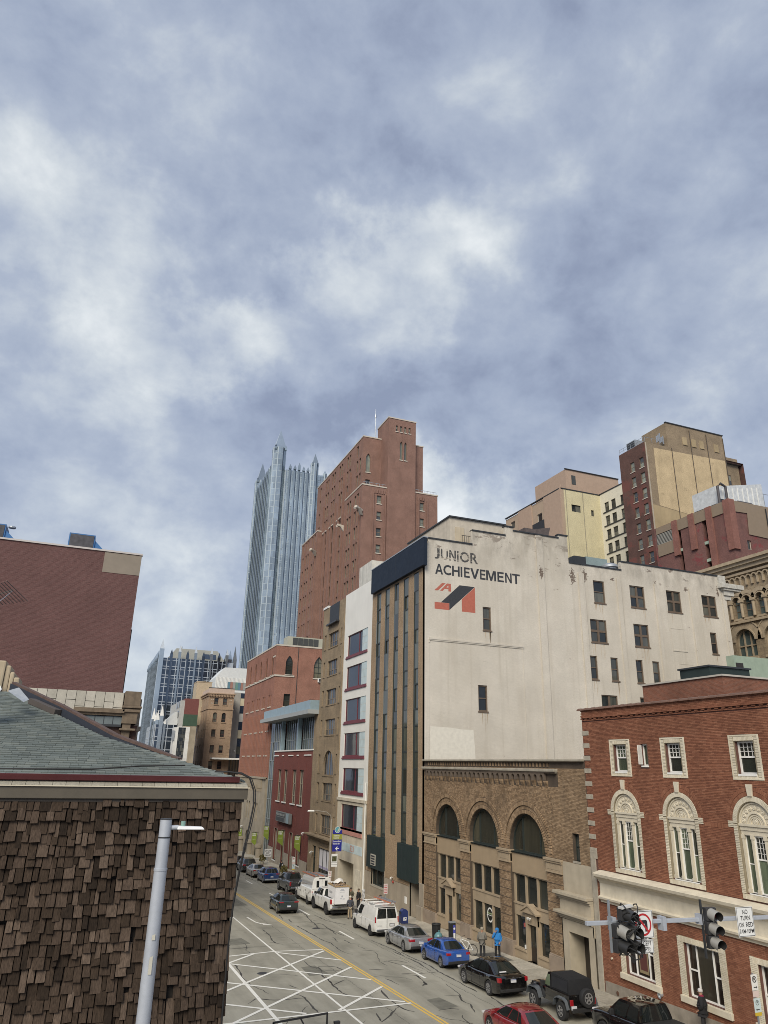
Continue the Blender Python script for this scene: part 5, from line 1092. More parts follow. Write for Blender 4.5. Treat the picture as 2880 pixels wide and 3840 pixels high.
# ------------------------------------------------------------------ tall red brick tower with setbacks
TRED = brickmat('tower_red_brick', (.265,.150,.115), (.215,.120,.094), (.27,.185,.155), .26, .09, .01, .28, (.06,.03,.025), .3, .2)
TWIN = glass('tower_glass', (.05,.055,.06), .08, (.34,.36,.28), .9)
def tower():
    B = thing('red_brick_tower', 'tall red brick tower stepping back near its top with narrow window slits', 'tower', (60, 165, 0))
    def block(x0, x1, y0, y1, z0, z1, hx=(), hy=(), rmi=1):
        mb = MB(); wall(mb, 'X', x0, y0, y1, z0, z1, hx, .4); wall(mb, 'Y', y0, x0, x1, z0, z1, hy, .4); shell(mb, x0, x1, y0, y1, z0, z1, '-X-Y', .8); obj('wall', mb, [TRED, ROOFM], B)
        c = MB(); c.box(x0-.12, x1+.12, y0-.12, y0+.35, z1, z1+.3); c.box(x0-.12, x0+.35, y0+.35, y1+.1, z1, z1+.3); obj('coping', c, TRIML, B)
        for h in hx: window(B, 'X', x0, h, .35, (), ((h[2]+h[3])/2,), .08, .1, BROWNF, TWIN, None)
        for h in hy: window(B, 'Y', y0, h, .35, ((h[0]+h[1])/2,) if h[1]-h[0] > 3 else (), () if len(h) > 4 else ((h[2]+h[3])/2,), .1, .1, BROWNF, TWIN, (TRIML, .12, .22, .15))
    fl = [70.2-4.0*k for k in range(14)]
    # near wing, main slab, far wing
    block(51.7, 58.0, 145.0, 157.2, -4, 74.0, [(a, a+1.3, z-.5, z+2.5) for a in (147.2, 149.0, 152.6, 154.4) for z in fl], [(55.45, 56.6, z-.3, z+1.7) for z in fl])
    block(53.2, 68.0, 149.4, 188.0, -4, 88.6, [(a, a+1.25, z, z+3.1) for a in (150.8, 152.8, 158.4, 160.2, 164.8, 166.6, 171.0, 172.8, 176.6, 178.4, 184.0) for z in [84.5-4.0*k for k in range(18)] if rnd.random() < .93], [(54.0, 55.2, 79.3, 84.3, 'gothic'), (54.0, 55.2, 75.4, 77.4)])
    block(51.7, 60.0, 180.5, 196.2, -4, 73.0, [(a, a+1.25, z-.5, z+2.5) for a in (182.2, 184.4, 188.4, 190.4, 193.6) for z in fl], [])
    block(57.9, 65.15, 144.7, 152, -4, 92.6, [], [(60.95, 61.65, 81.9, 86.8, 'gothic'), (62.1, 62.8, 81.9, 86.8, 'gothic')] + [(59.8+k*1.13, 60.35+k*1.13, 89.3, 90.9) for k in range(4)])
    block(65.15, 71.2, 145.1, 160, -4, 74.2, [], [(66.5, 67.6, z-.3, z+1.7) for z in fl])
    block(65.15, 67.7, 146.0, 160, 74, 87.0, [], [])
    # brick ribs and recess lines down the street side
    for y in (146.3, 151.2, 156.4): r = MB(); fbox(r, 'X', 51.7, y, y+.45, 0, 71.5, -.28, .05); obj('brick_rib', r, TRED, B)
    for y in (157.6, 160.2, 162.9, 166.0, 169.2, 172.0, 175.0, 177.6, 180.0): r = MB(); fbox(r, 'X', 53.2, y, y+.7, 0, rnd.uniform(72, 86), -.4, .05); obj('brick_rib', r, TRED, B)
    for y in (181.3, 186.6, 192.1): r = MB(); fbox(r, 'X', 51.7, y, y+.45, 0, 70.2, -.28, .05); obj('brick_rib', r, TRED, B)
    for x in (54.4, 57.4, 66.0, 68.2): r = MB(); fbox(r, 'Y', 145.0, x, x+.3, 0, 72.5, -.2, .05); obj('brick_rib', r, TRED, B)
    for y in (163.4, 169.7, 175.5): s = MB(); fbox(s, 'X', 53.2, y+.7, y+4.5, 72.0, 72.3, -.35, .05); obj('stone_ledge', s, TRIML, B)
    for x0, x1, z in ((54.6, 57.8, 72.4), (65.9, 68.2, 72.4)):
        q = [boxpiece('Y', 145.0, x0+k*.62, x0+.42+k*.62, z, z+.9, -.15, 0) for k in range(int((x1-x0)/.62))]; pieces('corbel', q, TRED, B)
    # carved beasts at the corners
    for x, y, z, sx, sy in ((51.7, 145.0, 67.6, -1, -1), (51.7, 157, 67.2, -1, 0), (51.7, 181, 67.2, -1, -1), (71.2, 145.0, 66.5, 1, -1)):
        m = MB().hexa([(x-.3,y-.3,z-1.2),(x+.3,y-.3,z-1.2),(x+.3,y+.3,z-1.2),(x-.3,y+.3,z-1.2),(x+sx*.9-.35,y+sy*.9-.35,z),(x+sx*.9+.35,y+sy*.9-.35,z),(x+sx*.9+.35,y+sy*.9+.35,z),(x+sx*.9-.35,y+sy*.9+.35,z)]); m.bar((x, y, z-.1), (x+sx*1.9, y+sy*1.3, z+.25), .7, .5); m.bar((x+sx*1.7, y+sy*1.1, z+.1), (x+sx*2.2, y+sy*1.5, z-.3), .5, .4); obj('stone_gargoyle', m, TRIML, B)
    for x0, x1, z in ((52, 57.8, 74.3), (65.4, 71, 74.5)):
        r = MB()
        for k in range(8): x = x0+(x1-x0)*k/7; r.bar((x, 145.4, z), (x, 145.4, z+.7), .06, .06)
        r.bar((x0, 145.4, z+.72), (x1, 145.4, z+.72), .07, .07); obj('roof_rail', r, STEEL, B)
    p = MB().cyl((56.6, 150.5, 88), (56.6, 150.5, 97.5), .1, 6, r1=.04); p.cyl((56.6,150.5,95),(56.6,150.5,95.8),.22,6); obj('mast', p, STEEL, B)
    fb = MB().box(51.9, 54, 196.2, 197.4, 62.6, 63.4); obj('stone_ledge', fb, TRIML, B)
tower()

# ------------------------------------------------------------------ mirror-glass tower and castle
def mirror(name, tint, rough=.12):
    m, nt, b = newmat(name); ge = nd(nt, 'ShaderNodeNewGeometry'); oi = nd(nt, 'ShaderNodeObjectInfo'); r = mathn(nt, 'FRACT', mathn(nt, 'ADD', ge.outputs['Random Per Island'], oi.outputs['Random']))
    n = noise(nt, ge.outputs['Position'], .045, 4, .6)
    c = mixc(nt, r, tuple(x*.72 for x in tint), tuple(x*1.22 for x in tint)); c = mixc(nt, maprange(nt, n, .38, .62, .75, 0), c, tuple(x*.62 for x in tint))  # broad noise paints cloud-like reflections into the glass tint
    setc(nt, b, 'Base Color', c); b.inputs['Metallic'].default_value = .8; b.inputs['Roughness'].default_value = rough; bump(nt, b, noise(nt, ge.outputs['Position'], .2, 2), .03, .2); return m
MIR1 = mirror('pale_mirror_glass', (.50,.575,.61), .25); MIR2 = mirror('dark_mirror_glass', (.10,.13,.175), .09); MIR2B = mirror('mid_mirror_glass', (.17,.215,.26), .12); MIR3 = mirror('light_mirror_glass', (.50,.57,.62), .15)  # mid glass: paler copy of the dark glass, brightness of side faces painted in
MULL1 = plain('pale_mullion', (.46,.53,.57), .5, .2, .06); MULL2 = plain('silver_mullion', (.50,.55,.60), .4, .4, .06); DKRIB = plain('dark_rib_glass', (.045,.065,.10), .2, .3, .1)
def panes(parent, ax, pos, a0, a1, z0, z1, na, nz, mat, singles, gap=.12, split=None, key=None, spandrel=True, bars=None):
    q = []; da = (a1-a0)/na; dz = (z1-z0)/nz
    for i in range(na):
        for j in range(nz):
            t = [rnd.uniform(-.004, .004) for _ in range(3)]
            cells = ((j*dz+gap/2, j*dz+dz*.66), (j*dz+dz*.66+gap*.7, (j+1)*dz-gap/2)) if spandrel else ((j*dz+gap/2, (j+1)*dz-gap/2),)
            for c0, c1 in cells:
                f = [(a0+i*da+gap/2, z0+c0), (a0+(i+1)*da-gap/2, z0+c0), (a0+(i+1)*da-gap/2, z0+c1), (a0+i*da+gap/2, z0+c1)]
                q.append(([PT(ax,pos,*p,-.04+t[k % 3]) for k, p in enumerate(f)], [PT(ax,pos,*p,.1) for p in f]))
    pieces('glass_pane', q, mat, parent, singles, key)
    if bars:
        w = gap*.55; q = [boxpiece(ax, pos, a0+i*da-w, a0+i*da+w, z0, z1, -.10, .0) for i in range(na+1)]
        for j in range(nz): q += [boxpiece(ax, pos, a0, a1, z0+j*dz-w, z0+j*dz+w, -.09, .0), boxpiece(ax, pos, a0, a1, z0+j*dz+dz*.66+gap*.1, z0+j*dz+dz*.66+gap*.1+1.6*w, -.09, .0)]
        pieces('mullion', q, bars, parent)
def spire(parent, cx, cy, z0, z1, z2, h, mat, name='spire', top=None):
    m = MB().box(cx-h, cx+h, cy-h, cy+h, z0, z1); o = obj(name, m, mat, parent)
    t = MB(); 
    for a, b in ((( -h,-h),(h,-h)), ((h,-h),(h,h)), ((h,h),(-h,h)), ((-h,h),(-h,-h))): t.poly([(cx+a[0],cy+a[1],z1),(cx+b[0],cy+b[1],z1),(cx,cy,z2)])
    obj('spire_tip', t, top or MIR3, o); return o
def glass_tower():
    B = thing('glass_tower', 'tall pale blue mirror glass skyscraper crowned with pointed glass spires', 'skyscraper', (100, 420, -4)); x0, x1, y0, y1, zt = 83.9, 120.0, 400.0, 446.0, 184.5
    m = MB().box(x0+.3, x1, y0+.3, y1, -4, zt-.3); obj('core', m, MULL1, B)
    near = lambda q: -q[0][2][2]
    bays = [91.9, 94.6, 97.6, 100.3, 103.2, 106.0, 108.2]
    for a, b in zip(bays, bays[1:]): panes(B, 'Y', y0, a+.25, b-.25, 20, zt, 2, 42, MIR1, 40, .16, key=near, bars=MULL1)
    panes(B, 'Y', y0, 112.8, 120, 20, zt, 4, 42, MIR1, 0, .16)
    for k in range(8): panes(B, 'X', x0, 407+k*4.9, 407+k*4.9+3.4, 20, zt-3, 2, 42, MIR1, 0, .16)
    for k, a in enumerate(bays[1:-1]):
        r = MB().box(a-.75, a+.75, y0-.42, y0+.2, 20, 186.0); rr = obj('glass_pier', r, MIR1, B); d = MB().box(a+.45, a+.78, y0-.47, y0-.40, 20, 185.6); obj('dark_fin', d, DKRIB, rr)
        spire(B, a, y0-.4, 185, 186.2+(1.6 if k == 2 else 0), 190.4 if k == 2 else 188.4, .8, MIR1)
    for k in range(8):
        y = 406+k*4.9; r = MB().box(x0-1.1, x0+.2, y-.7, y+.7, 20, zt-1); rr = obj('glass_pier', r, MIR1, B); d = MB().box(x0-1.15, x0-.9, y-.75, y-.25, 20, zt-1.5); obj('dark_fin', d, DKRIB, rr); spire(B, x0-.4, y, zt-1, zt+.8, zt+3.4, .75, MIR1)
    def turret(cx, cy, r, zb, z1, z2, sp, tip):
        m = MB(); pts = [(cx+r*cos(t), cy+r*sin(t)) for t in [pi/8+pi/4*i for i in range(8)]]; m.prism([(x, y, zb) for x, y in pts], (0, 0, z1-zb)); o = obj('corner_turret', m, MULL1, B)
        q = []
        for i in range(8):
            p, s = Vector(pts[i]), Vector(pts[(i+1) % 8]); n = ((p+s)/2-Vector((cx, cy))).normalized()*.06; nz = int((z1-zb)/3.9)
            if n.y > .03: continue
            for j in range(nz):
                za = zb+(z1-zb)*j/nz; zc = zb+(z1-zb)*(j+1)/nz
                for w0, w1 in ((.06, .5), (.5, .94)):
                    a, b = p.lerp(s, w0+.01), p.lerp(s, w1-.01); f = [(a.x+n.x,a.y+n.y,za+.15),(b.x+n.x,b.y+n.y,za+.15),(b.x+n.x,b.y+n.y,zc-.1),(a.x+n.x,a.y+n.y,zc-.1)]
                    q.append((f, [(x-n.x*2, y-n.y*2, z) for x, y, z in f]))
        pieces('glass_pane', q, MIR1, o, 24, near)
        t = MB(); 
        rr = r*.80; sq = [(cx-rr, cy-rr), (cx+rr, cy-rr), (cx+rr, cy+rr), (cx-rr, cy+rr)]
        for a, b in zip(sq, sq[1:]+sq[:1]): t.poly([(*a, z1), (*b, z1), (cx, cy, z2)])
        obj('spire_tip', t, MIR3, o)
        for dx, dy in ((-1,-1),(1,-1),(-1,1),(1,1)):
            spire(o, cx+dx*r*.74, cy+dy*r*.74, z1-1.5, z1+.2, z1+sp*.9, r*.15, MIR1, 'pinnacle', DKRIB if dx < 0 else MIR3)
        for i in (4, 5, 6): 
            d = MB().box(pts[i][0]-.25, pts[i][0]+.25, pts[i][1]-.25, pts[i][1]+.25, zb, z1); obj('dark_fin', d, DKRIB if i == 6 else MULL1, o)
    turret(87.6, 402.2, 4.35, 20, 198.0, 211.5, 2.2, 9)
    turret(110.6, 401.0, 2.5, 20, 191.5, 199.0, 1.0, 5)
    turret(86.0, 444.0, 4.2, 20, 191, 205, 2.0, 8)
    turret(117.5, 401.0, 1.2, 20, 186.0, 188.6, .5, 3)
    for x in (92.6, 104.5): d = MB().lathe((x, 405, zt), (0,0,1), [(0,.2),(.8,.2),(1.0,.9),(1.3,.4)], 8); obj('roof_vent', d, DARKM, B)
glass_tower()
def castle():
    B = thing('glass_castle', 'dark blue mirror glass block with silver grid lines, spires and grey sloped roof', 'office block', (32, 270, -4)); x0, x1, y0, y1, zt = 20.9, 46.0, 260.0, 312.0, 46.3
    m = MB().box(x0+.2, x1, y0+.2, y1, -4, zt-.3); obj('core', m, MULL2, B)
    near = lambda q: -q[0][2][2]
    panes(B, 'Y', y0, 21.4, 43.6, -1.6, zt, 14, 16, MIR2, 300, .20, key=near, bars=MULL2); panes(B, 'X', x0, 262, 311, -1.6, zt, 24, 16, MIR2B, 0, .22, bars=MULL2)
    for k in range(8):
        x = 24.2+k*2.75 if k < 8 else 0; tall = k % 2 == 1
        r = MB().box(x-.28, x+.28, y0-.75, y0+.1, -3, zt+(2.0 if tall else .5)); obj('glass_pier', r, MIR3 if tall else MIR2, B); spire(B, x, y0-.3, zt, zt+(2.2 if tall else 1.2), zt+(4.6 if tall else 3.0), .48, MIR2 if k % 2 == 0 else MIR3, top=MULL2 if tall else DKRIB)
    for k in range(11):
        y = 264+k*4.5; r = MB().box(x0-.6, x0+.1, y-.22, y+.22, -3, zt+.3); obj('glass_pier', r, MIR3, B); spire(B, x0-.4, y, zt, zt+1.0, zt+3.4, .5, MIR3)
    spire(B, 20.9, 260.2, -3, 49.2, 52.6, .75, MIR3, 'corner_turret', MULL2)
    h = MB().hexa([(23.2,262,zt),(43.4,262,zt),(43.4,300,zt),(23.2,300,zt),(26.3,266,50.6),(40.9,266,50.6),(40.9,296,50.6),(26.3,296,50.6)]); rf = obj('mansard_roof', h, plain('grey_zinc_roof', (.28,.28,.245), .6, .2, .08, .4), B)
    q = [((36.0,262.8,47.0),(37.9,262.8,47.0),(37.9,264.6,49.0),(36.0,264.6,49.0)), ((38.6,262.8,47.0),(40.2,262.8,47.0),(40.2,264.6,49.0),(38.6,264.6,49.0))]
    for f in q: obj('roof_window', MB().poly([(x, y-.25, z) for x, y, z in f]), DKRIB, rf)
    c = MB().cyl((28.2, 268, 50.6), (28.2, 268, 51.6), .3, 8); obj('roof_pipe', c, STEEL, rf)
    for x in (43.6, 44.9, 46.6): spire(B, x, 262, 20, 47.4, 50.8 if x < 46 else 52.5, .7, MIR3 if x > 44 else DKRIB, 'glass_pier')
    # lower wing in front
    x0, x1, y0 = 15.9, 26, 190.0
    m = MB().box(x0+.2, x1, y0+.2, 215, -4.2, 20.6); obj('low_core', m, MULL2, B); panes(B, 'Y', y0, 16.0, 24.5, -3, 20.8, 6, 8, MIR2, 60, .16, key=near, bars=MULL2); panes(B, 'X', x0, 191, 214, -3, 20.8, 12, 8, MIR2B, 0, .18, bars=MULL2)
    h = MB().hexa([(17.6,190.6,20.8),(26,190.6,20.8),(26,200,20.8),(17.6,200,20.8),(20.6,193,24),(26,193,24),(26,198,24),(20.6,198,24)]); obj('low_roof', h, plain('pale_zinc_roof', (.46,.47,.46), .6, .2, .08, .4), B)
    for x, y, z1, z2, r in ((17.15, 190, 22.8, 25.5, .45), (16.4, 192, 21.9, 24.3, .4), (16.2, 195, 21.7, 24.0, .4), (15.9, 198, 22.3, 25.2, .45), (18.1, 190, 20.9, 22.2, .25)): spire(B, x, y, -4, z1, z2, r, MIR3, 'glass_pier', WHITEP)
castle()

# ------------------------------------------------------------------ the row that closes the street
TANB = brickmat('tan_corner_brick', (.40,.285,.195), (.35,.25,.17), (.34,.26,.19), .3, .1, .01, .2, (.08,.06,.05), .4, .18)
def tan_corner():
    k = 1.25; Y0 = 200.0
    B = thing('tan_corner_building', 'tan brick corner building with paired windows, two of them arched, and a pale top', 'building', (33, 205, -4)); x0, x1, zt = 29.68, 36.4, 31.2
    rows = [(26.9, 28.6, 0), (22.4, 24.85, 1), (18.6, 20.5, 0), (14.6, 16.5, 0), (10.6, 12.55, 0), (6.6, 8.5, 0)]
    hy = [(c-.55, c+.55, a, b) + (('arch',) if r else ()) for a, b, r in rows for c in (31.75, 34.1)]
    hx = [(y, y+1.0, a, b) for a, b, r in rows for y in (203.6, 207.6, 211.6, 215.6, 220)]
    mb = MB(); wall(mb, 'X', x0, Y0, 226, -4.2, 29.6, hx, .35); wall(mb, 'Y', Y0, x0, x1, -4.2, 29.6, hy, .35); shell(mb, x0, x1, Y0, 226, -4.2, 29.6, '-X-Y', .1); obj('wall', mb, [TANB, ROOFM], B)
    for h in hy: window(B, 'Y', Y0, h, .3, (), (h[2]+.7,), .09, .1, plain('dark_red_sash', (.10,.05,.045), .6), GLASS, (TANB, .15, .2, .15))
    for h in hx: window(B, 'X', x0, h, .3, (), (), .09, .1, BROWNF, GLASS, None, panes=False)
    c = MB(); c.box(x0-.5, x1+.3, Y0-.5, 226, 29.6, 29.85); c.box(x0-.25, x1+.15, Y0-.25, 226, 29.1, 29.6); c.box(x0-.15, x1+.1, Y0-.15, 226, 25.6, 25.95); obj('cornice', c, TANB, B)
    q = [boxpiece('Y', Y0, x0+.1+i*.42, x0+.3+i*.42, 28.9, 29.5, -.4, 0) for i in range(16)]; pieces('dentil', q, TANB, B)
    p = MB(); p.box(x0-.1, x1, Y0-.05, Y0+.35, 29.85, 31.2); p.box(x0-.1, x0+.3, Y0+.35, 226, 29.85, 31.0); obj('parapet', p, plain('pale_pink_render', (.50,.40,.335), .8, streak=.15), B); p = MB().box(x0-.2, x1+.1, Y0-.15, Y0+.4, 31.2, 31.3); obj('parapet_cap', p, PARAPC, B)
    for zi in range(34):
        z = -2+.8*zi
        if z < 25:
            for x in (x0, x1-.8): s = MB().box(x-.04, x+.84-.25*(zi % 2), Y0-.05, Y0, z, z+.68); obj('quoin', s, TANB, B)
    for x, z in ((30.35,27.1),(30.35,28.0),(30.75,27.1),(30.75,28.0),(35.3,27.1),(35.3,28.0),(35.7,27.1),(35.7,28.0)): s = MB().box(x, x+.22, Y0-.06, Y0, z, z+.2); obj('stone_boss', s, TRIML, B)
    f = MB().box(27.78, 32.0, 212.5, 219, 22, 33.8); f.box(27.7, 32.1, 212.4, 219.1, 33.8, 34.0); obj('roof_stack', f, plain('cream_stack', (.46,.38,.27), .8, streak=.3), B)
tan_corner()
def strip_block():
    B = thing('banded_block', 'grey concrete block with dark blue bands behind the tan corner building', 'building', (41, 207, -4)); Y0 = 206.25; x0, x1 = 37.3, 43.6
    m = MB().box(x0, 39.4, Y0, 220, -4, 30.9); obj('stair_wall', m, plain('grey_concrete', (.33,.32,.295), .85, var=.12, vs=.5, streak=.2), B); m = MB().box(39.4, x1+3, Y0+.2, 220, -4, 30.8); obj('wall', m, plain('dark_core', (.20,.20,.19), .8), B)
    lv = [30.8, 29.4, 27.3, 25.3, 23.0, 20.9, 18.6, 16.5, 14.4, 13.1]; DB = plain('dark_blue_band', (.022,.035,.06), .25)
    for i, (a, b) in enumerate(zip(lv, lv[1:])):
        if i % 2 == 0: s = MB().box(39.4, x1+1, Y0, Y0+.2, b, a); obj('blue_band', s, DB, B)
        else:
            for k in range(4):
                s = MB().box(39.45+k*1.35, 40.75+k*1.35, Y0+.02, Y0+.2, b+.05, a-.05); obj('window_panel', s, [flat('cream_blind', (.52,.47,.34)), flat('white_blind', (.62,.62,.57)), GLASS, flat('cream_blind', (.52,.47,.34))][(k+i*3) % 4 if i < 7 else (2 if k < 2 else 0)], B)
    c = MB().box(31.5, x1, 196.5, 206, 13.1-.1, 13.4); cc = obj('canopy', c, WHITEP, B); 
    for k in range(6): p = MB().box(35.4+k*.75, 35.75+k*.75, 203.5, 204, -4, 13.0); obj('pier', p, GSTONE, cc)
    l = MB().box(38.7, 39.1, Y0-.3, Y0, 15.2, 15.5); obj('wall_light', l, WHITEP, B)
    W_ = thing('white_metal_block', 'white ribbed metal block with a patterned panel below the glass tower', 'building', (42, 222, 30)); y = 219.0
    m = MB().prism([(33.9,y,20),(33.9,y,36.2),(36.4,y,39.2),(46.5,y,39.3),(46.5,y,20)], (0, 12, 0)); w = obj('wall', m, plain('white_ribbed_metal', (.62,.65,.66), .5, var=.05), W_)
    q = [boxpiece('Y', y, 34.1+i*.4, 34.25+i*.4, 33.2, 36.3, -.08, 0) for i in range(31)]; pieces('rib', q, WHITEP, w)
    for k in range(8): p = MB().box(37.6+k*.78, 38.34+k*.78, y-.12, y, 32.8, 35.0); obj('patterned_panel', p, [flat('panel_red', (.30,.16,.13)), flat('panel_blue', (.10,.20,.26)), flat('panel_teal', (.13,.25,.22)), flat('panel_grey', (.28,.29,.28))][(k*3+1) % 4], w)
    R = thing('red_green_block', 'small block with a red side wall above a green one, beside the mirror glass', 'building', (23, 190, -4))
    m = MB().box(22.2, 25.6, 188.0, 210, 23.3, 27.1); obj('red_wall', m, plain('dull_red_render', (.17,.06,.052), .8), R); m = MB().box(22.2, 25.6, 188.0, 210, 20.6, 23.3); obj('green_wall', m, plain('dull_green_render', (.045,.085,.055), .8), R); m = MB().box(22.3, 25.6, 188.1, 210, -4, 20.6); obj('tan_wall', m, GSTONE, R)
    m = MB().box(21.2, 22.2, 188.2, 210, -4, 26.6); obj('grey_wall', m, plain('pale_grey_render', (.42,.42,.40), .8, streak=.2), R)
    for z in (19.5, 22.6, 25): 
        for y in (190, 194): p = MB().box(21.1, 21.2, y, y+2.4, z, z+1.6); obj('window', p, GLASS, R)
    T = thing('glass_stair_tower', 'white framed glass stair tower projecting over the street far away', 'stair tower', (14.6, 120, 10)); fx0, fx1 = 13.7, 14.75
    m = MB(); m.box(13.0, 13.62, 120, 123, 12.2, 17.2); m.box(14.75, 15.35, 120, 123, 12.2, 17.3); m.box(13.62, 14.75, 120, 123, 17.2, 17.32); m.box(13.62, 14.75, 120, 123, 12.2, 12.6); obj('frame', m, WHITEP, T)
    for i in range(4):
        for j in range(9): p = MB().box(13.64+i*.278, 13.64+i*.278+.255, 120.15, 120.3, 12.62+j*.51, 12.62+j*.51+.48); obj('pane', p, GLASS, T)
    b = MB().box(13.66, 14.73, 120.3, 122.9, 12.6, 17.2); obj('backing', b, WHITEP, T); p = MB().box(13.05, 14.9, 120.2, 122.8, -3, 12.2); obj('shaft', p, GSTONE, T)
    L_ = MB().box(12.75, 13.1, 119.9, 120.6, 15.2, 16.7); obj('service_box', L_, STEEL, T)
strip_block()
# ------------------------------------------------------------------ towers behind the office building, right
def back_right():
    BEI = plain('beige_render', (.40,.31,.23), .85, var=.1, vs=.3, streak=.12); CRE = brickmat('cream_yellow_brick', (.64,.585,.385), (.60,.545,.36), (.54,.49,.34), .3, .1, .008, .25, (.25,.22,.14), .3, .12); PINKB = plain('pinkish_render', (.40,.295,.225), .85, var=.08, streak=.1)
    B = thing('beige_building', 'beige building with a blank cream brick side wall behind the painted office wall', 'building', (86, 115, 0)); Y = 110.0
    m = MB(); hs = [(84.5, 86.7, 61.3, 63.0), (88.6, 89.3, 61.0, 62.3)]
    wall(m, 'Y', Y, 82.1, 91, 20, 65.5, [(82.9+.9, 86.0, 60.9, 62.4), (88.5, 89.2, 60.6, 61.9)], .3); obj('cream_wall', m, CRE, B)
    window(B, 'Y', Y, (83.8, 86.0, 60.9, 62.4), .25, (84.8,), (), .1, .1, DARKM, GLASS, None); window(B, 'Y', Y, (88.5, 89.2, 60.6, 61.9), .25, (), (), .1, .1, DARKM, GLASS, None)
    p = MB().box(81.5, 82.1, Y-.02, Y+.4, 20, 65.3); obj('corner_strip', p, BEI, B)
    for x in (82.5, 86.6): p = MB().box(x, x+.08, Y-.1, Y, 20, 65.3); obj('downpipe', p, plain('pipe_grey', (.3,.28,.22)), B)
    x0 = 81.5; hx = [(111.6,113.9,60.3,62.5), (116.9,118.7,60.7,62.55), (122.3,124,61.1,62.65), (127.3,129.1,62.4,64), (113.0,114.0,56.5,59.4),(110.6,111.6,57,60), (110.5,111.5,52,55)]
    m = MB(); wall(m, 'X', x0, 110, 131, 30, 65.2, hx, .35); shell(m, x0, 91, 110.1, 131, 20, 65.2, '-X-Y', .5); obj('wall', m, [BEI, ROOFM], B)
    for h in hx: window(B, 'X', x0, h, .3, (), (), .12, .1, flat('pale_frame', (.4,.38,.33)), GLASS, None)
    for a, b, mt in ((109.98, 115.9, PINKB), (120.4, 125.6, PINKB)): p = MB().box(x0-.25, x0, a, b, 30, 65.4 if a > 112 else 66.3); obj('pink_bay', p, PINKB, B); 
    p = MB().box(x0-.3, x0-.2, 116.0, 120.2, 54, 60.7); obj('dark_recess_panel', p, PARAPC, B)  # flat dark slab drawn in place of a recess
    c = MB(); c.box(81.4, 91, 109.9, 110.3, 65.4, 65.6); c.box(81.2, 81.6, 110.3, 131, 65.4, 65.6); obj('parapet_cap', c, PARAPC, B)
    p = MB(); shell(p, 83.6, 97, 111, 122, 65, 70.4, '', .2); hh = obj('upper_block', p, [PINKB, ROOFM], B); w = MB().box(85.0, 86.0, 110.95, 111, 67.3, 69.3); obj('window', w, GLASS, hh); v = MB().cyl((87.3, 114, 70.3), (87.3, 114, 71.3), .5, 10); obj('roof_vent', v, PARAPC, hh); c = MB().box(83.4, 97, 110.8, 111.1, 70.4, 70.55); obj('cap', c, PARAPC, hh)
    D = thing('cream_window_building', 'cream building side with rows of paired dark windows beside the tall dark brick', 'building', (91, 106, 0)); x0 = 90.95
    hx = [(a, b, z-1.95, z) for z in [63.35-2.88*k for k in range(9)] for a, b in ((107.45,108.75),(105.4,106.75),(103.0,104.0))]
    m = MB(); wall(m, 'X', x0, 101, 110, 25, 65.5, hx, .3); shell(m, x0, 100, 101, 110, 25, 65.5, '-X', .5); obj('wall', m, [plain('cream_paint_wall', (.66,.63,.52), .8, var=.06, streak=.08), ROOFM], D)
    for h in hx: window(D, 'X', x0, h, .25, (), ((h[2]+h[3])/2,), .07, .08, DARKM, GLASS, None)
    for k in range(9): s = MB(); fbox(s, 'X', x0, 102.6, 109.2, 61.2-2.88*k, 61.38-2.88*k, -.15, 0); obj('sill_band', s, PARAPC, D)
    c = MB(); fbox(c, 'X', x0, 101, 110, 65.5, 65.7, -.1, .4); obj('cap', c, PARAPC, D)
    # tall dark brick with the painted tan flank
    E = thing('tall_brick_building', 'tall dark brick building with a yellowish painted side wall and roof machinery', 'building', (105, 104, 0))
    DRB = brickmat('dark_red_brick', (.14,.075,.062), (.11,.06,.052), (.12,.08,.07), .26, .09, .012, .3, (.05,.03,.03), .4, .3, (.16, .52, (.165,.065,.055), .8))
    PTB = brickmat('tan_painted_brick', (.57,.45,.275), (.53,.415,.255), (.47,.37,.235), .26, .09, .01, .3, (.16,.12,.08), .4, .22, (.5, .62, (.25,.19,.12), .6))
    GRB = brickmat('grey_brown_brick', (.33,.255,.165), (.28,.215,.145), (.20,.16,.12), .26, .09, .01, .35, (.10,.08,.06), .4, .3)
    x0 = 94.76; zs = [71.35-2.3*k for k in range(1)]; hx = []
    for k in range(9): z = 71.1-3.25*k; hx += [(103.3,104.5,z-2.1,z), (100.65,101.9,z+.0-2.1,z+.05)]
    m = MB(); wall(m, 'X', x0, 99.9, 107.5, 20, 74.1, hx, .3); shell(m, x0, 121, 100, 107.5, 20, 74.1, '-X-Y', .3); obj('brick_front', m, [DRB, ROOFM], E)
    for h in hx: window(E, 'X', x0, h, .25, (), ((h[2]+h[3])/2,), .09, .08, BROWNF, TWIN, (TRIML, .1, .15, .1))
    m = MB(); wall(m, 'Y', 100, 94.76, 116.2, 20, 74.1, [], .3); obj('flank', m, GRB, E)
    p = MB(); p.poly([(97.0,99.97,73.2),(115.9,99.97,73.8),(115.9,99.97,66.5),(115.9,99.97,60),(105.4,99.97,60),(96.9,99.97,60.9)]); obj('painted_field', p, PTB, E); p = MB().poly([(95.1,99.985,60.9),(105.5,99.985,60),(105.5,99.985,20),(95.1,99.985,20)]); obj('lower_flank', p, plain('buff_brick', (.36,.28,.165), .85, var=.2, vs=.4, streak=.2), E)
    GHO = plain('ghost_lettering', (.33,.25,.14), .9, var=.2, vs=2)
    for t, a, b, z in (('MANUFACTURING', 99.5, 114.5, 69.6), ('HOUSE CO', 102.5, 112.5, 66.1), ('FINE FURNITURE', 100.2, 114.0, 62.4)): pass
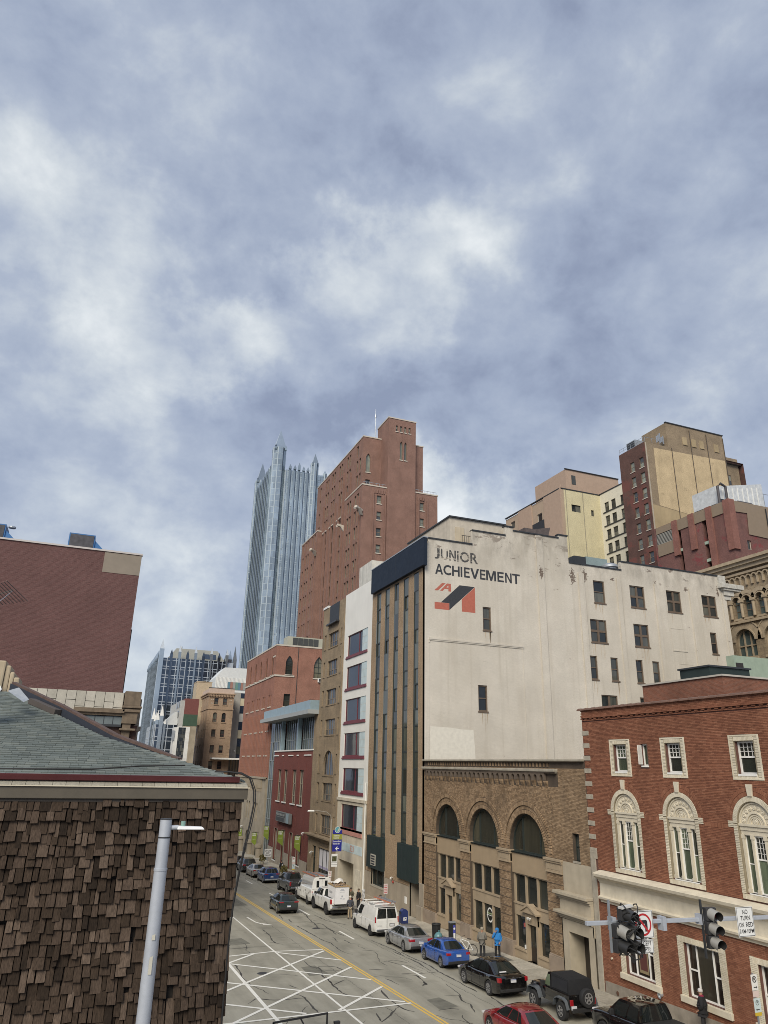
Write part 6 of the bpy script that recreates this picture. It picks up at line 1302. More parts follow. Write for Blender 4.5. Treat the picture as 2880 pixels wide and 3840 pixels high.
    for x in (101.6, 106.9, 111.4, 116.0): p = MB().box(x, x+.13, 99.88, 99.97, 58, 79 if x > 102 else 74); obj('downpipe', p, plain('pipe_brown', (.10,.08,.06)), E)
    m = MB(); wall(m, 'Y', 100.05, 100.9, 116.2, 74.1, 79.6, [], .2); shell(m, 100.9, 116.2, 100.05, 107, 74.1, 79.6, '-Y', .2); u = obj('upper_block', m, [GRB, ROOFM], E)
    for x in (104.9, 107.3, 109.4, 113.4): s = MB().box(x, x+1.2, 99.9, 100.05, 75.4, 75.6); s.box(x, x+1.2, 99.98, 100.05, 75.6, 77.2); obj('blocked_window', s, plain('buff_brick', (.36,.28,.165)), u)
    c = MB().box(100.8, 116.3, 99.9, 100.3, 79.6, 79.8); obj('cap', c, PARAPC, u)
    m = MB(); wall(m, 'Y', 101, 116.2, 120.6, 20, 75.4, [(116.6,118.2,69.0,71.3),(116.6,118.2,64.5,66.8)], .2); obj('end_bay', m, GRB, E)
    for z in (69.0, 64.5): window(E, 'Y', 101, (116.6,118.2,z,z+2.3), .15, (), (z+1.1,), .1, .08, BROWNF, TWIN, None)
    p = MB().box(94.9, 95.2, 99.93, 100, 20, 74); obj('corner_strip', p, plain('pale_corner', (.38,.33,.26)), E)
    q = MB().box(96.2, 98.4, 104, 106.6, 75.0, 76.6); ac = thing('roof_air_unit', 'grey air unit on a frame atop the tall dark brick building', 'air unit', (97, 105, 74)); obj('casing', q, STEEL, ac); f = MB()
    for x, y in ((96.3,104.1),(98.3,104.1),(96.3,106.5),(98.3,106.5)): f.box(x-.06, x+.06, y-.06, y+.06, 73.8, 75.0)
    obj('legs', f, DARKM, ac); gq = MB().box(96.14, 96.2, 104.2, 106.4, 75.2, 76.4); obj('grille', gq, DARKM, ac)
    r = thing('antenna_cluster', 'white antenna panels and railings on the roof of the tall dark brick building', 'antennas', (99.5, 101, 74))
    for k in range(5): p = MB().box(98.7+k*.42, 98.88+k*.42, 100.6, 100.8, 75.0+.3*(k % 2), 76.4+.4*(k % 3)); obj('antenna_panel', p, STEEL, r)
    p = MB(); 
    for y in (100.3, 102, 104, 106, 107.3): p.bar((94.85, y, 74), (94.85, y, 75.2), .05, .05)
    p.bar((94.85, 100.3, 75.2), (94.85, 107.3, 75.2), .05, .05); p.bar((94.85, 100.3, 74.7), (94.85, 107.3, 74.7), .04, .04)
    for x in (95.2, 97, 99): p.bar((x, 100.2, 74), (x, 100.2, 75.3), .05, .05)
    p.bar((95, 100.2, 75.3), (100, 100.2, 75.3), .05, .05); obj('railing', p, STEEL, r)
    # brick works with tan cladding and roof plant
    Fb = thing('brick_works', 'red and purple brick block with tan metal cladding and pale brick piers', 'building', (92, 85, 0)); x0 = 91.95; Y = 80.0
    PURB = brickmat('purple_brick', (.23,.115,.098), (.19,.095,.085), (.13,.075,.07), .24, .085, .012, .3, (.06,.035,.035), .5, .25, (.22, .55, (.21,.05,.055), .8)); SAL = brickmat('salmon_brick', (.28,.13,.105), (.24,.11,.09), (.2,.11,.09), .24, .085, .01, .15, (.08,.04,.03)); TANC = plain('tan_cladding', (.235,.18,.125), .6, var=.06)
    m = MB(); wall(m, 'X', x0, Y, 97, 20, 54.4, [(84.9,85.8,44,52.5), (90.7,91.7,44,52.4)], .8); wall(m, 'Y', Y, x0, 104, 20, 54.4, [(94.9,95.8,46.3,47.9)], .4); shell(m, x0, 104, Y, 97, 20, 54.4, '-X-Y', .3); obj('wall', m, [PURB, ROOFM], Fb)
    window(Fb, 'Y', Y, (94.9,95.8,46.3,47.9), .3, (), (), .1, .1, TRIML, GLASS, None)
    for a, b, z0, z1 in ((91.8, 96.4, 48.9, 51.05), (91.8, 96.4, 53.1, 54.3), (79.9, 91.7, 52.4, 54.35)): c = MB(); fbox(c, 'X', x0, a, b, z0, z1, -.15, 0); obj('tan_cladding', c, TANC, Fb)
    c = MB().poly([(93.0,Y-.15,54.4),(104,Y-.15,54.4),(104,Y-.15,48.6),(95.4,Y-.15,48.9),(95.7,Y-.15,52.6),(93.0,Y-.15,52.5)]); obj('tan_cladding', c, TANC, Fb)
    for y in (91.8, 87.9, 84.0): p = MB(); fbox(p, 'X', x0, y-.6, y+.6, 48 if y > 85 else 43, 54.4, -.35, .05); obj('brick_pier', p, SAL, Fb)
    p = MB().box(x0-.3, x0+1.0, Y-.35, Y+.9, 46, 54.5); obj('brick_pier', p, SAL, Fb)
    v = MB(); fbox(v, 'X', x0, 91.8, 96.5, 51.05, 53.1, -.02, .1); vv = obj('louvre', v, PARAPC, Fb)
    for k in range(9): s = MB(); fbox(s, 'X', x0, 91.85, 96.45, 51.1+.22*k, 51.2+.22*k, -.1, -.02); obj('slat', s, flat('louvre_grey', (.36,.35,.31)), vv)
    for y0, y1, z in ((84.9, 85.8, 48.3), (84.9, 85.8, 45.3), (90.7, 91.7, 48.6)): p = MB(); fbox(p, 'X', x0, y0, y1, z, z+.5, -.02, .6); obj('green_ledge', p, plain('verdigris', (.33,.40,.32), .8), Fb)
    p = MB().box(99.9, 100.05, Y-.3, Y-.15, 46, 54); obj('downpipe', p, DARKM, Fb)
    G_ = thing('cooling_unit', 'large galvanised cooling unit with pipes atop the red and purple brick block', 'cooling unit', (95, 85, 54)); m = MB()
    m.prism([(92.8,83,54.9),(92.8,83,58.0),(104.0,83,60.3),(104.0,83,54.9)], (0, 5, 0)); c = obj('casing', m, plain('bright_galvanised', (.60,.62,.62), .5, .2, .2, 2), G_)
    for k in range(9): s = MB().box(93.4+k*1.15, 93.5+k*1.15, 82.9, 83.0, 55.2, 57.6+k*.22); obj('panel_rib', s, WHITEP, c)
    s = MB().box(93.2, 103.6, 82.92, 83, 55.0, 55.9); obj('dark_intake', s, DARKM, c)
    pp = MB().tube([(92.4,82.0,54),(92.4,82.0,57.6),(93.2,82.0,58.2),(94.2,82.0,57.8),(94.2,82.0,54)], .22, 10); pp.tube([(96.5,82,55.4),(99.5,82,55.4),(100.2,82,54.8)], .28, 10); obj('pipe', pp, plain('dark_pipe', (.07,.065,.07), .6), G_, smooth=40)
    s = MB()
    for x in (100.8, 102.4, 104): s.bar((x, 80.4, 54.4), (x, 80.4, 57.0), .07, .07)
    s.bar((100.8,80.4,57.0),(104,80.4,57.0),.07,.07); obj('guard_rail', s, STEEL, G_)
    # round-arched sandstone building at the right edge
    R = thing('round_arched_stone_building', 'brown sandstone building with round arched windows at the right edge of the view', 'building', (76, 62, 0)); x0 = 76.0
    SND = brickmat('sandstone_blocks', (.335,.265,.175), (.27,.21,.145), (.20,.16,.11), .95, .42, .012, .35, (.10,.075,.05), .7, .35)
    ya, yb = 45.0, 73.5
    mids = [(c-.62, c+.62, 30.95, 33.75, 'arch') for c in (67.1, 65.5, 63.5, 61.9, 59.9, 58.3, 56.3, 54.7)]; bigs = [(c-1.55, c+1.55, 26.0, 29.6, 'arch') for c in (66.6, 62.2, 57.8)]
    m = MB(); wall(m, 'X', x0, ya, yb, 10, 38.2, mids+bigs, .6); shell(m, x0, 80, ya, yb, 10, 38.2, '-X', .3); obj('wall', m, [SND, ROOFM], R)
    GB = glass('teal_window', (.06,.085,.085), .06, (.17,.22,.21), .9); SF = plain('sand_trim', (.36,.29,.20), .8, var=.2, streak=.2)
    for h in mids: window(R, 'X', x0, h, .5, (), (h[2]+1.0, h[2]+1.9), .09, .1, BROWNF, GB, (SF, .1, .25, .15))
    for h in bigs: window(R, 'X', x0, h, .55, (h[0]+1.05, h[1]-1.05), (27.5,), .16, .2, SF, GB, (SF, .1, .3, .15))
    for c in (68.0, 66.3, 64.5, 62.7, 60.9, 59.1, 57.3): p = MB().cyl((x0-.12, c, 31.0), (x0-.12, c, 32.9), .2, 10); p.box(x0-.4, x0+.1, c-.3, c+.3, 32.9, 33.2); obj('column', p, SF, R, smooth=40)
    q = []
    for h in mids: q += ringbricks('X', x0, (h[0]+h[1])/2, h[3]-.62, .64, .8, 1, -.1, .1) + ringbricks('X', x0, (h[0]+h[1])/2, h[3]-.62, .85, 1.35, 9, -.05, .05)
    for h in bigs: q += ringbricks('X', x0, (h[0]+h[1])/2, h[3]-1.55, 1.6, 2.5, 13, -.06, .05)
    pieces('voussoir', q, SF, R, singles=200)
    def arcring(c, z, r0, r1, d):
        m = MB(); A = arc(c, z, r1, 16); I = arc(c, z, r0, 16)
        for k in range(16): m.hexa([PT('X',x0,*p,d) for p in (A[k],A[k+1],I[k+1],I[k])] + [PT('X',x0,*p,.05) for p in (A[k],A[k+1],I[k+1],I[k])])
        return m
    for h in mids: obj('arch_moulding', arcring((h[0]+h[1])/2, h[3]-.62, .6, .72, -.16), SF, R); 
    for h in bigs: obj('arch_moulding', arcring((h[0]+h[1])/2, h[3]-1.55, 1.5, 1.68, -.16), SF, R); obj('hood_moulding', arcring((h[0]+h[1])/2, h[3]-1.55, 2.5, 2.66, -.14), SF, R)
    for i in range(19):
        c = 70.5-i*.85; obj('corbel_arch', arcring(c, 35.9, .28, .42, -.3), SF, R); s = MB().box(x0-.28, x0, c-.52, c-.32, 35.0, 35.9); obj('corbel', s, SF, R)
    for z0, z1, d in ((30.3, 30.6, -.3), (36.45, 36.75, -.35), (37.0, 37.5, -.6), (37.5, 37.9, -.9), (37.9, 38.3, -1.2)): s = MB(); fbox(s, 'X', x0, ya, yb, z0, z1, d, .1); obj('cornice', s, SF, R)
back_right()
# scaled about the camera, which draws them nearer, still behind the painted wall
CAM_SCALE = dict(tall_brick_building=(.88, (92.4, 91.52, 1.44)), roof_air_unit=(.88, (85.36, 92.4, 66.56)), antenna_cluster=(.88, (87.56, 88.88, 66.56)), brick_works=(.875, (80.5, 74.38, 1.5)), cooling_unit=(.875, (83.13, 74.38, 48.75)))
for nm, (k, l) in CAM_SCALE.items(): bpy.data.objects[nm].scale = (k,)*3; bpy.data.objects[nm].location = l
def roof_things():
    t = thing('roof_chiller', 'grey and pale blue roof chiller behind the parapet of the painted wall', 'air unit', (50, 64, 33.4)); m = MB().box(48.6, 50.2, 64, 66, 33, 35.1); obj('dark_casing', m, DARKM, t); m = MB().box(50.2, 53.2, 64, 66, 33, 35.2); obj('glass_side', m, plain('pale_blue_metal2', (.22,.28,.28), .3), t)
    t = thing('roof_fan', 'round silver roof fan beside the grey chiller', 'fan', (53.6, 63.6, 33)); m = MB().lathe((53.0, 63.4, 32.8), (0,0,1), [(0,.9),(1.1,.9),(1.15,1.1),(1.4,1.1),(1.7,.5)], 16); obj('cowl', m, STEEL, t, smooth=40)
    t = thing('roof_hood', 'rusty metal exhaust hood on the painted office roof', 'vent', (42.5, 63.5, 36)); m = MB(); m.box(41.5, 42.8, 63, 64.4, 35, 37.1); m.hexa([(42.8,63,36.2),(44.6,63,36.6),(44.6,64.4,36.6),(42.8,64.4,36.2),(42.8,63,37.1),(44.9,63,37.6),(44.9,64.4,37.6),(42.8,64.4,37.1)]); obj('duct', m, plain('rusty_metal', (.10,.08,.075), .7, var=.4, vs=3), t)
roof_things()

# ------------------------------------------------------------------ left side of the street
def left_side():
    MAR = brickmat('maroon_brick', (.142,.074,.069), (.118,.061,.057), (.165,.10,.094), .30, .10, .012, .12, (.06,.035,.033), .5, .12)
    B = thing('maroon_building', 'large blank maroon brick building with a pale patch at its top corner', 'building', (-8, 66, 0)); Y = 65.0
    m = MB(); m.poly([(-30,Y,-1),(2.47,Y,-1),(2.47,Y,29.35),(-30,Y,29.35)]); shell(m, -30, 2.47, Y, 92, -1, 29.35, '-Y', .4); obj('wall', m, [MAR, ROOFM], B)
    p = MB().box(-.62, 2.48, Y-.03, Y, 27.5, 29.3); obj('pale_patch', p, plain('taupe_panel', (.24,.205,.165), .8, var=.08), B)
    c = MB().box(-30, 2.55, Y-.1, Y+.4, 29.35, 29.5); obj('coping', c, flat('pale_coping', (.5,.47,.45)), B)
    p = MB().box(2.47, 2.55, Y+.4, Y+.6, 17, 22.8); obj('downpipe', p, DARKM, B)
    BLUE = plain('blue_metal', (.035,.14,.34), .5); MESH = plain('dark_coil', (.075,.075,.085), .8, var=.4, vs=2.5)
    def cooler(x, label, w=2.15):
        t = thing('rooftop_cooler', label, 'cooling unit', (x, 66, 29.3), 'blue rooftop coolers on the maroon building'); m = MB().box(x, x+w, 65.6, 68, 29.4, 30.85); obj('casing', m, BLUE, t)
        q = MB().box(x+.1, x+w-.1, 65.55, 65.6, 29.5, 30.75); c = obj('coil', q, MESH, t)
        for k in range(3): f = MB().cyl((x+.35+k*.72, 66.6, 30.85), (x+.35+k*.72, 66.6, 30.98), .3, 14); obj('fan_ring', f, STEEL, t)
        h = MB().prism([(x+w, 65.7, 29.4), (x+w, 65.7, 30.4), (x+w+.75, 65.7, 29.7), (x+w+.75, 65.7, 29.4)], (0, 2, 0)); obj('hood', h, BLUE, t)
    cooler(-3.75, 'blue rooftop cooler with dark coils standing near the pale patch'); cooler(-10.2, 'blue rooftop cooler at the left edge of the maroon roof', 1.45)
    # stone front with the pale sloping slabs
    S = thing('stone_building', 'old stone building with a pale slab parapet sloping behind the shingle roof', 'building', (0, 61, 0)); Y = 60.0
    SLB = unitmat('pale_slab', [(.44,.42,.36),(.50,.475,.41),(.54,.515,.45)], .8, (8, .1)); OST = plain('old_brown_stone', (.175,.135,.095), .9, var=.35, vs=2, streak=.5)
    m = MB().box(-9, 3.7, Y+.1, 64.9, -1, 14.6); m.box(-9, 2.5, Y+.1, 64.9, 14.6, 17.0); obj('wall', m, brickmat('old_dark_brick', (.10,.052,.042), (.08,.045,.038), (.10,.075,.065), .25, .09, .012, .4), S)
    q = []; x = -6.4; k = 0
    while x < 2.45:
        x1 = min(x+.68, 2.46); lo_ = 15.75 if x > -1.1 else max(13.0, 15.75-(-1.1-x)*.2-1.2)
        zs_ = [17.0, 16.25 if k % 2 else 15.85, lo_] if x > -1.1 else [17.0, 16.3 if k % 2 else 15.9, 15.0, 13.8]
        for z1, z0 in zip(zs_, zs_[1:]):
            if z1-z0 > .05: q.append(boxpiece('Y', Y, x, x1-.03, z0+.02, z1-.02, -.06+rnd.uniform(-.01,.01), .1))
        x += .68; k += 1
    for f in (( -1.1,15.75),( -.45,15.3),(.1,14.9),(.5,14.75)): pass
    pieces('slab', q, SLB, S, singles=80)
    tri = MB().prism([(-1.3,Y-.05,15.75),(.75,Y-.05,14.7),(-1.3,Y-.05,14.7)], (0,.1,0)); obj('slab', tri, SLB, S)
    c = MB(); c.box(-1.0, 2.6, Y-.5, Y+.1, 15.45, 15.75); c.box(-.7, 2.6, Y-.3, Y+.1, 15.25, 15.45); obj('ledge', c, OST, S)
    r = MB().poly([(-.6,Y-.15,15.2),(2.5,Y-.15,15.2),(2.5,Y-.15,14.6),(.7,Y-.15,14.6)]); rr = obj('lead_roof', r, plain('blue_grey_lead', (.14,.17,.18), .6, streak=.3), S)
    for x in (.55, 1.2, 1.85): p = MB().box(x, x+.03, Y-.18, Y-.15, 14.6, 15.2); obj('lead_seam', p, DARKM, rr)
    p = MB(); p.box(2.5, 3.7, Y-.4, 66, 16.0, 17.1); p.box(2.4, 3.85, Y-.55, 66, 15.85, 16.0); p.box(2.5, 3.6, Y-.35, 66, 14.7, 15.85); p.box(2.45, 3.75, Y-.5, 66, 15.55, 15.75); p.box(2.6, 3.2, Y-.25, 66, 13.6, 14.7); p.box(2.4, 3.55, Y-.5, 66, 14.2, 14.35); p.box(2.6, 3.3, Y-.45, 66, 12.0, 13.6); p.box(2.5, 3.45, Y-.55, 66, 13.3, 13.5)
    obj('corner_block', p, OST, S, bevel=.03); d = MB().box(-1.2, 2.5, Y-.2, Y+.1, 14.45, 14.62); obj('dark_ledge', d, PARAPC, S)
    Gb = thing('grey_stone_building', 'weathered grey stone building edge beside the mirror glass block', 'building', (5, 100, 0)); m = MB(); y0 = 94.5
    m.box(-6, 6.0, y0, 125, -2, 19.2); w = obj('wall', m, plain('grey_weathered_stone', (.33,.29,.235), .9, var=.25, vs=.8, streak=.35), Gb)
    for i, (z, dx) in enumerate(((17.8,-.15),(15.5,.15),(12.5,.1))): c = MB().box(-6, 6.1+dx, y0-.15, 125, z, z+.5); obj('band', c, plain('grey_weathered_stone', (.3,.3,.3)), w)
left_side()

# ------------------------------------------------------------------ shingle house, left foreground
SHAKE = unitmat('cedar_shake', [(.020,.014,.010),(.042,.029,.020),(.060,.042,.030),(.076,.054,.040),(.125,.092,.069)], .9, (1.0, .5), .2, .6, streak=(55, 55, 3.0))
SHING = unitmat('asphalt_shingle', [(.125,.145,.140),(.145,.168,.160),(.160,.182,.172),(.185,.205,.188)], .9, (60, .2), .2, .4)
def house():
    H = thing('shingle_house', 'dark cedar shake house with a grey shingle hip roof and a maroon gutter', 'house', (0, 17, 0)); Y = 14.0; xc = 2.84; zf = 11.36
    m = MB().box(-8, xc-.06, Y+.03, 26, -1, 11.7); obj('wall', m, plain('tar_paper', (.018,.015,.013), .95), H)
    r = random.Random(4); q = []; z = 6.2; row = 0
    while z < 11.4:
        x = -1.5+r.uniform(0, .1)
        while x < xc+.02:
            w = r.choice((.065,.085,.10,.12,.14,.17)); jz = r.uniform(-.035,.03) + .022*sin(1.7*x+row*.9) - (.05 if r.random() < .12 else 0); L = .34
            x1 = min(x+w, xc+.02)
            if x1-x > .03:
                t = r.uniform(.045, .085); sk = r.uniform(-.008, .008); curl = r.uniform(0, .035) if r.random() < .4 else 0; z0 = z+jz; z1 = min(z0+L, 11.5)
                if r.random() > .03:
                    f = [(x+.004+sk, Y-t-.012-curl, z0+r.uniform(-.008,.008)), (x1-.004+sk, Y-t-.012-curl*r.uniform(.2,1), z0+r.uniform(-.008,.008)), (x1-.004, Y-.008, z1), (x+.004, Y-.008, z1)]
                    q.append((f, [(x+.004+sk, Y-.012, z0), (x1-.004+sk, Y-.012, z0), (x1-.004, Y+.02, z1), (x+.004, Y+.02, z1)]))
            x += w+r.uniform(.002, .012)
        z += .178+r.uniform(-.006, .006); row += 1
    pieces('shake', q, SHAKE, H, singles=300, key=lambda s: abs(s[0][0][2]-9.9) + .25*abs(s[0][0][0]-.9))
    # side wall shakes (seen edge on) along the street side
    q = []; z = 6.2
    while z < 11.4:
        y = Y
        while y < 20: w = r.choice((.09,.12,.15)); z0 = z+r.uniform(-.04,.04); t = r.uniform(.015,.04); q.append(([(xc-.03+t,y+w-.004,z0),(xc-.03+t,y+.003,z0),(xc-.03,y+.003,z0+.3),(xc-.03,y+w-.004,z0+.3)], [(xc-.05,y+w-.004,z0),(xc-.05,y+.003,z0),(xc-.06,y+.003,z0+.3),(xc-.06,y+w-.004,z0+.3)])); y += w
        z += .158
    pieces('side_shake', q, SHAKE, H)
    # fascia, slate strip, gutter
    FAS = plain('taupe_fascia', (.092,.079,.059), .6, var=.12, vs=3, streak=.15)
    c = MB().box(-8, xc+.10, Y-.10, 26, zf+.03, zf+.24); obj('fascia', c, FAS, H, bevel=.01); c = MB().box(-8, xc+.05, Y-.05, 26, zf-.02, zf+.03); obj('fascia_shadow_strip', c, plain('fascia_shade', (.05,.042,.035), .7), H)  # dark strip under the fascia stands in for its shadow
    c = MB().box(-8, xc+.13, Y-.13, Y-.09, zf+.22, zf+.235); obj('drip_edge', c, CREAMS, H)
    x = -1.6; 
    while x < xc: t = MB().hexa([(x,Y-.12,zf+.235),(x+.2,Y-.12,zf+.235),(x+.2,Y+.06,zf+.30),(x,Y+.06,zf+.30),(x,Y-.12,zf+.25),(x+.2,Y-.12,zf+.25),(x+.2,Y+.06,zf+.315),(x,Y+.06,zf+.315)]); obj('flashing_tile', t, unitmat('pale_tile', [(.33,.31,.25),(.40,.38,.31)], .8), H); x += .206
    gt = MB(); prof = [(-.02,.0),(-.10,.02),(-.12,.11),(-.09,.115),(-.07,.04),(0,.03),(0,0)]; gt.prism([(-8, Y+.06+a, zf+.30+b) for a, b in prof], (8+xc-.06, 0, 0)); obj('gutter', gt, plain('maroon_gutter', (.095,.022,.024), .45), H)
    # hip roof of shingles: front slope rises away from the eave, hip runs from the corner
    ze = zf+.34; S = .30; ey = Y+.02; ex = xc-.02; n = Vector((0, -S, 1)).normalized()
    hx = lambda t: ex - (t if t < 2.4 else 2.4+(t-2.4)*.635)          # the hip steepens towards the top
    zz = lambda t: ze-.03+t*S
    rm = MB().poly([(-8,ey,zz(0)),(ex,ey,zz(0)),(hx(2.4),ey+2.4,zz(2.4)),(hx(6.6),ey+6.6,zz(6.6)),(-8,ey+6.6,zz(6.6))]); rm.poly([(ex,ey,zz(0)),(ex,26,zz(0)),(hx(6.6),24,zz(6.6)),(hx(6.6),ey+6.6,zz(6.6)),(hx(2.4),ey+2.4,zz(2.4))]); obj('roof', rm, plain('roof_felt', (.03,.033,.034), .95), H)
    q = []; s = 0.0; row = 0; cl = sqrt(1+S*S)
    while s < 6.3:
        y0, y1 = ey+s/cl, ey+(s+.20)/cl; x = -2.6-.09*row*.0 + (row*.37 % .3); xmax = hx(y0-ey)
        while x < xmax:
            w = r.choice((.14,.165,.19,.22)); x1 = min(x+w, xmax)
            if x1-x > .02:
                t = .020+r.choice((0, .005, .010)); P = lambda xx, yy, h: (xx+n.x*h, yy+n.y*h, ze+(yy-ey)*S+n.z*h)
                q.append(([P(x+.002,y0,t), P(x1-.002,y0,t), P(x1-.002,y1,.003), P(x+.002,y1,.003)], [P(x+.002,y0,-.01), P(x1-.002,y0,-.01), P(x1-.002,y1,-.01), P(x+.002,y1,-.01)]))
            x += w
        s += .135; row += 1
    pieces('roof_shingle', q, SHING, H, singles=300, key=lambda s_: s_[0][0][1] + (50 if s_[0][0][0] < -1.5 else 0))
    # ridge caps down the hip
    k = 0; s = 0.0
    while s < 6.0:
        y = ey+s; xh = hx(s); z = ze+s*S; a = Vector((xh, y, z)); d = (Vector((hx(s+.2), y+.2, z+.2*S))-a).normalized(); b = a+d*.26; sl = Vector((-.14, -.02, -.012)); sr = Vector((.10, .10, -.035)); u = Vector((0,0,.03))
        o = MB(); o.hexa([a+sl, a, b, b+sl, a+sl+u, a+u*1.5, b+u*.8, b+sl+u*.5]); o.hexa([a, a+sr, b+sr, b, a+u*1.5, a+sr+u, b+sr+u*.5, b+u*.8]); obj('hip_cap', o, SHING, H); s += .155
    # dark upstand and capped parapet rising behind the hip
    pz = lambda y: ze+(y-ey)*S
    def up(s0, s1, h0, h1, off, mat, name, th=.06):
        a = Vector((hx(s0)+off, ey+s0+off*.5, pz(ey+s0))); b = Vector((hx(s1)+off, ey+s1+off*.5, pz(ey+s1))); w = Vector((.05,.04,0))
        obj(name, MB().hexa([a-w, a+w, b+w, b-w, a-w+Vector((0,0,h0)), a+w+Vector((0,0,h0)), b+w+Vector((0,0,h1)), b-w+Vector((0,0,h1))]), mat, H)
    for (s0, s1, h0, h1) in ((1.2, 2.4, -.02, .07), (2.4, 4.2, .07, .17), (4.2, 6.2, .17, .20)): up(s0, s1, h0, h1, .16, plain('bitumen_upstand', (.022,.027,.04), .7), 'upstand'); up(s0-.02, s1, h0+.05, h1+.05, .19, plain('brown_coping_tile', (.10,.062,.05), .7, var=.3, vs=8), 'ridge_coping')
    p = MB().bar((-1.25, 19.0, 13.28), (-.62, 18.1, 13.0), .16, .12); obj('roof_box', p, plain('dark_roof_box', (.075,.062,.055), .7), H)
    fl = MB().poly([(-1.72,18.2,13.42),(-1.5,18.15,13.50),(-1.22,17.7,13.22),(-1.32,17.66,13.16)]); obj('bent_flashing', fl, STEEL, H); fl = MB().poly([(-2.4,17,13.25),(-1.95,17.2,13.75),(-1.72,17.0,13.35),(-1.9,16.8,13.0)]); obj('bent_flashing', fl, STEEL, H)
    # black service wire lying along the roof
    w = MB().tube([(-2.5,13.75,11.83),(-1,13.75,11.845),(.2,13.76,11.86),(1.0,13.78,11.93),(1.75,13.8,11.955)], .014, 6); obj('service_wire', w, BLACK, H, smooth=60)
house()
def chimney():
    t = thing('stepped_chimney', 'cream rendered stepped chimney behind the roof at the left edge', 'chimney', (-2.3, 23, 12)); CR = plain('cream_chimney', (.44,.365,.255), .85, var=.15, vs=2, streak=.3)
    m = MB()
    for x0, x1, z in ((-3.4,-2.34,14.62),(-2.34,-2.20,14.50),(-2.20,-2.08,14.32),(-2.08,-1.93,14.18)): m.box(x0, x1-.002, 23.0+(.0 if x0 < -2.4 else .05), 24.2, 11.5, z)
    obj('stack', m, CR, t, bevel=.04); p = MB().box(-3.4, -2.42, 22.2, 22.9, 12.5, 14.0); obj('worn_stack', p, plain('flaked_white', (.40,.40,.38), .9, var=.6, vs=9), t, bevel=.05)
chimney()
def antenna():
    t = thing('tv_antenna', 'thin metal television antenna against the maroon wall at the left edge', 'antenna', (-2.4, 16, 12.5)); b = MB().bar((-2.3,16,14.98),(-1.78,16.1,15.26),.03,.03); obj('boom', b, plain('rusty_rod', (.13,.10,.09), .6), t); m = MB().tube([(-2.25,16,12.4),(-2.25,16,15.0)], .018, 6); m.bar((-2.2,16,14.7),(-1.78,16.1,15.25),.012,.012); obj('mast', m, STEEL, t)
    for k in range(12): f = k/11; c = Vector((-2.3,16,14.98)).lerp(Vector((-1.72,16.1,15.29)), f); o = MB().bar(c+Vector((-.16,-.3,.12-.05*f))*(.6+.5*f), c+Vector((.20,.3,-.16))*(.6+.5*f), .010, .010); obj('element', o, plain('rusty_rod', (.13,.10,.09), .6), t)
antenna()
# ------------------------------------------------------------------ lamp posts, signals, signs
GALV = plain('painted_grey_steel', (.42,.45,.50), .5, .2, .1, 2.5, streak=.12)
ALU = plain('sign_back', (.45,.46,.47), .5, .5); SWHITE = flat('sign_white', (.70,.71,.70)); SBLACK = flat('sign_black', (.02,.02,.022)); SRED = flat('sign_red', (.42,.02,.025)); SBLUE = flat('sign_blue', (.012,.016,.22)); SGREEN = flat('sign_olive', (.26,.27,.04)); SYEL = flat('sign_yellow', (.55,.40,.04))
def lamp():
    L = thing('street_lamp', 'grey steel lamp post with a flat white head before the shake wall', 'street lamp', (1.33, 12, g(12)))
    m = MB().tube([(1.335,12,g(12)),(1.335,12,10.5)], [.115,.092], 20); m.tube([(1.335,12,10.5),(1.335,12,10.53)], .098, 20); m.tube([(1.335,12,10.53),(1.335,12,11.19)], [.088,.085], 20); obj('pole', m, GALV, L, smooth=40)
    c = MB().tube([(1.335,12,11.19),(1.335,12,11.20),(1.335,12,11.205)], [.09,.09,.05], 20); c.tube([(1.335,12,10.94),(1.335,12,10.955)], .095, 20); obj('collar', c, DARKM, L)
    h = MB(); h.hexa([(1.50,11.9,11.055),(1.91,11.92,11.05),(1.91,12.08,11.05),(1.50,12.1,11.055),(1.52,11.92,11.10),(1.88,11.94,11.085),(1.88,12.06,11.085),(1.52,12.08,11.10)]); obj('lamp_head', h, flat('lamp_white', (.75,.76,.77)), L, bevel=.012)
    a = MB().cyl((1.42,12,11.075), (1.52,12,11.078), .035, 12); obj('arm', a, GALV, L, smooth=40); p = MB().cyl((1.59,12,11.09), (1.59,12,11.165), .035, 12); obj('photocell', p, plain('photocell_green', (.20,.33,.29), .4), L, smooth=40)
    for z, w in ((9.62,.03),(9.3,.05),(9.2,.06)): s = MB(); s.poly([(1.31,12-.1035-.001*(10-z)*3,z),(1.36,12-.1035-.001*(10-z)*3,z),(1.355,12-.1035-.001*(10-z)*3,z+w*2.5),(1.315,12-.1035-.001*(10-z)*3,z+w*2.2)]); obj('sticker_remnant', s, flat('paper_residue', (.52,.50,.42)), L)
lamp()
def cables():
    for i, (dx, r, lab) in enumerate(((0, .015, 'thick black service cable hanging from the gutter corner'), (.035, .009, 'thin black cable curving beside the thicker one at the gutter corner'))):
        pts = [(2.3,13.9,11.86),(2.55,13.85,11.86),(2.78,13.82,11.83+dx*.5),(2.93+dx,13.8,11.76),(3.02+dx,13.8,11.55),(3.04+dx,13.8,11.3),(3.0+dx,13.8,11.0),(2.93+dx*.7,13.8,10.6),(2.87+dx*.5,13.8,10.2),(2.82+dx*.3,13.82,9.7),(2.80,13.84,9.1),(2.80,13.86,8.2),(2.80,13.86,6.5)]
        P = []
        for a, b in zip(pts, pts[1:]): P += [Vector(a).lerp(Vector(b), f/3) for f in range(3)]
        tag(obj('service_cable', MB().tube(P+[Vector(pts[-1])], r, 8), BLACK, None, smooth=60), lab, 'cable', 'cables at the gutter corner')
cables()
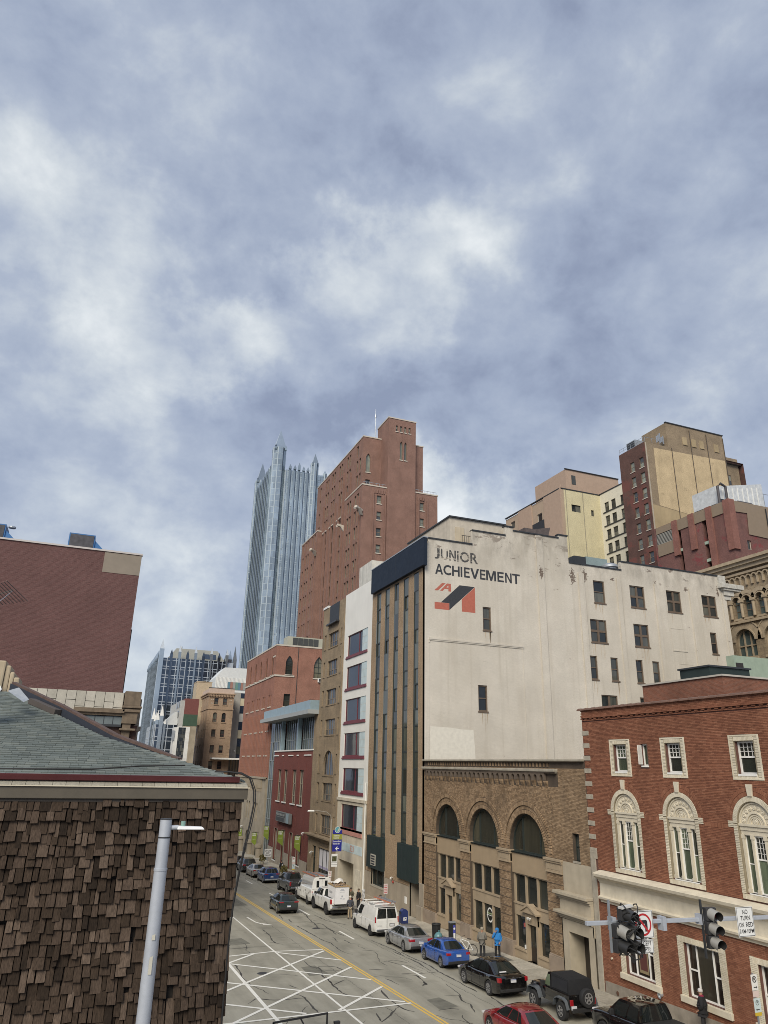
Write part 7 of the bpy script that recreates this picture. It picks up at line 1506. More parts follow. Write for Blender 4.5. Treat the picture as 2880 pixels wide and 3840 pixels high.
def plate(ax, pos, a0, a1, z0, z1, mat, parent, name='sign_panel', t=.012, rim=None):
    m = MB(); fbox(m, ax, pos, a0, a1, z0, z1, 0, t); o = obj(name, m, mat, parent, bevel=.0)
    if rim:
        w = .012*(a1-a0)/.6 if a1 > a0 else .012; r = MB()
        for s in ((a0+w,a1-w,z1-2*w,z1-w),(a0+w,a1-w,z0+w,z0+2*w),(a0+w,a0+2*w,z0+2*w,z1-2*w),(a1-2*w,a1-w,z0+2*w,z1-2*w)): fbox(r, ax, pos, *s, -.002, 0)
        obj('border', r, rim, o)
    return o
def disc(ax, pos, ac, zc, r0, r1, d, mat, parent, name, n=28):
    m = MB()
    for i in range(n):
        t0, t1 = 2*pi*i/n, 2*pi*(i+1)/n; m.poly([PT(ax,pos,ac+r*cos(t),zc+r*sin(t),d) for r, t in ((r0,t0),(r1,t0),(r1,t1),(r0,t1))])
    return obj(name, m, mat, parent)
def fpoly(ax, pos, pts, d, mat, parent, name): return obj(name, MB().poly([PT(ax,pos,a,z,d) for a, z in pts]), mat, parent)
def signals():
    Y = 18.0
    M = thing('signal_mast', 'grey steel mast arm carrying two signal heads before the red brick building', 'mast arm', (26.3, Y, g(18)))
    a = MB().bar((13.2, Y, 8.18), (26.3, Y, 7.88), .10, .10); obj('arm', a, GALV, M, bevel=.012); p = MB().tube([(26.3, Y, g(18)), (26.3, Y, 8.6)], [.17,.13], 16); obj('post', p, GALV, M, smooth=40)
    for x in (14.05, 15.75, 17.12): b = MB().box(x-.06, x+.06, Y-.13, Y+.1, 7.98 if x < 15 or x > 17 else 7.9, 8.30 if x < 15 else 8.24); obj('clamp', b, GALV, M)
    def head(x, y, ztop, lab, wrapped=False, silver=True, rot=-.55):
        t = thing('traffic_signal', lab, 'traffic signal', (x, y, ztop-.52), 'signal heads on the mast arm', True, rot)
        mat = BLACK if not silver else plain('signal_black', (.03,.03,.032), .5)
        b = MB()
        for k in range(3): b.box(-.17, .17, -.06, .10, .37-.35*k-.17, .37-.35*k+.165)
        obj('housing', b, mat, t, bevel=.02)
        vis = plain('visor_silver', (.36,.35,.32), .45, .2) if silver else plain('visor_black', (.03,.03,.03), .5)
        for k in range(3):
            zc = .37-.35*k; v = MB(); n = 14
            ang = [(-.35+1.7*i/n)*pi-.0 for i in range(n+1)] ; ang = [(-.25+1.5*i/n)*pi for i in range(n+1)]
            for r, rr in ((.152, .152), (.145, .145)):
                for i in range(n):
                    f = lambda t: .30-.10*max(0, -sin(t)); v.poly([(r*cos(ang[i]),-.06,zc+r*sin(ang[i])),(r*cos(ang[i+1]),-.06,zc+r*sin(ang[i+1])),(r*cos(ang[i+1]),-.06-f(ang[i+1]),zc+r*sin(ang[i+1])-.05),(r*cos(ang[i]),-.06-f(ang[i]),zc+r*sin(ang[i])-.05)])
            v2 = MB(); v2.v = v.v[n*4:]; v2.f = [tuple(i-n*4 for i in f_) for f_ in v.f[n:]]; v2.m = v.m[n:]; v.v, v.f, v.m = v.v[:n*4], v.f[:n], v.m[:n]
            o_ = obj('visor', v, vis, t, smooth=40); obj('visor_lining', v2, BLACK, o_, smooth=40)
            l = MB().lathe((0,-.065,zc), (0,-1,0), [(0,.135),(.02,.12),(.03,.05)], 16); obj('lens', l, plain('lens_red', (.16,.01,.012), .25) if k == 0 else plain('lens_dark', (.035,.03,.022), .25), t, smooth=40)
        br = MB().bar((-.20,.12,-.75), (-.20,.12,.72), .05, .05); br.bar((-.2,.12,.5),(0,.04,.5),.04,.04); br.bar((-.2,.12,-.48),(0,.04,-.48),.04,.04); obj('bracket', br, DARKM, t)
        if wrapped:
            for k in range(5):
                zz = rnd.uniform(-.5, .5); w = MB(); P = [(.24*cos(t), -.08+.22*sin(t), zz+.10*sin(t*2+k)) for t in [2*pi*i/12 for i in range(13)]]; w.tube(P, .014, 5); obj('strap', w, BLACK, t)
        return t
    def cluster():
        t = thing('traffic_signal', 'black five lens signal cluster wrapped in straps beside the no left turn sign', 'traffic signal', (14.2, 17.72, 8.0), 'signal heads on the mast arm', True, .10)
        mat = plain('signal_black', (.03,.03,.032), .5); spots = [(.10,.40),(-.14,.02),(.22,.02),(-.14,-.33),(.22,-.33)]
        for i, (x, z) in enumerate(spots):
            b = MB().box(x-.18, x+.18, -.05, .13, z-.17, z+.17); obj('housing', b, mat, t, bevel=.03); v = MB(); n = 14; ang = [(-.25+1.5*i_/n)*pi for i_ in range(n+1)]
            for r in (.155, .146):
                for j in range(n): v.poly([(x+r*cos(ang[j]),-.05,z+r*sin(ang[j])),(x+r*cos(ang[j+1]),-.05,z+r*sin(ang[j+1])),(x+r*cos(ang[j+1]),-.36,z+r*sin(ang[j+1])-.06),(x+r*cos(ang[j]),-.36,z+r*sin(ang[j])-.06)])
            obj('visor', v, plain('visor_silver', (.36,.35,.32), .45, .2) if i == 1 else plain('visor_black', (.03,.03,.03), .4), t, smooth=40)
            l = MB().lathe((x,-.055,z), (0,-1,0), [(0,.135),(.02,.12),(.03,.05)], 14); obj('lens', l, plain('lens_dark', (.035,.03,.022), .25), t, smooth=40)
        for k in range(9):
            zz = rnd.uniform(-.48, .55); xc = .1; w = MB(); ra = .34 if zz < .2 else .2; xc = .08 if zz < .2 else .14
            w.tube([(xc+ra*cos(q), -.12+.25*sin(q), zz+.13*sin(q*2+k*1.7)) for q in [2*pi*i/14 for i in range(15)]], .016, 5); obj('strap', w, BLACK, t)
        top = MB().bar((-.1,-.03,.56),(.3,-.05,.6),.16,.05); obj('torn_cover', top, flat('torn_white', (.55,.55,.53)), t); br = MB().bar((-.36,.12,-.5),(-.36,.12,.75),.05,.05); br.bar((-.36,.12,.2),(-.1,.1,.2),.05,.05); obj('bracket', br, STEEL, t)
    cluster()
    head(17.3, 17.75, 8.42, 'silver visored three lens signal head left of the no turn on red sign', rot=-.12)
    # signs on the arm
    S = thing('no_left_turn_sign', 'white sign with a crossed left arrow in a red ring, beside the wrapped signal', 'road sign', (15, 17.86, 7.6)); ax, py = 'Y', 17.86
    plate(ax, py, 14.66, 15.33, 7.76, 8.43, SWHITE, S, rim=SBLACK); disc(ax, py, 14.99, 8.09, .225, .275, -.004, SRED, S, 'red_ring')
    fpoly(ax, py, [(14.81,8.16),(14.91,8.26),(14.91,8.20),(15.10,8.20),(15.13,8.16),(15.13,7.92),(15.04,7.92),(15.04,8.11),(14.91,8.11),(14.91,8.06)], -.003, SBLACK, S, 'left_arrow'); fpoly(ax, py, [(14.80,8.27),(14.84,8.30),(15.18,7.92),(15.14,7.88)], -.006, SRED, S, 'slash')
    S = thing('except_bicycles_sign', 'small white sign reading except with a bicycle, under the no left turn sign', 'road sign', (15, 17.86, 7.5)); plate(ax, py, 14.72, 15.28, 7.40, 7.73, SWHITE, S, rim=SBLACK); lettering('EXCEPT', ax, py, 14.77, 15.22, 7.585, 7.70, -.003, SBLACK, S, 'sign_word', .012)
    for xc in (14.95, 15.13): disc(ax, py, xc, 7.49, .040, .048, -.003, SBLACK, S, 'wheel_mark', 18)
    bm = MB()
    for p, q in (((14.95,7.49),(15.0,7.545)),((15.0,7.545),(15.09,7.545)),((15.09,7.545),(15.13,7.49)),((14.95,7.49),(15.03,7.49)),((15.03,7.49),(15.09,7.555)),((15.03,7.49),(14.99,7.56))): bm.bar((p[0],py-.003,p[1]),(q[0],py-.003,q[1]),.002,.009)
    obj('bicycle_mark', bm, SBLACK, S)
    S = thing('no_turn_on_red_sign', 'white rectangular sign reading no turn on red with hours, right of the signal head', 'road sign', (18.7, 17.86, 8)); plate(ax, py, 18.39, 19.03, 7.60, 8.37, SWHITE, S, rim=SBLACK)
    for t, a0, a1, z0, z1 in (('NO', 18.62, 18.83, 8.18, 8.30), ('TURN', 18.53, 18.90, 8.02, 8.14), ('ON', 18.45, 18.63, 7.85, 7.97), ('RED', 18.71, 18.98, 7.85, 7.97), ('7AM-10PM', 18.44, 18.985, 7.69, 7.80)): lettering(t, ax, py, a0, a1, z0, z1, -.003, SBLACK, S, 'sign_word', .012)
signals()
def street_pole():
    Y = 79.5; X = 26.15
    L = thing('street_lamp', 'old lamp post with a curved arm and a blue sign before the white building', 'street lamp', (X, Y, g(Y))); m = MB().tube([(X-.05,Y,g(Y)),(X,Y,3),(X,Y,6.6)], [.15,.13,.10], 12); obj('pole', m, plain('weathered_pole', (.27,.24,.20), .7, streak=.3), L, smooth=40)
    a = MB().tube([(X,Y,6.5),(X-.15,Y,7.0),(X-.6,Y,7.3),(X-1.5,Y+.1,7.42),(X-2.0,Y+.1,7.43)], .05, 8); obj('arm', a, plain('weathered_pole', (.3,.3,.3)), L, smooth=60); h = MB().hexa([(X-2.7,Y,7.36),(X-1.95,Y,7.36),(X-1.95,Y+.3,7.36),(X-2.7,Y+.3,7.36),(X-2.6,Y+.05,7.5),(X-2.0,Y+.05,7.5),(X-2.0,Y+.25,7.5),(X-2.6,Y+.25,7.5)]); obj('lamp_head', h, WHITEP, L, bevel=.03)
    S = thing('wayfinding_sign', 'tall blue sign reading station square and smithfield street with a white arrow', 'sign', (26.8, Y-.2, 4.5)); ax, py = 'Y', Y-.2
    plate(ax, py, 26.30, 27.34, 3.44, 5.52, SBLUE, S); plate(ax, py-.01, 26.24, 27.34, 4.60, 5.12, SGREEN, S, 'green_band')
    disc(ax, py, 26.82, 5.56, 0, .30, -.012, flat('emblem_teal', (.10,.30,.36)), S, 'round_emblem'); fpoly(ax, py, [(26.75,5.36),(27.0,5.42),(27.06,5.66),(26.95,5.72),(26.85,5.5)], -.016, flat('emblem_pale', (.5,.52,.4)), S, 'emblem_mark'); disc(ax, py, 26.82, 5.56, .28, .32, -.014, SWHITE, S, 'emblem_rim')
    for t, a0, a1, z0, z1, d in (('Station', 26.40, 27.05, 4.90, 5.06, -.014), ('Square', 26.40, 26.98, 4.66, 4.84, -.014), ('Smithfield', 26.38, 27.26, 4.34, 4.50, -.004), ('Street Br.', 26.38, 27.15, 4.12, 4.27, -.004)): lettering(t, ax, py, a0, a1, z0, z1, d, SWHITE, S, 'sign_word', .015)
    fpoly(ax, py, [(26.62,3.72),(26.84,3.93),(26.90,3.87),(26.78,3.755),(27.05,3.755),(27.05,3.685),(26.78,3.685),(26.90,3.57),(26.84,3.51)], -.004, SWHITE, S, 'left_arrow')
    S = thing('picture_sign', 'white framed sign with a dark green picture under the blue sign', 'sign', (26.6, Y-.2, 2.5)); plate(ax, py, 26.25, 26.92, 1.97, 3.21, SWHITE, S); fpoly(ax, py, [(26.33,2.48),(26.84,2.48),(26.84,2.98),(26.33,2.98)], -.004, plain('leafy_print', (.07,.075,.03), .6, var=.8, vs=9), S, 'picture')
    for z in (2.36, 2.17): fpoly(ax, py, [(26.27,z),(26.90,z),(26.90,z+.02),(26.27,z+.02)], -.004, SBLACK, S, 'rule')
    S = thing('no_parking_sign', 'narrow white no parking sign with a red ring on the old lamp post', 'road sign', (26.1, Y-.22, 1), 'no parking signs along the kerb'); py -= .02; plate(ax, py, 25.97, 26.32, .98, 1.58, SWHITE, S); plate(ax, py, 25.99, 26.32, .30, .94, flat('sign_pinkish', (.6,.5,.48)), S, 'lower_panel'); disc(ax, py, 26.145, 1.42, .09, .12, -.004, SRED, S, 'red_ring', 18); lettering('P', ax, py, 26.10, 26.19, 1.36, 1.48, -.003, SBLACK, S, 'sign_letter', .02)
    for z in (1.12, 1.2): fpoly(ax, py, [(26.02,z),(26.27,z),(26.27,z+.03),(26.02,z+.03)], -.004, SRED, S, 'text_line')
street_pole()
def kerb_signs():
    def post(x, y, z1, lab): 
        t = thing('sign_post', lab, 'sign post', (x, y, g(y)+.15), 'thin steel sign posts along the kerb'); m = MB().bar((x, y, g(y)), (x, y, z1), .05, .05); obj('post', m, STEEL, t)
    X = 26.1
    def np(y, x, z1, lab, pay=True):
        S = thing('no_parking_sign', lab, 'road sign', (x, y-.05, z1-.5), 'no parking signs along the kerb'); ax, py = 'Y', y-.05; plate(ax, py, x-.16, x+.16, z1-.55, z1, SWHITE, S, rim=None); disc(ax, py, x, z1-.17, .085, .115, -.004, SRED if y > 40 else SBLACK, S, 'ring', 20); lettering('P', ax, py, x-.045, x+.045, z1-.235, z1-.105, -.003, SBLACK, S, 'sign_letter', .02)
        sl = MB().bar((x-.075,py-.006,z1-.095),(x+.075,py-.006,z1-.245),.003,.022); obj('slash', sl, SRED if y > 40 else SBLACK, S); fpoly(ax, py, [(x-.08,z1-.46),(x+.05,z1-.46),(x+.05,z1-.49),(x+.11,z1-.445),(x+.05,z1-.40),(x+.05,z1-.43),(x-.08,z1-.43)], -.004, SBLACK, S, 'arrow')
        P = plate(ax, py, x-.16, x+.16, z1-.78, z1-.57, flat('sign_pinkish', (.6,.5,.48)), S, 'middle_panel')
        Q = thing('pay_parking_sign', 'small white and yellow parking sign ' + ('under the no parking sign at the right edge' if y < 40 else 'on the far thin post by the red hall'), 'road sign', (x, y-.05, z1-1.2), 'parking signs along the kerb'); plate(ax, py, x-.17, x+.17, z1-1.30, z1-.82, flat('sign_pale_blue', (.52,.62,.64)), Q); plate(ax, py, x-.17, x+.17, z1-1.42, z1-1.302, SYEL, Q, 'yellow_foot'); disc(ax, py, x, z1-.97, .075, .09, -.004, SBLACK, Q, 'ring', 20); lettering('P', ax, py, x-.035, x+.035, z1-1.02, z1-.92, -.003, SBLACK, Q, 'sign_letter', .02); fpoly(ax, py, [(x+.08,z1-1.22),(x-.05,z1-1.22),(x-.05,z1-1.25),(x-.11,z1-1.205),(x-.05,z1-1.16),(x-.05,z1-1.19),(x+.08,z1-1.19)], -.004, SBLACK, Q, 'arrow')
    post(26.45, 25.25, 4.5, 'thin steel sign post by the red brick wall at the right edge'); np(25.25, 26.45, 4.46, 'white no parking sign with a black ring by the red brick wall')
    post(26.0, 93.2, 1.5, 'thin steel sign post on the far pavement by the red hall'); np(93.2, 26.0, 1.42, 'far white no parking sign with a red ring by the red hall')
    post(26.1, 107, .9, 'thin post carrying a white lane sign on the far pavement'); S = thing('lane_sign', 'white sign of three text lines on a thin post before the stone arcade', 'road sign', (26.1, 106.95, .3)); plate('Y', 106.95, 25.6, 26.6, -.05, .95, SWHITE, S); 
    for k, t in enumerate(('LEFT LANE', 'MUST', 'TURN LEFT')): lettering(t, 'Y', 106.95, 25.68 if k != 1 else 25.88, 26.52 if k != 1 else 26.32, .62-.28*k, .80-.28*k, -.006, SBLACK, S, 'sign_word', .02)
    post(26.1, 63.6, 2.45, 'thin steel sign post behind the white van with the ladder'); S = thing('parking_rule_sign', 'narrow pale pink rule sign on a thin post behind the white van', 'road sign', (26.1, 63.55, 2.1)); plate('Y', 63.55, 25.9, 26.26, 1.72, 2.52, flat('sign_pinkish', (.6,.5,.48)), S)
    for k in range(5): fpoly('Y', 63.55, [(25.95,1.82+.13*k),(26.21,1.82+.13*k),(26.21,1.86+.13*k),(25.95,1.86+.13*k)], -.004, SRED, S, 'text_line')
kerb_signs()
def banners():
    GREENB = plain('banner_green', (.20,.27,.035), .7, var=.1)
    for i, (y, z, lab) in enumerate(((100.3, 3.15, 'nearest green banner hanging by the security camera of the red hall'), (109.4, 3.05, 'green banner at the middle of the red hall'), (118.2, 3.0, 'green banner at the glass stair end of the red hall'), (126.4, 1.4, 'green banner beside the first stone arch'), (138.4, 1.1, 'furthest green banner on the stone arcade'))):
        t = thing('street_banner', lab, 'banner', (28.6, y, z), 'green banners along the college front', ); b = MB().bar((29.0, y, z+.05), (27.9, y, z+.05), .05, .05); obj('rod', b, DARKM, t)
        c = MB().hexa([(27.95,y-.01,z-1.4),(28.75,y-.01,z-2.0),(28.75,y+.01,z-2.0),(27.95,y+.01,z-1.4),(27.95,y-.01,z),(28.75,y-.01,z),(28.75,y+.01,z),(27.95,y+.01,z)]); cl = obj('cloth', c, GREENB, t)
        lettering('POINT', 'Y', y, 28.05, 28.66, z-.26, z-.06, -.02, SWHITE, cl, 'banner_word', .03); lettering('PARK', 'Y', y, 28.05, 28.62, z-.5, z-.3, -.02, SWHITE, cl, 'banner_word', .03); fpoly('Y', y, [(28.1,z-1.0),(28.6,z-1.0),(28.6,z-.93),(28.1,z-.93)], -.02, flat('banner_pale', (.5,.55,.3)), cl, 'banner_line')
    for y, z, lab in ((99.2, 3.55, 'white security camera on the red hall above the nearest banner'), (95.0, 1.72, 'white security camera low on the limestone end wall'), (138.9, 1.5, 'white security camera on the far stone arcade'), (68.9, 2.2, 'small white security camera on the brown pier wall')):
        t = thing('security_camera', lab, 'camera', (29, y, z), 'white security cameras on the street fronts'); t.scale = (.45,)*3 if y < 80 else (.7,)*3; m = MB().bar((29, y, z+.1), (28.6, y, z+.15), .07, .07); obj('bracket', m, WHITEP, t); m = MB().bar((28.75, y+.1, z+.1), (28.25, y-.3, z-.05), .26, .24); obj('body', m, WHITEP, t, bevel=.03); m = MB().cyl((28.5, y-.1, z-.1), (28.5, y-.1, z-.32), .14, 10, r1=.1); obj('dome', m, WHITEP, t)
banners()
def furniture():
    y = 60.6; b = g(y)+.15; x = 26.5; BLU = plain('mailbox_blue', (.012,.028,.135), .4, coat=.5)
    T = thing('mailbox', 'blue round topped mailbox on the pavement behind the white van with the ladder', 'mailbox', (x, y, b))
    prof = [(-.29,.22),(-.29,.95)] + [(-.29*cos(pi*i/12), .95+.29*sin(pi*i/12)) for i in range(1, 12)] + [(.29,.95),(.29,.22)]
    m = MB().prism([(x+p, y-.26, b+z) for p, z in prof], (0, .52, 0)); obj('body', m, BLU, T, bevel=.01)
    for dx in (-.24, .24):
        for dy in (-.22, .22): l = MB().box(x+dx-.025, x+dx+.025, y+dy-.025, y+dy+.025, b, b+.25); obj('leg', l, DARKM, T)
    e = MB().poly([(x-.16,y-.264,b+.42),(x+.14,y-.264,b+.42),(x+.17,y-.264,b+.66),(x-.12,y-.264,b+.66)]); em = obj('emblem_panel', e, SWHITE, T); e = MB().poly([(x-.10,y-.268,b+.50),(x+.12,y-.268,b+.56),(x+.14,y-.268,b+.62),(x-.06,y-.268,b+.62),(x+.06,y-.268,b+.57),(x-.11,y-.268,b+.53)]); obj('eagle_mark', e, SBLUE, em)
    sl = MB().box(x-.31, x-.29, y-.2, y+.2, b+.9, b+1.05); obj('chute_door', sl, DARKM, T)
    y = 54.9; x = 26.7; b = g(y)+.15; T = thing('litter_bin', 'black slatted litter bin with a teal bag behind the silver sedan', 'bin', (x, y, b)); m = MB()
    for k in range(20): a = 2*pi*k/20; m.bar((x+.27*cos(a), y+.27*sin(a), b+.05), (x+.31*cos(a), y+.31*sin(a), b+.92), .05, .015)
    obj('slats', m, BLACK, T); m = MB().lathe((x,y,b), (0,0,1), [(0,.25),(.85,.28)], 18); obj('liner', m, plain('bin_liner', (.03,.03,.03), .6), T); m = MB().lathe((x,y,b+.9), (0,0,1), [(0,.32),(.05,.35),(.10,.33),(.10,.22),(.03,.2)], 20); obj('rim', m, BLACK, T, smooth=40)
    bag = MB().lathe((x-.15,y-.62,b), (0.1,-.1,1), [(0,.15),(.08,.30),(.3,.33),(.5,.2),(.58,.05),(.66,.09)], 14); tag(obj('rubbish_bag', bag, plain('teal_bag', (.10,.22,.24), .35), None, smooth=60), 'teal rubbish bag standing beside the black litter bin', 'bag')
    y = 51.6; x = 26.35; b = g(y)+.15; T = thing('parking_kiosk', 'black parking pay station with blue and white stickers near the bicycle', 'pay station', (x, y, b)); m = MB().box(x-.22, x+.22, y-.16, y+.16, b, b+1.55); obj('cabinet', m, plain('kiosk_black', (.02,.021,.023), .4), T, bevel=.03); m = MB().box(x-.24, x+.24, y-.18, y+.18, b+1.55, b+1.62); obj('top', m, STEEL, T)
    fpoly('Y', y-.165, [(x+.0,b+.8),(x+.18,b+.8),(x+.18,b+1.42),(x+.0,b+1.42)], 0, flat('kiosk_blue', (.06,.07,.35)), T, 'blue_sticker'); fpoly('Y', y-.168, [(x+.02,b+.55),(x+.17,b+.55),(x+.17,b+.92),(x+.02,b+.92)], 0, SWHITE, T, 'white_sticker'); disc('Y', y-.172, x+.09, b+1.2, 0, .07, 0, SWHITE, T, 'round_sticker', 16)
    for yy, lab in ((47.85, 'left of two white cups on the ledge behind the man in grey'), (47.45, 'right of two white cups on the ledge behind the man in grey')): pass
furniture()
def bicycle():
    T = thing('bicycle', 'white framed bicycle leaning on the pavement beside the blue sedan', 'bicycle', (26.15, 49.2, g(49.2)+.155), None, True, .62)
    def wheel(y, nm='wheel'):
        m = MB(); n = 22; m.tube([(0, y+.33*cos(2*pi*i/n), .34+.33*sin(2*pi*i/n)) for i in range(n+1)], .024, 6, caps=False); w = obj(nm, m, BLACK, T, smooth=60); s = MB()
        for i in range(14): a = 2*pi*i/14; s.bar((0, y, .34), (0, y+.32*cos(a), .34+.32*sin(a)), .006, .006)
        s.cyl((-.04,y,.34), (.04,y,.34), .03, 8); obj('spokes', s, STEEL, w)
    wheel(.54); wheel(-.54); W_ = plain('bike_white', (.66,.66,.63), .35, coat=.5); f = MB()
    for p, q in (((0,-.54,.34),(0,-.12,.30)),((0,-.12,.30),(0,-.24,.86)),((0,-.12,.30),(0,.36,.80)),((0,-.22,.78),(0,.34,.88)),((0,-.54,.34),(0,-.22,.78)),((0,.34,.92),(0,.54,.34)),((0,.32,.98),(0,.36,.78))): f.tube([p, q], .022, 8)
    obj('frame', f, W_, T, smooth=60); s = MB().hexa([(-.08,-.40,.94),(.08,-.40,.94),(.025,-.12,.95),(-.025,-.12,.95),(-.07,-.39,.99),(.07,-.39,.99),(.02,-.13,.99),(-.02,-.13,.99)]); obj('saddle', s, BLACK, T, bevel=.012); p = MB().tube([(0,-.24,.84),(0,-.26,.95)], .015, 6); obj('seat_post', p, BLACK, T); h = MB().tube([(-.30,.22,1.06),(-.1,.30,1.04),(0,.32,1.0),(.1,.30,1.04),(.30,.22,1.06)], .014, 6); obj('handlebar', h, BLACK, T, smooth=60)
    c = MB().lathe((.05,-.12,.30), (1,0,0), [(0,.09),(.01,.09)], 14); c.bar((.07,-.12,.30),(.07,-.02,.16),.02,.02); c.bar((-.07,-.12,.30),(-.07,-.22,.44),.02,.02); obj('crank', c, DARKM, T)
bicycle()
def railing():
    T = thing('black_railing', 'black iron railing frame at the bottom edge over the box junction', 'railing', (4.8, 16, 7.0)); Y = 16.0; m = MB().bar((4.24,Y,7.255),(5.36,Y,7.325),.03,.03); obj('top_bar', m, BLACK, T)
    for x, z in ((4.25,7.26),(5.35,7.32)): p = MB().bar((x,Y,3.0),(x,Y,z),.03,.03); obj('post', p, BLACK, T)
    p = MB().bar((4.8,Y,7.28),(4.98,15.3,6.9),.02,.02); p.bar((5.5,Y,7.15),(5.62,Y,7.15),.08,.04); obj('stay', p, BLACK, T); b = MB().box(4.1, 5.7, 15.2, 16.1, 2.9, 3.0); b.box(4.1, 5.7, 15.9, 16.1, g(16)-.1, 2.9); obj('landing', b, DARKM, T)
railing()
def planters():
    LEAF = plain('yellow_green_leaf', (.14,.12,.03), .8, var=.4, vs=9)
    for x, y, lab in ((26.9, 113.5, 'yellowish shrub on the far pavement beside the dark parked cars'), (25.95, 97.2, 'small yellow green shrub on the pavement beside the walking man')):
        T = thing('shrub', lab, 'shrub', (x, y, g(y)+.15), 'small kerbside shrubs'); q = []; r = random.Random(int(y))
        b = MB().lathe((x,y,g(y)+.15), (0,0,1), [(0,.25),(.35,.3),(.36,.24)], 12); obj('planter', b, CONC, T); m = MB()
        for i in range(240):
            v = Vector((r.gauss(0,1), r.gauss(0,1), r.gauss(0,1))).normalized()*r.uniform(.25,.55); c = Vector((x, y, g(y)+.95))+v; a = Vector((r.uniform(-1,1),r.uniform(-1,1),r.uniform(-1,1))).normalized()*.09; bb = a.cross(Vector((r.random(),1,.3))).normalized()*.05; m.poly([c-a, c+bb, c+a, c-bb])
        obj('foliage', m, LEAF, T); s = MB()
        for i in range(5): s.bar((x, y, g(y)+.4), (x+r.uniform(-.25,.25), y+r.uniform(-.25,.25), g(y)+1.2), .02, .02)
        obj('stem', s, plain('twig', (.10,.07,.04)), T)
planters()
# ------------------------------------------------------------------ vehicles (local frame: origin on the road under the rear axle, +Y forward)
TYRE = plain('tyre', (.016,.016,.017), .85); RIM = plain('alloy_rim', (.42,.42,.43), .3, .7, .08); RIMD = plain('dark_rim', (.06,.06,.065), .4, .5)
TAIL = plain('tail_light', (.30,.012,.018), .15, coat=.6); LAMPC = plain('clear_lamp', (.62,.62,.62), .12, coat=.6); TRIMB = plain('black_trim', (.02,.02,.021), .55); PLATEM = plain('number_plate', (.55,.56,.58), .5); PLATEB = flat('plate_band', (.10,.14,.30)); INTER = plain('cabin_dark', (.012,.012,.012), .9)
def interp(tab, y):
    if y <= tab[0][0]: return tab[0][1]
    for (a, u), (b, v) in zip(tab, tab[1:]):
        if y <= b: f = (y-a)/(b-a); return u+(v-u)*f
    return tab[-1][1]
def interp_s(tab, y):
    if y <= tab[0][0]: return tab[0][1]
    for (a, u), (b, v) in zip(tab, tab[1:]):
        if y <= b: f = (y-a)/(b-a); f = f*f*(3-2*f)*.5+f*.5; return u+(v-u)*f
    return tab[-1][1]
def wheel(T, x, y, R, w=.21, rim=RIM, spokes=5, name='wheel', rim_f=.66):
    s = 1 if x > 0 else -1; c = Vector((x-s*w/2, y, R)); ax = Vector((s,0,0)); m = MB().lathe(c, ax, [(0,R*.6),(0,R*.93),(.03,R),(w-.03,R),(w,R*.93),(w,R*.62)], 26); o = obj(name, m, TYRE, T, smooth=40)
    r = MB(); rr = R*rim_f; r.lathe(c, ax, [(w-.02,rr),(w+.006,rr),(w+.006,rr*.90),(w-.05,rr*.86)], 24); r.lathe(c, ax, [(w-.05,rr*.25),(w-.005,rr*.22),(w+.0,rr*.1)], 12)
    for k in range(spokes):
        a = 2*pi*k/spokes; d = Vector((0, cos(a), sin(a))); t = Vector((0, -sin(a), cos(a))); wd = rr*.62/spokes+.02
        p0 = c+ax*(w-.02); r.hexa([p0+d*rr*.15-t*wd*1.1, p0+d*rr*.15+t*wd*1.1, p0+d*rr*.9+t*wd*.8, p0+d*rr*.9-t*wd*.8, p0+ax*.022+d*rr*.15-t*wd*.9, p0+ax*.022+d*rr*.15+t*wd*.9, p0+ax*.022+d*rr*.9+t*wd*.6, p0+ax*.022+d*rr*.9-t*wd*.6])
    ri = obj('rim', r, rim, o, smooth=30); k = MB().lathe(c, ax, [(w-.07,rr*.86),(w-.065,.02)], 16); obj('brake_shadow', k, INTER, ri); return o
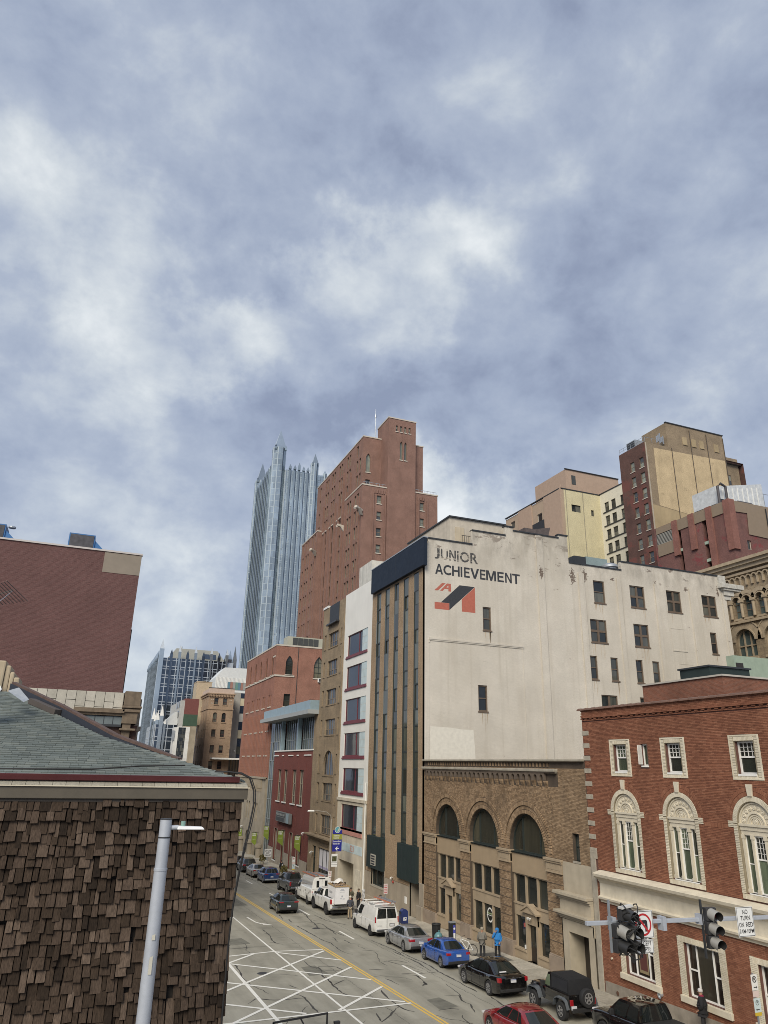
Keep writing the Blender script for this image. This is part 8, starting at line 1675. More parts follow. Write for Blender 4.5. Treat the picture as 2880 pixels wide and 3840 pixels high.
def body_mesh(p):
    L0, L1 = -p['ro'], p['wb']+p['fo']; R = p['R']; Ra = R+p.get('gap', .055); hw = p['W']/2; ys = {L0, L0+.04, L0+.12, L0+.3, L1-.45, L1-.22, L1-.08, L1}
    for yw in (0, p['wb']):
        for k in range(13): ys.add(round(yw+Ra*cos(pi*k/12), 4))
    k = L0
    while k < L1: ys.add(round(k, 3)); k += .22
    for t in p['top']: ys.add(t[0])
    ys = sorted(y for y in ys if L0 <= y <= L1); rows = []
    wt = p.get('width') or [(L0,.86),(L0+.05,.92),(L0+.22,.985),(L0+.7,1),(L1-1.0,1),(L1-.5,.96),(L1-.2,.88),(L1,.66)]
    bt = [(L0, p.get('rb', .38)), (L0+.18, p['sill']+.06), (L0+.5, p['sill']), (L1-.5, p['sill']), (L1-.1, p['sill']+.02), (L1, p.get('fb', .32))]
    for y in ys:
        w = hw*interp_s(wt, y); zt = interp_s(p['top'], y); zb = interp(bt, y)
        for yw in (0, p['wb']):
            if abs(y-yw) < Ra: zb = max(zb, R+sqrt(max(0, Ra*Ra-(y-yw)**2)))
        fl = min(.30, zt-.1); zb = min(zb, zt-.16)
        sh = p.get('shoulder', .965); prof = [(0, max(fl, interp(bt, y))), (w*.74, max(fl, interp(bt, y))), (w*.76, zb-.01), (w*.955, zb), (w*.99, zb+.05), (w, zb+.35*(zt-zb)), (w*.998, zb+.6*(zt-zb)), (w*sh, zt-.09), (w*(sh-.03), zt-.035), (w*(sh-.10), zt-.004), (w*.5, zt+p.get('crown', .03)*.8), (0, zt+p.get('crown', .03))]
        rows.append((y, prof))
    m = MB(); n = len(rows[0][1]); full = 2*n-2
    for y, pr in rows: m.v += [(x, y, z) for x, z in pr] + [(-x, y, z) for x, z in reversed(pr[1:-1])]
    for i in range(len(rows)-1):
        for j in range(full): a = i*full+j; b = i*full+(j+1) % full; m.f.append((a, b, b+full, a+full)); m.m.append(0)
    m.f.append(tuple(range(full))); m.m.append(0); m.f.append(tuple((len(rows)-1)*full+k for k in range(full))); m.m.append(0); return m
class House:
    """the glazed upper part: ruled between a belt edge and a roof edge"""
    def __init__(s, p):
        g_ = p['gh']; s.b = lambda t, sd: Vector((sd*(g_['w0']+(g_.get('w0f', g_['w0'])-g_['w0'])*t), g_['b0']+(g_['b1']-g_['b0'])*t, g_['z0']+(g_.get('z0f', g_['z0'])-g_['z0'])*t))
        s.r = lambda t, sd: Vector((sd*g_['w1']*(1-.03*abs(2*t-1)), g_['t0']+(g_['t1']-g_['t0'])*t, g_['z1']-g_.get('arc', .05)*(2*t-1)**2-(g_.get('drop', 0)*(1-t)))); s.g = g_
    def P(s, t, h, sd, off=0):
        a, b = s.b(t, sd), s.r(t, sd); q = a.lerp(b, h); q.x += sd*(.035*sin(pi*h)+off); return q
    def mesh(s):
        m = MB(); N = 10; H = 5
        for sd in (-1, 1):
            G_ = [[s.P(i/N, j/H, sd) for j in range(H+1)] for i in range(N+1)]
            for i in range(N):
                for j in range(H): m.poly([G_[i][j], G_[i+1][j], G_[i+1][j+1], G_[i][j+1]])
        U = 6
        def arcx(a, b, k, lift): 
            u = 2*k/U-1; q = a.lerp(b, k/U); return q+Vector((0, 0, lift*(1-u*u)))
        for i in range(N):
            for k in range(U): m.poly([arcx(s.r(i/N,-1), s.r(i/N,1), k, .035), arcx(s.r(i/N,-1), s.r(i/N,1), k+1, .035), arcx(s.r((i+1)/N,-1), s.r((i+1)/N,1), k+1, .035), arcx(s.r((i+1)/N,-1), s.r((i+1)/N,1), k, .035)])
        for t, dy in ((0, -1), (1, 1)):
            for j in range(H):
                for k in range(U):
                    f = lambda jj, kk: s.P(t, jj/H, -1).lerp(s.P(t, jj/H, 1), kk/U) + Vector((0, dy*s.g.get('bow', .06)*(1-(2*kk/U-1)**2), (.035*jj/H)*(1-(2*kk/U-1)**2)))
                    m.poly([f(j, k), f(j, k+1), f(j+1, k+1), f(j+1, k)])
        return m
    def side_pane(s, t0, t1, h0, h1, sd, t0u=None, t1u=None, off=.008):
        m = MB(); N = 5; t0u = t0 if t0u is None else t0u; t1u = t1 if t1u is None else t1u
        f = lambda i, j: s.P((t0+(t1-t0)*i/N)*(1-j/3)+(t0u+(t1u-t0u)*i/N)*(j/3), h0+(h1-h0)*j/3, sd, off)
        for i in range(N):
            for j in range(3): m.poly([f(i,j), f(i+1,j), f(i+1,j+1), f(i,j+1)])
        return m
    def end_pane(s, t, h0, h1, u0, u1, off=.012):
        m = MB(); dy = -1 if t == 0 else 1; N = 6
        def f(h, u): return s.P(t, h, -1).lerp(s.P(t, h, 1), u) + Vector((0, dy*(s.g.get('bow', .06)*(1-(2*u-1)**2)+off), (.035*h)*(1-(2*u-1)**2)+off*.4))
        for j in range(3):
            for i in range(N):
                a, b = h0+(h1-h0)*j/3, h0+(h1-h0)*(j+1)/3; m.poly([f(a, u0+(u1-u0)*i/N), f(a, u0+(u1-u0)*(i+1)/N), f(b, u0+(u1-u0)*(i+1)/N), f(b, u0+(u1-u0)*i/N)])
        return m
def vehicle(name, label, cat, x, y, p, mat, group='vehicles parked along the right kerb', rim=RIM, spokes=5, roofmat=None, rz=0.0):
    T = thing(name, label, cat, (x, y, g(y)), group, True); T.rotation_euler = (-.03, 0, rz)
    hw = p['W']/2; L0, L1 = -p['ro'], p['wb']+p['fo']; R = p['R']
    B = obj('body', body_mesh(p), mat, T, smooth=38)
    u = MB().box(-hw*.74, hw*.74, L0+.25, L1-.3, .22, .5); obj('underbody', u, INTER, T)
    H = House(p); gh = obj('cabin', H.mesh(), roofmat or mat, T, smooth=45)
    for yy in (0, p['wb']):
        for sd in (-1, 1): wheel(T, sd*(hw-.115-p.get('tuck', 0)), yy, R, p.get('tw', .21), rim, spokes)
    for sd in (-1, 1):
        for (a, b, au, bu) in p['panes']: obj('side_window', H.side_pane(a, b, p.get('h0', .08), p.get('h1', .86), sd, au, bu), CARGLASS, T, smooth=60)
    obj('windscreen', H.end_pane(1, .05, .92, .06, .94), CARGLASS, T, smooth=60)
    for (a, b, u0, u1) in p.get('rear_panes', [(.14, .90, .09, .91)]): obj('rear_window', H.end_pane(0, a, b, u0, u1), CARGLASS, T, smooth=60)
    # seams, handles, mirrors
    zs, zt = p['sill']+.1, p.get('belt', .85)
    for yy in p.get('seams', []):
        for sd in (-1, 1): s = MB().box(*sorted((sd*hw*.93, sd*(hw+.002))), yy-.006, yy+.006, zs, zt-.08); obj('door_seam', s, INTER, T)
    for yy in p.get('handles', []):
        for sd in (-1, 1): s = MB().box(*sorted((sd*hw*.95, sd*(hw+.028))), yy-.09, yy+.09, zt-.17, zt-.135); obj('door_handle', s, p.get('hm', mat), T, bevel=.008)
    for sd in (-1, 1):
        ym = p['mirror']; s = MB().box(*sorted((sd*(hw-.02), sd*(hw+.19))), ym-.05, ym+.07, p.get('mz', zt+.02), p.get('mz', zt+.02)+p.get('mh', .13)); obj('wing_mirror', s, p.get('mm', mat), T, bevel=.03)
    # lamps and plates
    for sd in (-1, 1):
        z0, z1, wdt, dep = p['tail']; t = MB().box(*sorted((sd*(hw*p.get('tw_in', .96)-wdt), sd*(hw*p.get('tail_w', .955)))), L0-.012, L0+dep, z0, z1); obj('tail_light', t, TAIL, T, bevel=.03, smooth=40)
        f = MB().box(*sorted((sd*hw*.50, sd*hw*.86)), L1-.40, L1-.06, p['head'][0], p['head'][1]); obj('headlight', f, LAMPC, T, bevel=.04, smooth=40)
    if p.get('plate'):
        px_, pz, py_ = p['plate']; q = MB().box(px_-.16, px_+.16, L0-.03+py_, L0+.05+py_, pz-.075, pz+.075); pl = obj('number_plate', q, PLATEM, T); q = MB().box(px_-.155, px_+.155, L0-.034+py_, L0-.03+py_, pz+.04, pz+.07); obj('plate_band', q, PLATEB, pl)
    bz0, bz1, bm = p['bumper']; q = MB().box(-hw*.86, hw*.86, L0-p.get('bd', .02), L0+.14, bz0, bz1); obj('rear_bumper', q, bm, T, bevel=.03, smooth=40)
    return T, H, B
def sedan(W=1.82, wb=2.8, ro=1.05, fo=.95, H=1.46, belt=.92, deck=1.02, R=.335, **k):
    L1 = wb+fo; d = dict(W=W, wb=wb, ro=ro, fo=fo, R=R, sill=.22, belt=belt, top=[(-ro, deck-.10), (-ro+.12, deck-.01), (-ro+.45, deck), (.2, belt+.06), (wb*.55, belt+.02), (wb+.05, belt+.03), (wb+fo*.45, .84), (L1-.15, .70), (L1, .58)],
        gh=dict(w0=W/2*.89, w1=W/2*.64, b0=-ro+.52, b1=wb-.10, t0=.38, t1=wb*.56, z0=deck-.04, z0f=belt+.02, z1=H, arc=.05, bow=.08), panes=[(.30,.54,.20,.50),(.565,.88,.53,.93),(.17,.285,.09,.185)], seams=[wb*.30+.05, wb*.66, wb*.98], handles=[wb*.20+.15, wb*.55+.02], mirror=wb*.80, tail=(deck-.22, deck-.08, .30, .18), head=(.62,.74), plate=(0, deck-.24, 0), bumper=(.34,.50,TRIMB))
    d.update(k); return d
def suv(W=1.85, wb=2.67, ro=.85, fo=.85, H=1.62, belt=1.02, R=.35, **k):
    L1 = wb+fo; d = dict(W=W, wb=wb, ro=ro, fo=fo, R=R, sill=.26, belt=belt, top=[(-ro, belt+.0), (-ro+.10, belt+.07), (.3, belt+.05), (wb*.6, belt+.01), (wb+.05, belt+.02), (wb+fo*.5, .93), (L1-.12, .80), (L1, .62)],
        gh=dict(w0=W/2*.90, w1=W/2*.70, b0=-ro+.10, b1=wb-.12, t0=-ro+.42, t1=wb*.58, z0=belt+.04, z0f=belt+.02, z1=H, arc=.05, drop=.03, bow=.07), panes=[(.10,.30,.06,.26),(.33,.56,.28,.55),(.585,.88,.57,.94)], seams=[wb*.28, wb*.66, wb*.98], handles=[wb*.22+.12, wb*.55], mirror=wb*.80, tail=(belt-.16, belt+.02, .36, .22), head=(.74,.86), plate=(0, .74, 0), bumper=(.34,.52,TRIMB), rb=.42)
    d.update(k); return d
def pickup(W=2.0, wb=3.6, ro=1.2, fo=.95, H=1.88, belt=1.22, rail=1.30, R=.40, cab=(1.05, 3.35), **k):
    L1 = wb+fo; c0, c1 = cab; d = dict(W=W, wb=wb, ro=ro, fo=fo, R=R, sill=.42, belt=belt, gap=.08, top=[(-ro, rail-.02), (-ro+.06, rail), (c0-.06, rail), (c0, belt+.03), (wb*.75, belt), (wb+.1, belt), (wb+fo*.6, belt-.05), (L1-.06, belt-.14), (L1, 1.0)],
        width=[(-ro,.965),(-ro+.06,.985),(0,1),(L1-.9,1),(L1-.4,.97),(L1-.1,.92),(L1,.86)], gh=dict(w0=W/2*.92, w1=W/2*.74, b0=c0, b1=c1, t0=c0+.16, t1=c1-.72, z0=belt, z1=H, arc=.03, bow=.04), panes=[(.07,.40,.03,.38),(.44,.86,.42,.94)], seams=[c0+.15, c0+(c1-c0)*.44, c1-.25], handles=[c0+.62, c0+1.35], mirror=c1-.55, mh=.24, mm=TRIMB, tail=(rail-.46, rail-.06, .17, .12), tail_w=.985, tw_in=.985, head=(.90,1.12), plate=(0, .66, -.04), bumper=(.58,.76,CHROME), bd=.10, rb=.62, fb=.5, tw=.27, crown=.01, shoulder=.985)
    d.update(k); return d
def bed(T, p, mat=None):
    q = MB().poly([(sx*(p['W']/2-.12), yy, p['top'][1][1]+.012) for sx, yy in ((-1,-p['ro']+.09),(1,-p['ro']+.09),(1,p['gh']['b0']-.10),(-1,p['gh']['b0']-.10))]); obj('bed_cover', q, mat or plain('bed_black', (.018,.018,.018), .7), T)
BLACKC = paint('black_car_paint', (.004,.004,.0045), .12); SILVC = paint('silver_car_paint', (.42,.43,.44), .30, .55); BLUEC = paint('bright_blue_paint', (.015,.085,.36), .22, .15); NAVYC = paint('dark_blue_paint', (.018,.055,.19), .22, .2); CHAMP = paint('champagne_paint', (.47,.45,.40), .3, .5); WHITEC = paint('white_van_paint', (.72,.72,.69), .3); REDC = paint('red_car_paint', (.19,.010,.016), .18); GREY = paint('charcoal_paint', (.028,.03,.032), .22); GRNBLK = paint('dark_teal_paint', (.018,.030,.032), .18)
def traffic():
    # black saloon, nearest of the parked row
    T, H, B = vehicle('black_sedan', 'shiny black sedan with wide tail lights parked behind the bright blue sedan', 'car', 23.68, 40.2, sedan(1.93, 2.87, 1.12, 1.05, 1.55, .96, 1.08, .36, tail=(.80,1.02,.20,.22), plate=(0,.86,-.015), rb=.40), BLACKC, spokes=10)
    b = MB().box(-.5, .5, -1.155, -1.10, .965, .995); obj('chrome_bar', b, CHROME, T, bevel=.008); b = MB().lathe((0,-1.14,1.01), (0,-1,.2), [(0,.05),(.02,.05)], 12); obj('badge', b, CHROME, T)
    for sd in (-1, 1): r = MB().tube([H.P(t, .93, sd, .012) for t in (.06,.2,.4,.6,.8,.95)], .014, 6); obj('window_chrome', r, CHROME, T); e = MB().box(*sorted((sd*.5, sd*.75)), -1.14, -1.05, .40, .46); obj('exhaust', e, CHROME, T)
    s = obj('rear_sticker', H.end_pane(0, .20, .27, .22, .48, .018), flat('sticker_white', (.6,.6,.6)), T)
    T, H, B = vehicle('blue_sedan', 'bright blue small sedan with a white plate parked ahead of the black sedan', 'car', 23.97, 46.97, sedan(1.72, 2.49, .95, .88, 1.47, .93, 1.03, .315, plate=(0,.80,-.01)), BLUEC, spokes=7)
    T, H, B = vehicle('silver_sedan', 'silver sedan with red tail lights parked behind the white van with the ladder', 'car', 23.68, 52.1, sedan(1.85, 2.83, 1.08, 1.0, 1.46, .92, 1.02, .345, plate=(0,.70,-.01), tail=(.76,.92,.42,.25)), SILVC, spokes=10)
    a = MB().box(-.62, .62, -1.04, -.92, 1.025, 1.045); obj('lip_spoiler', a, SILVC, T)
    # white panel van with ladder rack
    p = dict(W=2.0, wb=3.43, ro=1.15, fo=.80, R=.36, sill=.36, belt=1.18, gap=.06, top=[(-1.15,1.16),(-1.1,1.18),(2.9,1.18),(3.25,1.16),(3.9,1.06),(4.15,.98),(4.23,.8)], width=[(-1.15,.97),(-1.08,.99),(.2,1),(3.3,1),(3.8,.96),(4.1,.88),(4.23,.8)],
        gh=dict(w0=.965, w1=.80, b0=-1.13, b1=3.30, t0=-1.02, t1=2.35, z0=1.15, z1=2.08, arc=.03, bow=.03), panes=[(.70,.88,.71,.95)], rear_panes=[(.16,.86,.08,.475),(.16,.86,.525,.92)], seams=[1.75, 3.0, .9], handles=[2.0], mirror=2.75, mz=1.2, mh=.28, mm=TRIMB, tail=(1.02,1.42,.10,.09), tail_w=.985, tw_in=.985, head=(.80,1.0), plate=(.42,.86,0), bumper=(.40,.60,CHROME), bd=.08, rb=.44, crown=.01, shoulder=.985, h0=.10, h1=.82, tw=.24)
    T, H, B = vehicle('white_van', 'white panel van with dark rear windows and a roof ladder, beside the mailbox', 'van', 23.62, 58.3, p, WHITEC, rim=RIMD)
    s = MB().box(-.006, .006, -1.185, -1.15, .62, 2.0); obj('door_split', s, INTER, T); s = obj('rear_black_header', H.end_pane(0, .90, .97, .06, .94, .014), TRIMB, T)
    q = MB().box(.22, .62, -1.175, -1.14, .76, .96); obj('plate_recess', q, TRIMB, T); q = MB().box(.26, .58, -1.185, -1.17, .79, .93); obj('number_plate', q, PLATEM, T)
    lettering('EXPRESS', 'Y', -1.17, -.78, -.42, .80, .85, -.006, STEEL, T, 'model_badge')
    rk = MB()
    for yy in (-.7, .6, 1.9): rk.bar((-.86, yy, 2.24), (.86, yy, 2.24), .05, .05); rk.bar((-.84,yy,2.0),(-.84,yy,2.24),.04,.04); rk.bar((.84,yy,2.0),(.84,yy,2.24),.04,.04)
    rk.bar((-.84,-.75,2.26),(-.84,2.0,2.26),.03,.03); rk.bar((.84,-.75,2.26),(.84,2.0,2.26),.03,.03); obj('roof_rack', rk, WHITEP, T)
    def ladder(x, y, z, L, lab, rz=0, grp='ladders carried on van roofs'):
        A = thing('ladder', lab, 'ladder', (x, y, z), grp, True); A.rotation_euler = (-.03, 0, rz); ORG = plain('fibreglass_orange', (.45,.16,.09), .55)
        for dx in (-.2, .2): m = MB().bar((dx,-.4,.05),(dx,L-.4,.05),.035,.09); obj('rail', m, ORG, A)
        for k in range(int(L/.3)): m = MB().bar((-.2,-.3+k*.3,.05),(.2,-.3+k*.3,.05),.03,.03); obj('rung', m, STEEL, A)
        for dx in (-.15, .15): m = MB().bar((dx,-.55,.13),(dx,L-1.0,.13),.03,.08); obj('upper_rail', m, STEEL, A)
    ladder(24.2, 57.8, g(58.3)+2.27, 3.6, 'orange ladder lying on the white panel van beside the mailbox')
    # white pickup with the tall bin
    p = pickup(2.03, 3.88, 1.25, 1.0, 1.98, 1.32, 1.42, .44, (1.25, 3.55)); T, H, B = vehicle('white_pickup', 'raised white pickup carrying a tall white box in its bed', 'pickup', 23.45, 68.8, p, WHITEC, rim=RIMD)
    for yy in (0, 3.88):
        for sd in (-1, 1):
            m = MB(); n = 14
            for i in range(n):
                a0, a1 = pi*i/n, pi*(i+1)/n; r0, r1 = .50, .60; x0, x1 = sd*.97, sd*1.045; f = [(yy+r0*cos(a0),.46+r0*sin(a0)),(yy+r1*cos(a0),.46+r1*sin(a0)),(yy+r1*cos(a1),.46+r1*sin(a1)),(yy+r0*cos(a1),.46+r0*sin(a1))]
                m.hexa([(x0,a,b) for a,b in f]+[(x1,a,b) for a,b in f])
            obj('fender_flare', m, TRIMB, T)
    bed(T, p); tg = MB().box(-.85,.85,-1.40,-1.26,.86,.90); obj('step_bumper', tg, TRIMB, T)
    bx = thing('bulk_box', 'tall white printed box with cardboard rim in the bed of the raised white pickup', 'box', (23.55, 67.9, g(68)+1.0)); z0 = g(68)+1.05; z1 = z0+1.42
    m = MB().box(22.72, 23.98, 67.05, 69.2, z0, z1-.05); obj('box_wall', m, plain('box_white', (.70,.70,.71), .7, var=.06), bx, bevel=.01); m = MB(); 
    for s in ((22.68,24.02,67.0,67.09),(22.68,24.02,69.16,69.25),(22.68,22.77,67.09,69.16),(23.93,24.02,67.09,69.16)): m.box(*s, z1-.06, z1+.02)
    obj('cardboard_rim', m, plain('cardboard', (.36,.25,.13), .85), bx); pr = flat('print_grey', (.36,.38,.42))
    for a0, a1, zz0, zz1 in ((23.15,23.55,z0+1.05,z0+1.10),(23.2,23.5,z0+1.14,z0+1.18),(23.1,23.6,z0+.94,z0+.97),(23.28,23.42,z0+.55,z0+.68),(23.4,23.62,z0+.38,z0+.44),(23.2,23.3,z0+.4,z0+.5)): fpoly('Y', 67.05, [(a0,zz0),(a1,zz0),(a1,zz1),(a0,zz1)], -.006, pr, bx, 'printed_mark')
    lettering('Lather', 'X', 22.72, 68.9, 67.9, z0+.72, z0+.95, -.006, flat('print_dark', (.12,.13,.15)), bx, 'printed_word')
    jm = MB(); r = random.Random(3)
    for i in range(46): c = Vector((r.uniform(22.85,23.9), r.uniform(67.2,69.1), z1-.05+r.uniform(0,.14))); d = Vector((r.uniform(-1,1),r.uniform(-1,1),r.uniform(-.3,.3)))*.28; jm.bar(c-d, c+d, .09, .02)
    stuff(tag(obj('scrap_heap', jm, plain('scrap_wood', (.36,.26,.17), .85, var=.4, vs=6)), 'heap of tan scrap wood filling the tall white box', 'scrap')); sh = MB(); sh.v = []; n = 9
    for i in range(n):
        for j in range(n): u, v = i/(n-1), j/(n-1); sh.v.append((22.85+.9*u+.04*sin(9*v), 68.0+1.1*v, z1+.1+.42*math.exp(-((u-.75)**2+(v-.4)**2)*7)+.05*sin(11*u+7*v)))
    for i in range(n-1):
        for j in range(n-1): sh.f.append((i*n+j, i*n+j+1, (i+1)*n+j+1, (i+1)*n+j)); sh.m.append(0)
    tag(obj('plastic_sheet', sh, plain('white_sheet', (.68,.66,.62), .5), None, smooth=80), 'crumpled white plastic sheet on top of the scrap heap', 'sheet')
    # white utility van
    p = dict(W=2.02, wb=4.0, ro=1.5, fo=.85, R=.38, sill=.4, belt=1.2, gap=.06, top=[(-1.5,1.50),(-1.45,1.52),(2.3,1.52),(2.36,1.2),(3.3,1.18),(3.7,1.16),(4.4,1.05),(4.75,.95),(4.85,.8)], width=[(-1.5,1.04),(2.3,1.05),(2.36,.98),(4.0,.98),(4.5,.92),(4.85,.78)], gh=dict(w0=.96, w1=.80, b0=2.0, b1=3.85, t0=2.0, t1=3.0, z0=1.18, z1=2.02, arc=.03, bow=.03), panes=[(.40,.86,.38,.95)], rear_panes=[], seams=[2.45, 3.6], handles=[2.7], mirror=3.3, mz=1.25, mh=.28, mm=TRIMB, tail=(1.12,1.30,.10,.04), tail_w=.99, tw_in=.99, head=(.85,1.02), plate=(-.85,.66,0), bumper=(.5,.64,TRIMB), rb=.5, crown=.0, shoulder=.99, tw=.26)
    T, H, B = vehicle('utility_van', 'white utility van with side lockers, round top and ladders parked behind the dark pickup', 'van', 23.55, 75.2, p, WHITEC, rim=RIMD)
    prof = [(-.92,1.50),(-.88,2.0),(-.78,2.34),(-.60,2.46),(.60,2.46),(.78,2.34),(.88,2.0),(.92,1.50)]; m = MB().prism([(x,-1.5,z) for x,z in prof], (0, 3.9, 0)); obj('cargo_box', m, WHITEC, T, bevel=.05, smooth=35); m = MB().prism([(x*.98,-1.54,1.52+(z-1.5)*.97) for x,z in prof], (0,.04,0)); rd = obj('rear_panel', m, WHITEC, T, bevel=.01)
    for sx in (-.42, .42): q = MB().box(sx-.13, sx+.13, -1.56, -1.54, 1.62, 2.2); obj('rear_window', q, CARGLASS, T, bevel=.0)
    for yy0, yy1, zz0, zz1 in ((-1.35,-.6,.75,1.45),(-.5,.5,1.0,1.45),(.6,1.3,.6,1.45),(1.36,2.2,.6,1.45)):
        q = MB().box(-1.066,-1.055, yy0, yy1, zz0, zz1); lk = obj('locker_door', q, WHITEP, T, bevel=.005); q = MB().box(-1.075,-1.066, yy1-.16, yy1-.08, (zz0+zz1)/2-.08, (zz0+zz1)/2+.08); obj('locker_handle', q, TRIMB, lk)
    q = MB().box(-.006,.006,-1.56,-1.53,.7,2.4); obj('door_split', q, INTER, T); q = MB().lathe((-1.06,-1.2,1.25),(-1,0,0),[(0,.12),(.02,.12)],14); obj('fuel_cap', q, plain('dark_red_cap', (.08,.02,.02)), T); q = MB().box(-.3,.3,-1.58,-1.52,2.36,2.42); obj('brake_light', q, TRIMB, T)
    ladder(23.1, 74.6, g(75.2)+2.55, 4.2, 'orange ladder on the left side of the white utility van roof'); ladder(23.95, 74.2, g(75.2)+2.55, 3.6, 'orange ladder on the right side of the white utility van roof', .05)
    p = pickup(2.0, 3.57, 1.18, .95, 1.90, 1.22, 1.33, .40, (.95, 3.3)); T, H, B = vehicle('dark_pickup', 'charcoal pickup with red tail lights parked ahead of the white utility van', 'pickup', 23.55, 83.0, p, GREY, rim=RIM); bed(T, p); h = obj('third_brake_light', H.end_pane(0, .90, .97, .42, .58, .02), TAIL, T)
    T, H, B = vehicle('blue_suv', 'dark blue compact suv parked by the walking man', 'suv', 23.15, 92.9, suv(1.85, 2.67, .88, .92, 1.64, tail=(.96,1.06,.40,.22), bumper=(.36,.52,STEEL)), NAVYC, spokes=5)
    vehicle('champagne_sedan', 'pale silver gold sedan parked ahead of the dark blue suv', 'car', 23.1, 99.0, sedan(1.84, 2.85, 1.07, .98, 1.47), CHAMP)
    vehicle('dark_suv', 'dark suv with bright tail lights furthest but one in the parked row', 'suv', 23.1, 105.2, suv(1.9, 2.75, .95, .95, 1.72), GREY)
    vehicle('far_dark_car', 'black car at the far end of the parked row, almost hidden by the cables', 'car', 23.0, 111.3, sedan(1.85, 2.8), BLACKC)
    T, H, B = vehicle('dark_crossover', 'dark teal crossover driving away beside the white utility van', 'car', 19.35, 70.8, suv(1.86, 2.68, .90, .85, 1.56, .98, .36, tail=(.92,1.02,.42,.22), plate=(0,.66,.0), bumper=(.36,.56,TRIMB), gh=dict(w0=.83, w1=.62, b0=-.80, b1=2.56, t0=-.18, t1=1.5, z0=1.02, z0f=1.0, z1=1.56, arc=.06, drop=.05, bow=.08)), GRNBLK, group='vehicles driving in the lane', rz=-.02)
    # red saloon and black pickup at the bottom edge
    vehicle('red_sedan', 'dark red sedan in the travel lane at the bottom edge', 'car', 20.35, 31.6, sedan(1.85, 2.8, 1.05, .95, 1.45), REDC, group='vehicles driving in the lane')
    p = pickup(1.98, 3.4, 1.2, .95, 1.88, 1.20, 1.30, .39, (.9, 3.1)); T, H, B = vehicle('black_pickup', 'black pickup with leaf litter on its roof at the bottom right edge', 'pickup', 24.8, 28.3, p, BLACKC); bed(T, p)
    lm = MB(); r = random.Random(8)
    for i in range(26): c = Vector((r.uniform(-.6,.6), r.uniform(1.4,2.3), 1.925)); lm.poly([c+Vector((-.05*r.random(),-.08,0)), c+Vector((.05,-.02,.004)), c+Vector((.03,.09*r.random(),.004)), c+Vector((-.06,.03,0))])
    obj('roof_litter', lm, plain('pale_leaf', (.34,.30,.22), .8), T)
    # open-top style off-roader with the spare wheel
    x, y = 24.75, 35.0; T = thing('black_offroader', 'black soft top car with a spare wheel on its back behind the black sedan', 'car', (x, y, g(y)), 'vehicles parked along the right kerb', True); T.rotation_euler = (-.03, 0, 0); SOFT = plain('soft_top_cloth', (.007,.0075,.009), .9, bumpy=.2); FL = plain('grey_flare', (.085,.095,.105), .6)
    m = MB().box(-.79,.79,-.62,1.72,.58,1.18); obj('body', m, BLACKC, T, bevel=.06, smooth=35); m = MB().hexa([(-.72,1.7,.6),(.72,1.7,.6),(.60,3.02,.62),(-.60,3.02,.62),(-.74,1.7,1.2),(.74,1.7,1.2),(.60,3.02,1.10),(-.60,3.02,1.10)]); obj('bonnet', m, BLACKC, T, bevel=.07, smooth=35)
    m = MB().hexa([(-.76,-.66,1.16),(.76,-.66,1.16),(.76,1.12,1.16),(-.76,1.12,1.16),(-.66,-.46,1.78),(.66,-.46,1.78),(.66,1.0,1.86),(-.66,1.0,1.86)]); st = obj('soft_top', m, SOFT, T, bevel=.06, smooth=35); m = MB().hexa([(-.74,1.0,1.18),(.74,1.0,1.18),(.74,1.62,1.18),(-.74,1.62,1.18),(-.66,.98,1.84),(.66,.98,1.84),(.66,1.28,1.82),(-.66,1.28,1.82)]); obj('front_cabin', m, BLACKC, T, bevel=.04, smooth=35)
    for sd in (-1, 1):
        q = MB().poly([(sd*.756,1.05,1.24),(sd*.756,1.50,1.24),(sd*.70,1.28,1.72),(sd*.70,1.05,1.74)]); obj('door_window', q, glass('see_through_green', (.10,.13,.08), .08, (.2,.24,.15), .6), T); q = MB().poly([(sd*.772,-.5,1.24),(sd*.772,.85,1.24),(sd*.70,.85,1.72),(sd*.69,-.38,1.70)]); obj('plastic_window', q, plain('soft_window', (.02,.022,.026), .35), st)
        q = MB().box(*sorted((sd*.78, sd*.98)), 1.42, 1.58, 1.18, 1.42); obj('wing_mirror', q, TRIMB, T, bevel=.03); q = MB().box(*sorted((sd*.58, sd*.76)), -.67, -.60, .72, .98); obj('tail_light', q, TAIL, T, bevel=.02)
        for yy in (0, 2.42):
            fm = MB(); pts = [(-.58,.62),(-.44,.92),(-.24,1.0),(.24,1.0),(.46,.90),(.60,.60)]
            for (a, b), (c, d) in zip(pts, pts[1:]): fm.hexa([(sd*.62,yy+a,b-.05),(sd*.95,yy+a,b-.07),(sd*.95,yy+c,d-.07),(sd*.62,yy+c,d-.05),(sd*.62,yy+a,b+.02),(sd*.95,yy+a,b-.01),(sd*.95,yy+c,d-.01),(sd*.62,yy+c,d+.02)])
            obj('fender_flare', fm, FL, T, smooth=30)
            wheel(T, sd*.80, yy, .40, .26, RIM, 5, rim_f=.58)
    m = MB().box(-.70,.70,-.78,-.62,.44,.62); obj('rear_bumper', m, TRIMB, T, bevel=.03); q = MB().box(-.72,-.42,-.70,-.66,.56,.72); obj('number_plate', q, PLATEM, T)
    c = Vector((.18,-.62,1.02)); m = MB().lathe(c, (0,-1,0), [(0,.25),(0,.39),(.04,.41),(.22,.41),(.26,.38),(.26,.24)], 26); sp = obj('spare_wheel', m, TYRE, T, smooth=40); r = MB().lathe(c, (0,-1,0), [(.2,.24),(.265,.24),(.265,.20),(.22,.19),(.22,.02)], 22)
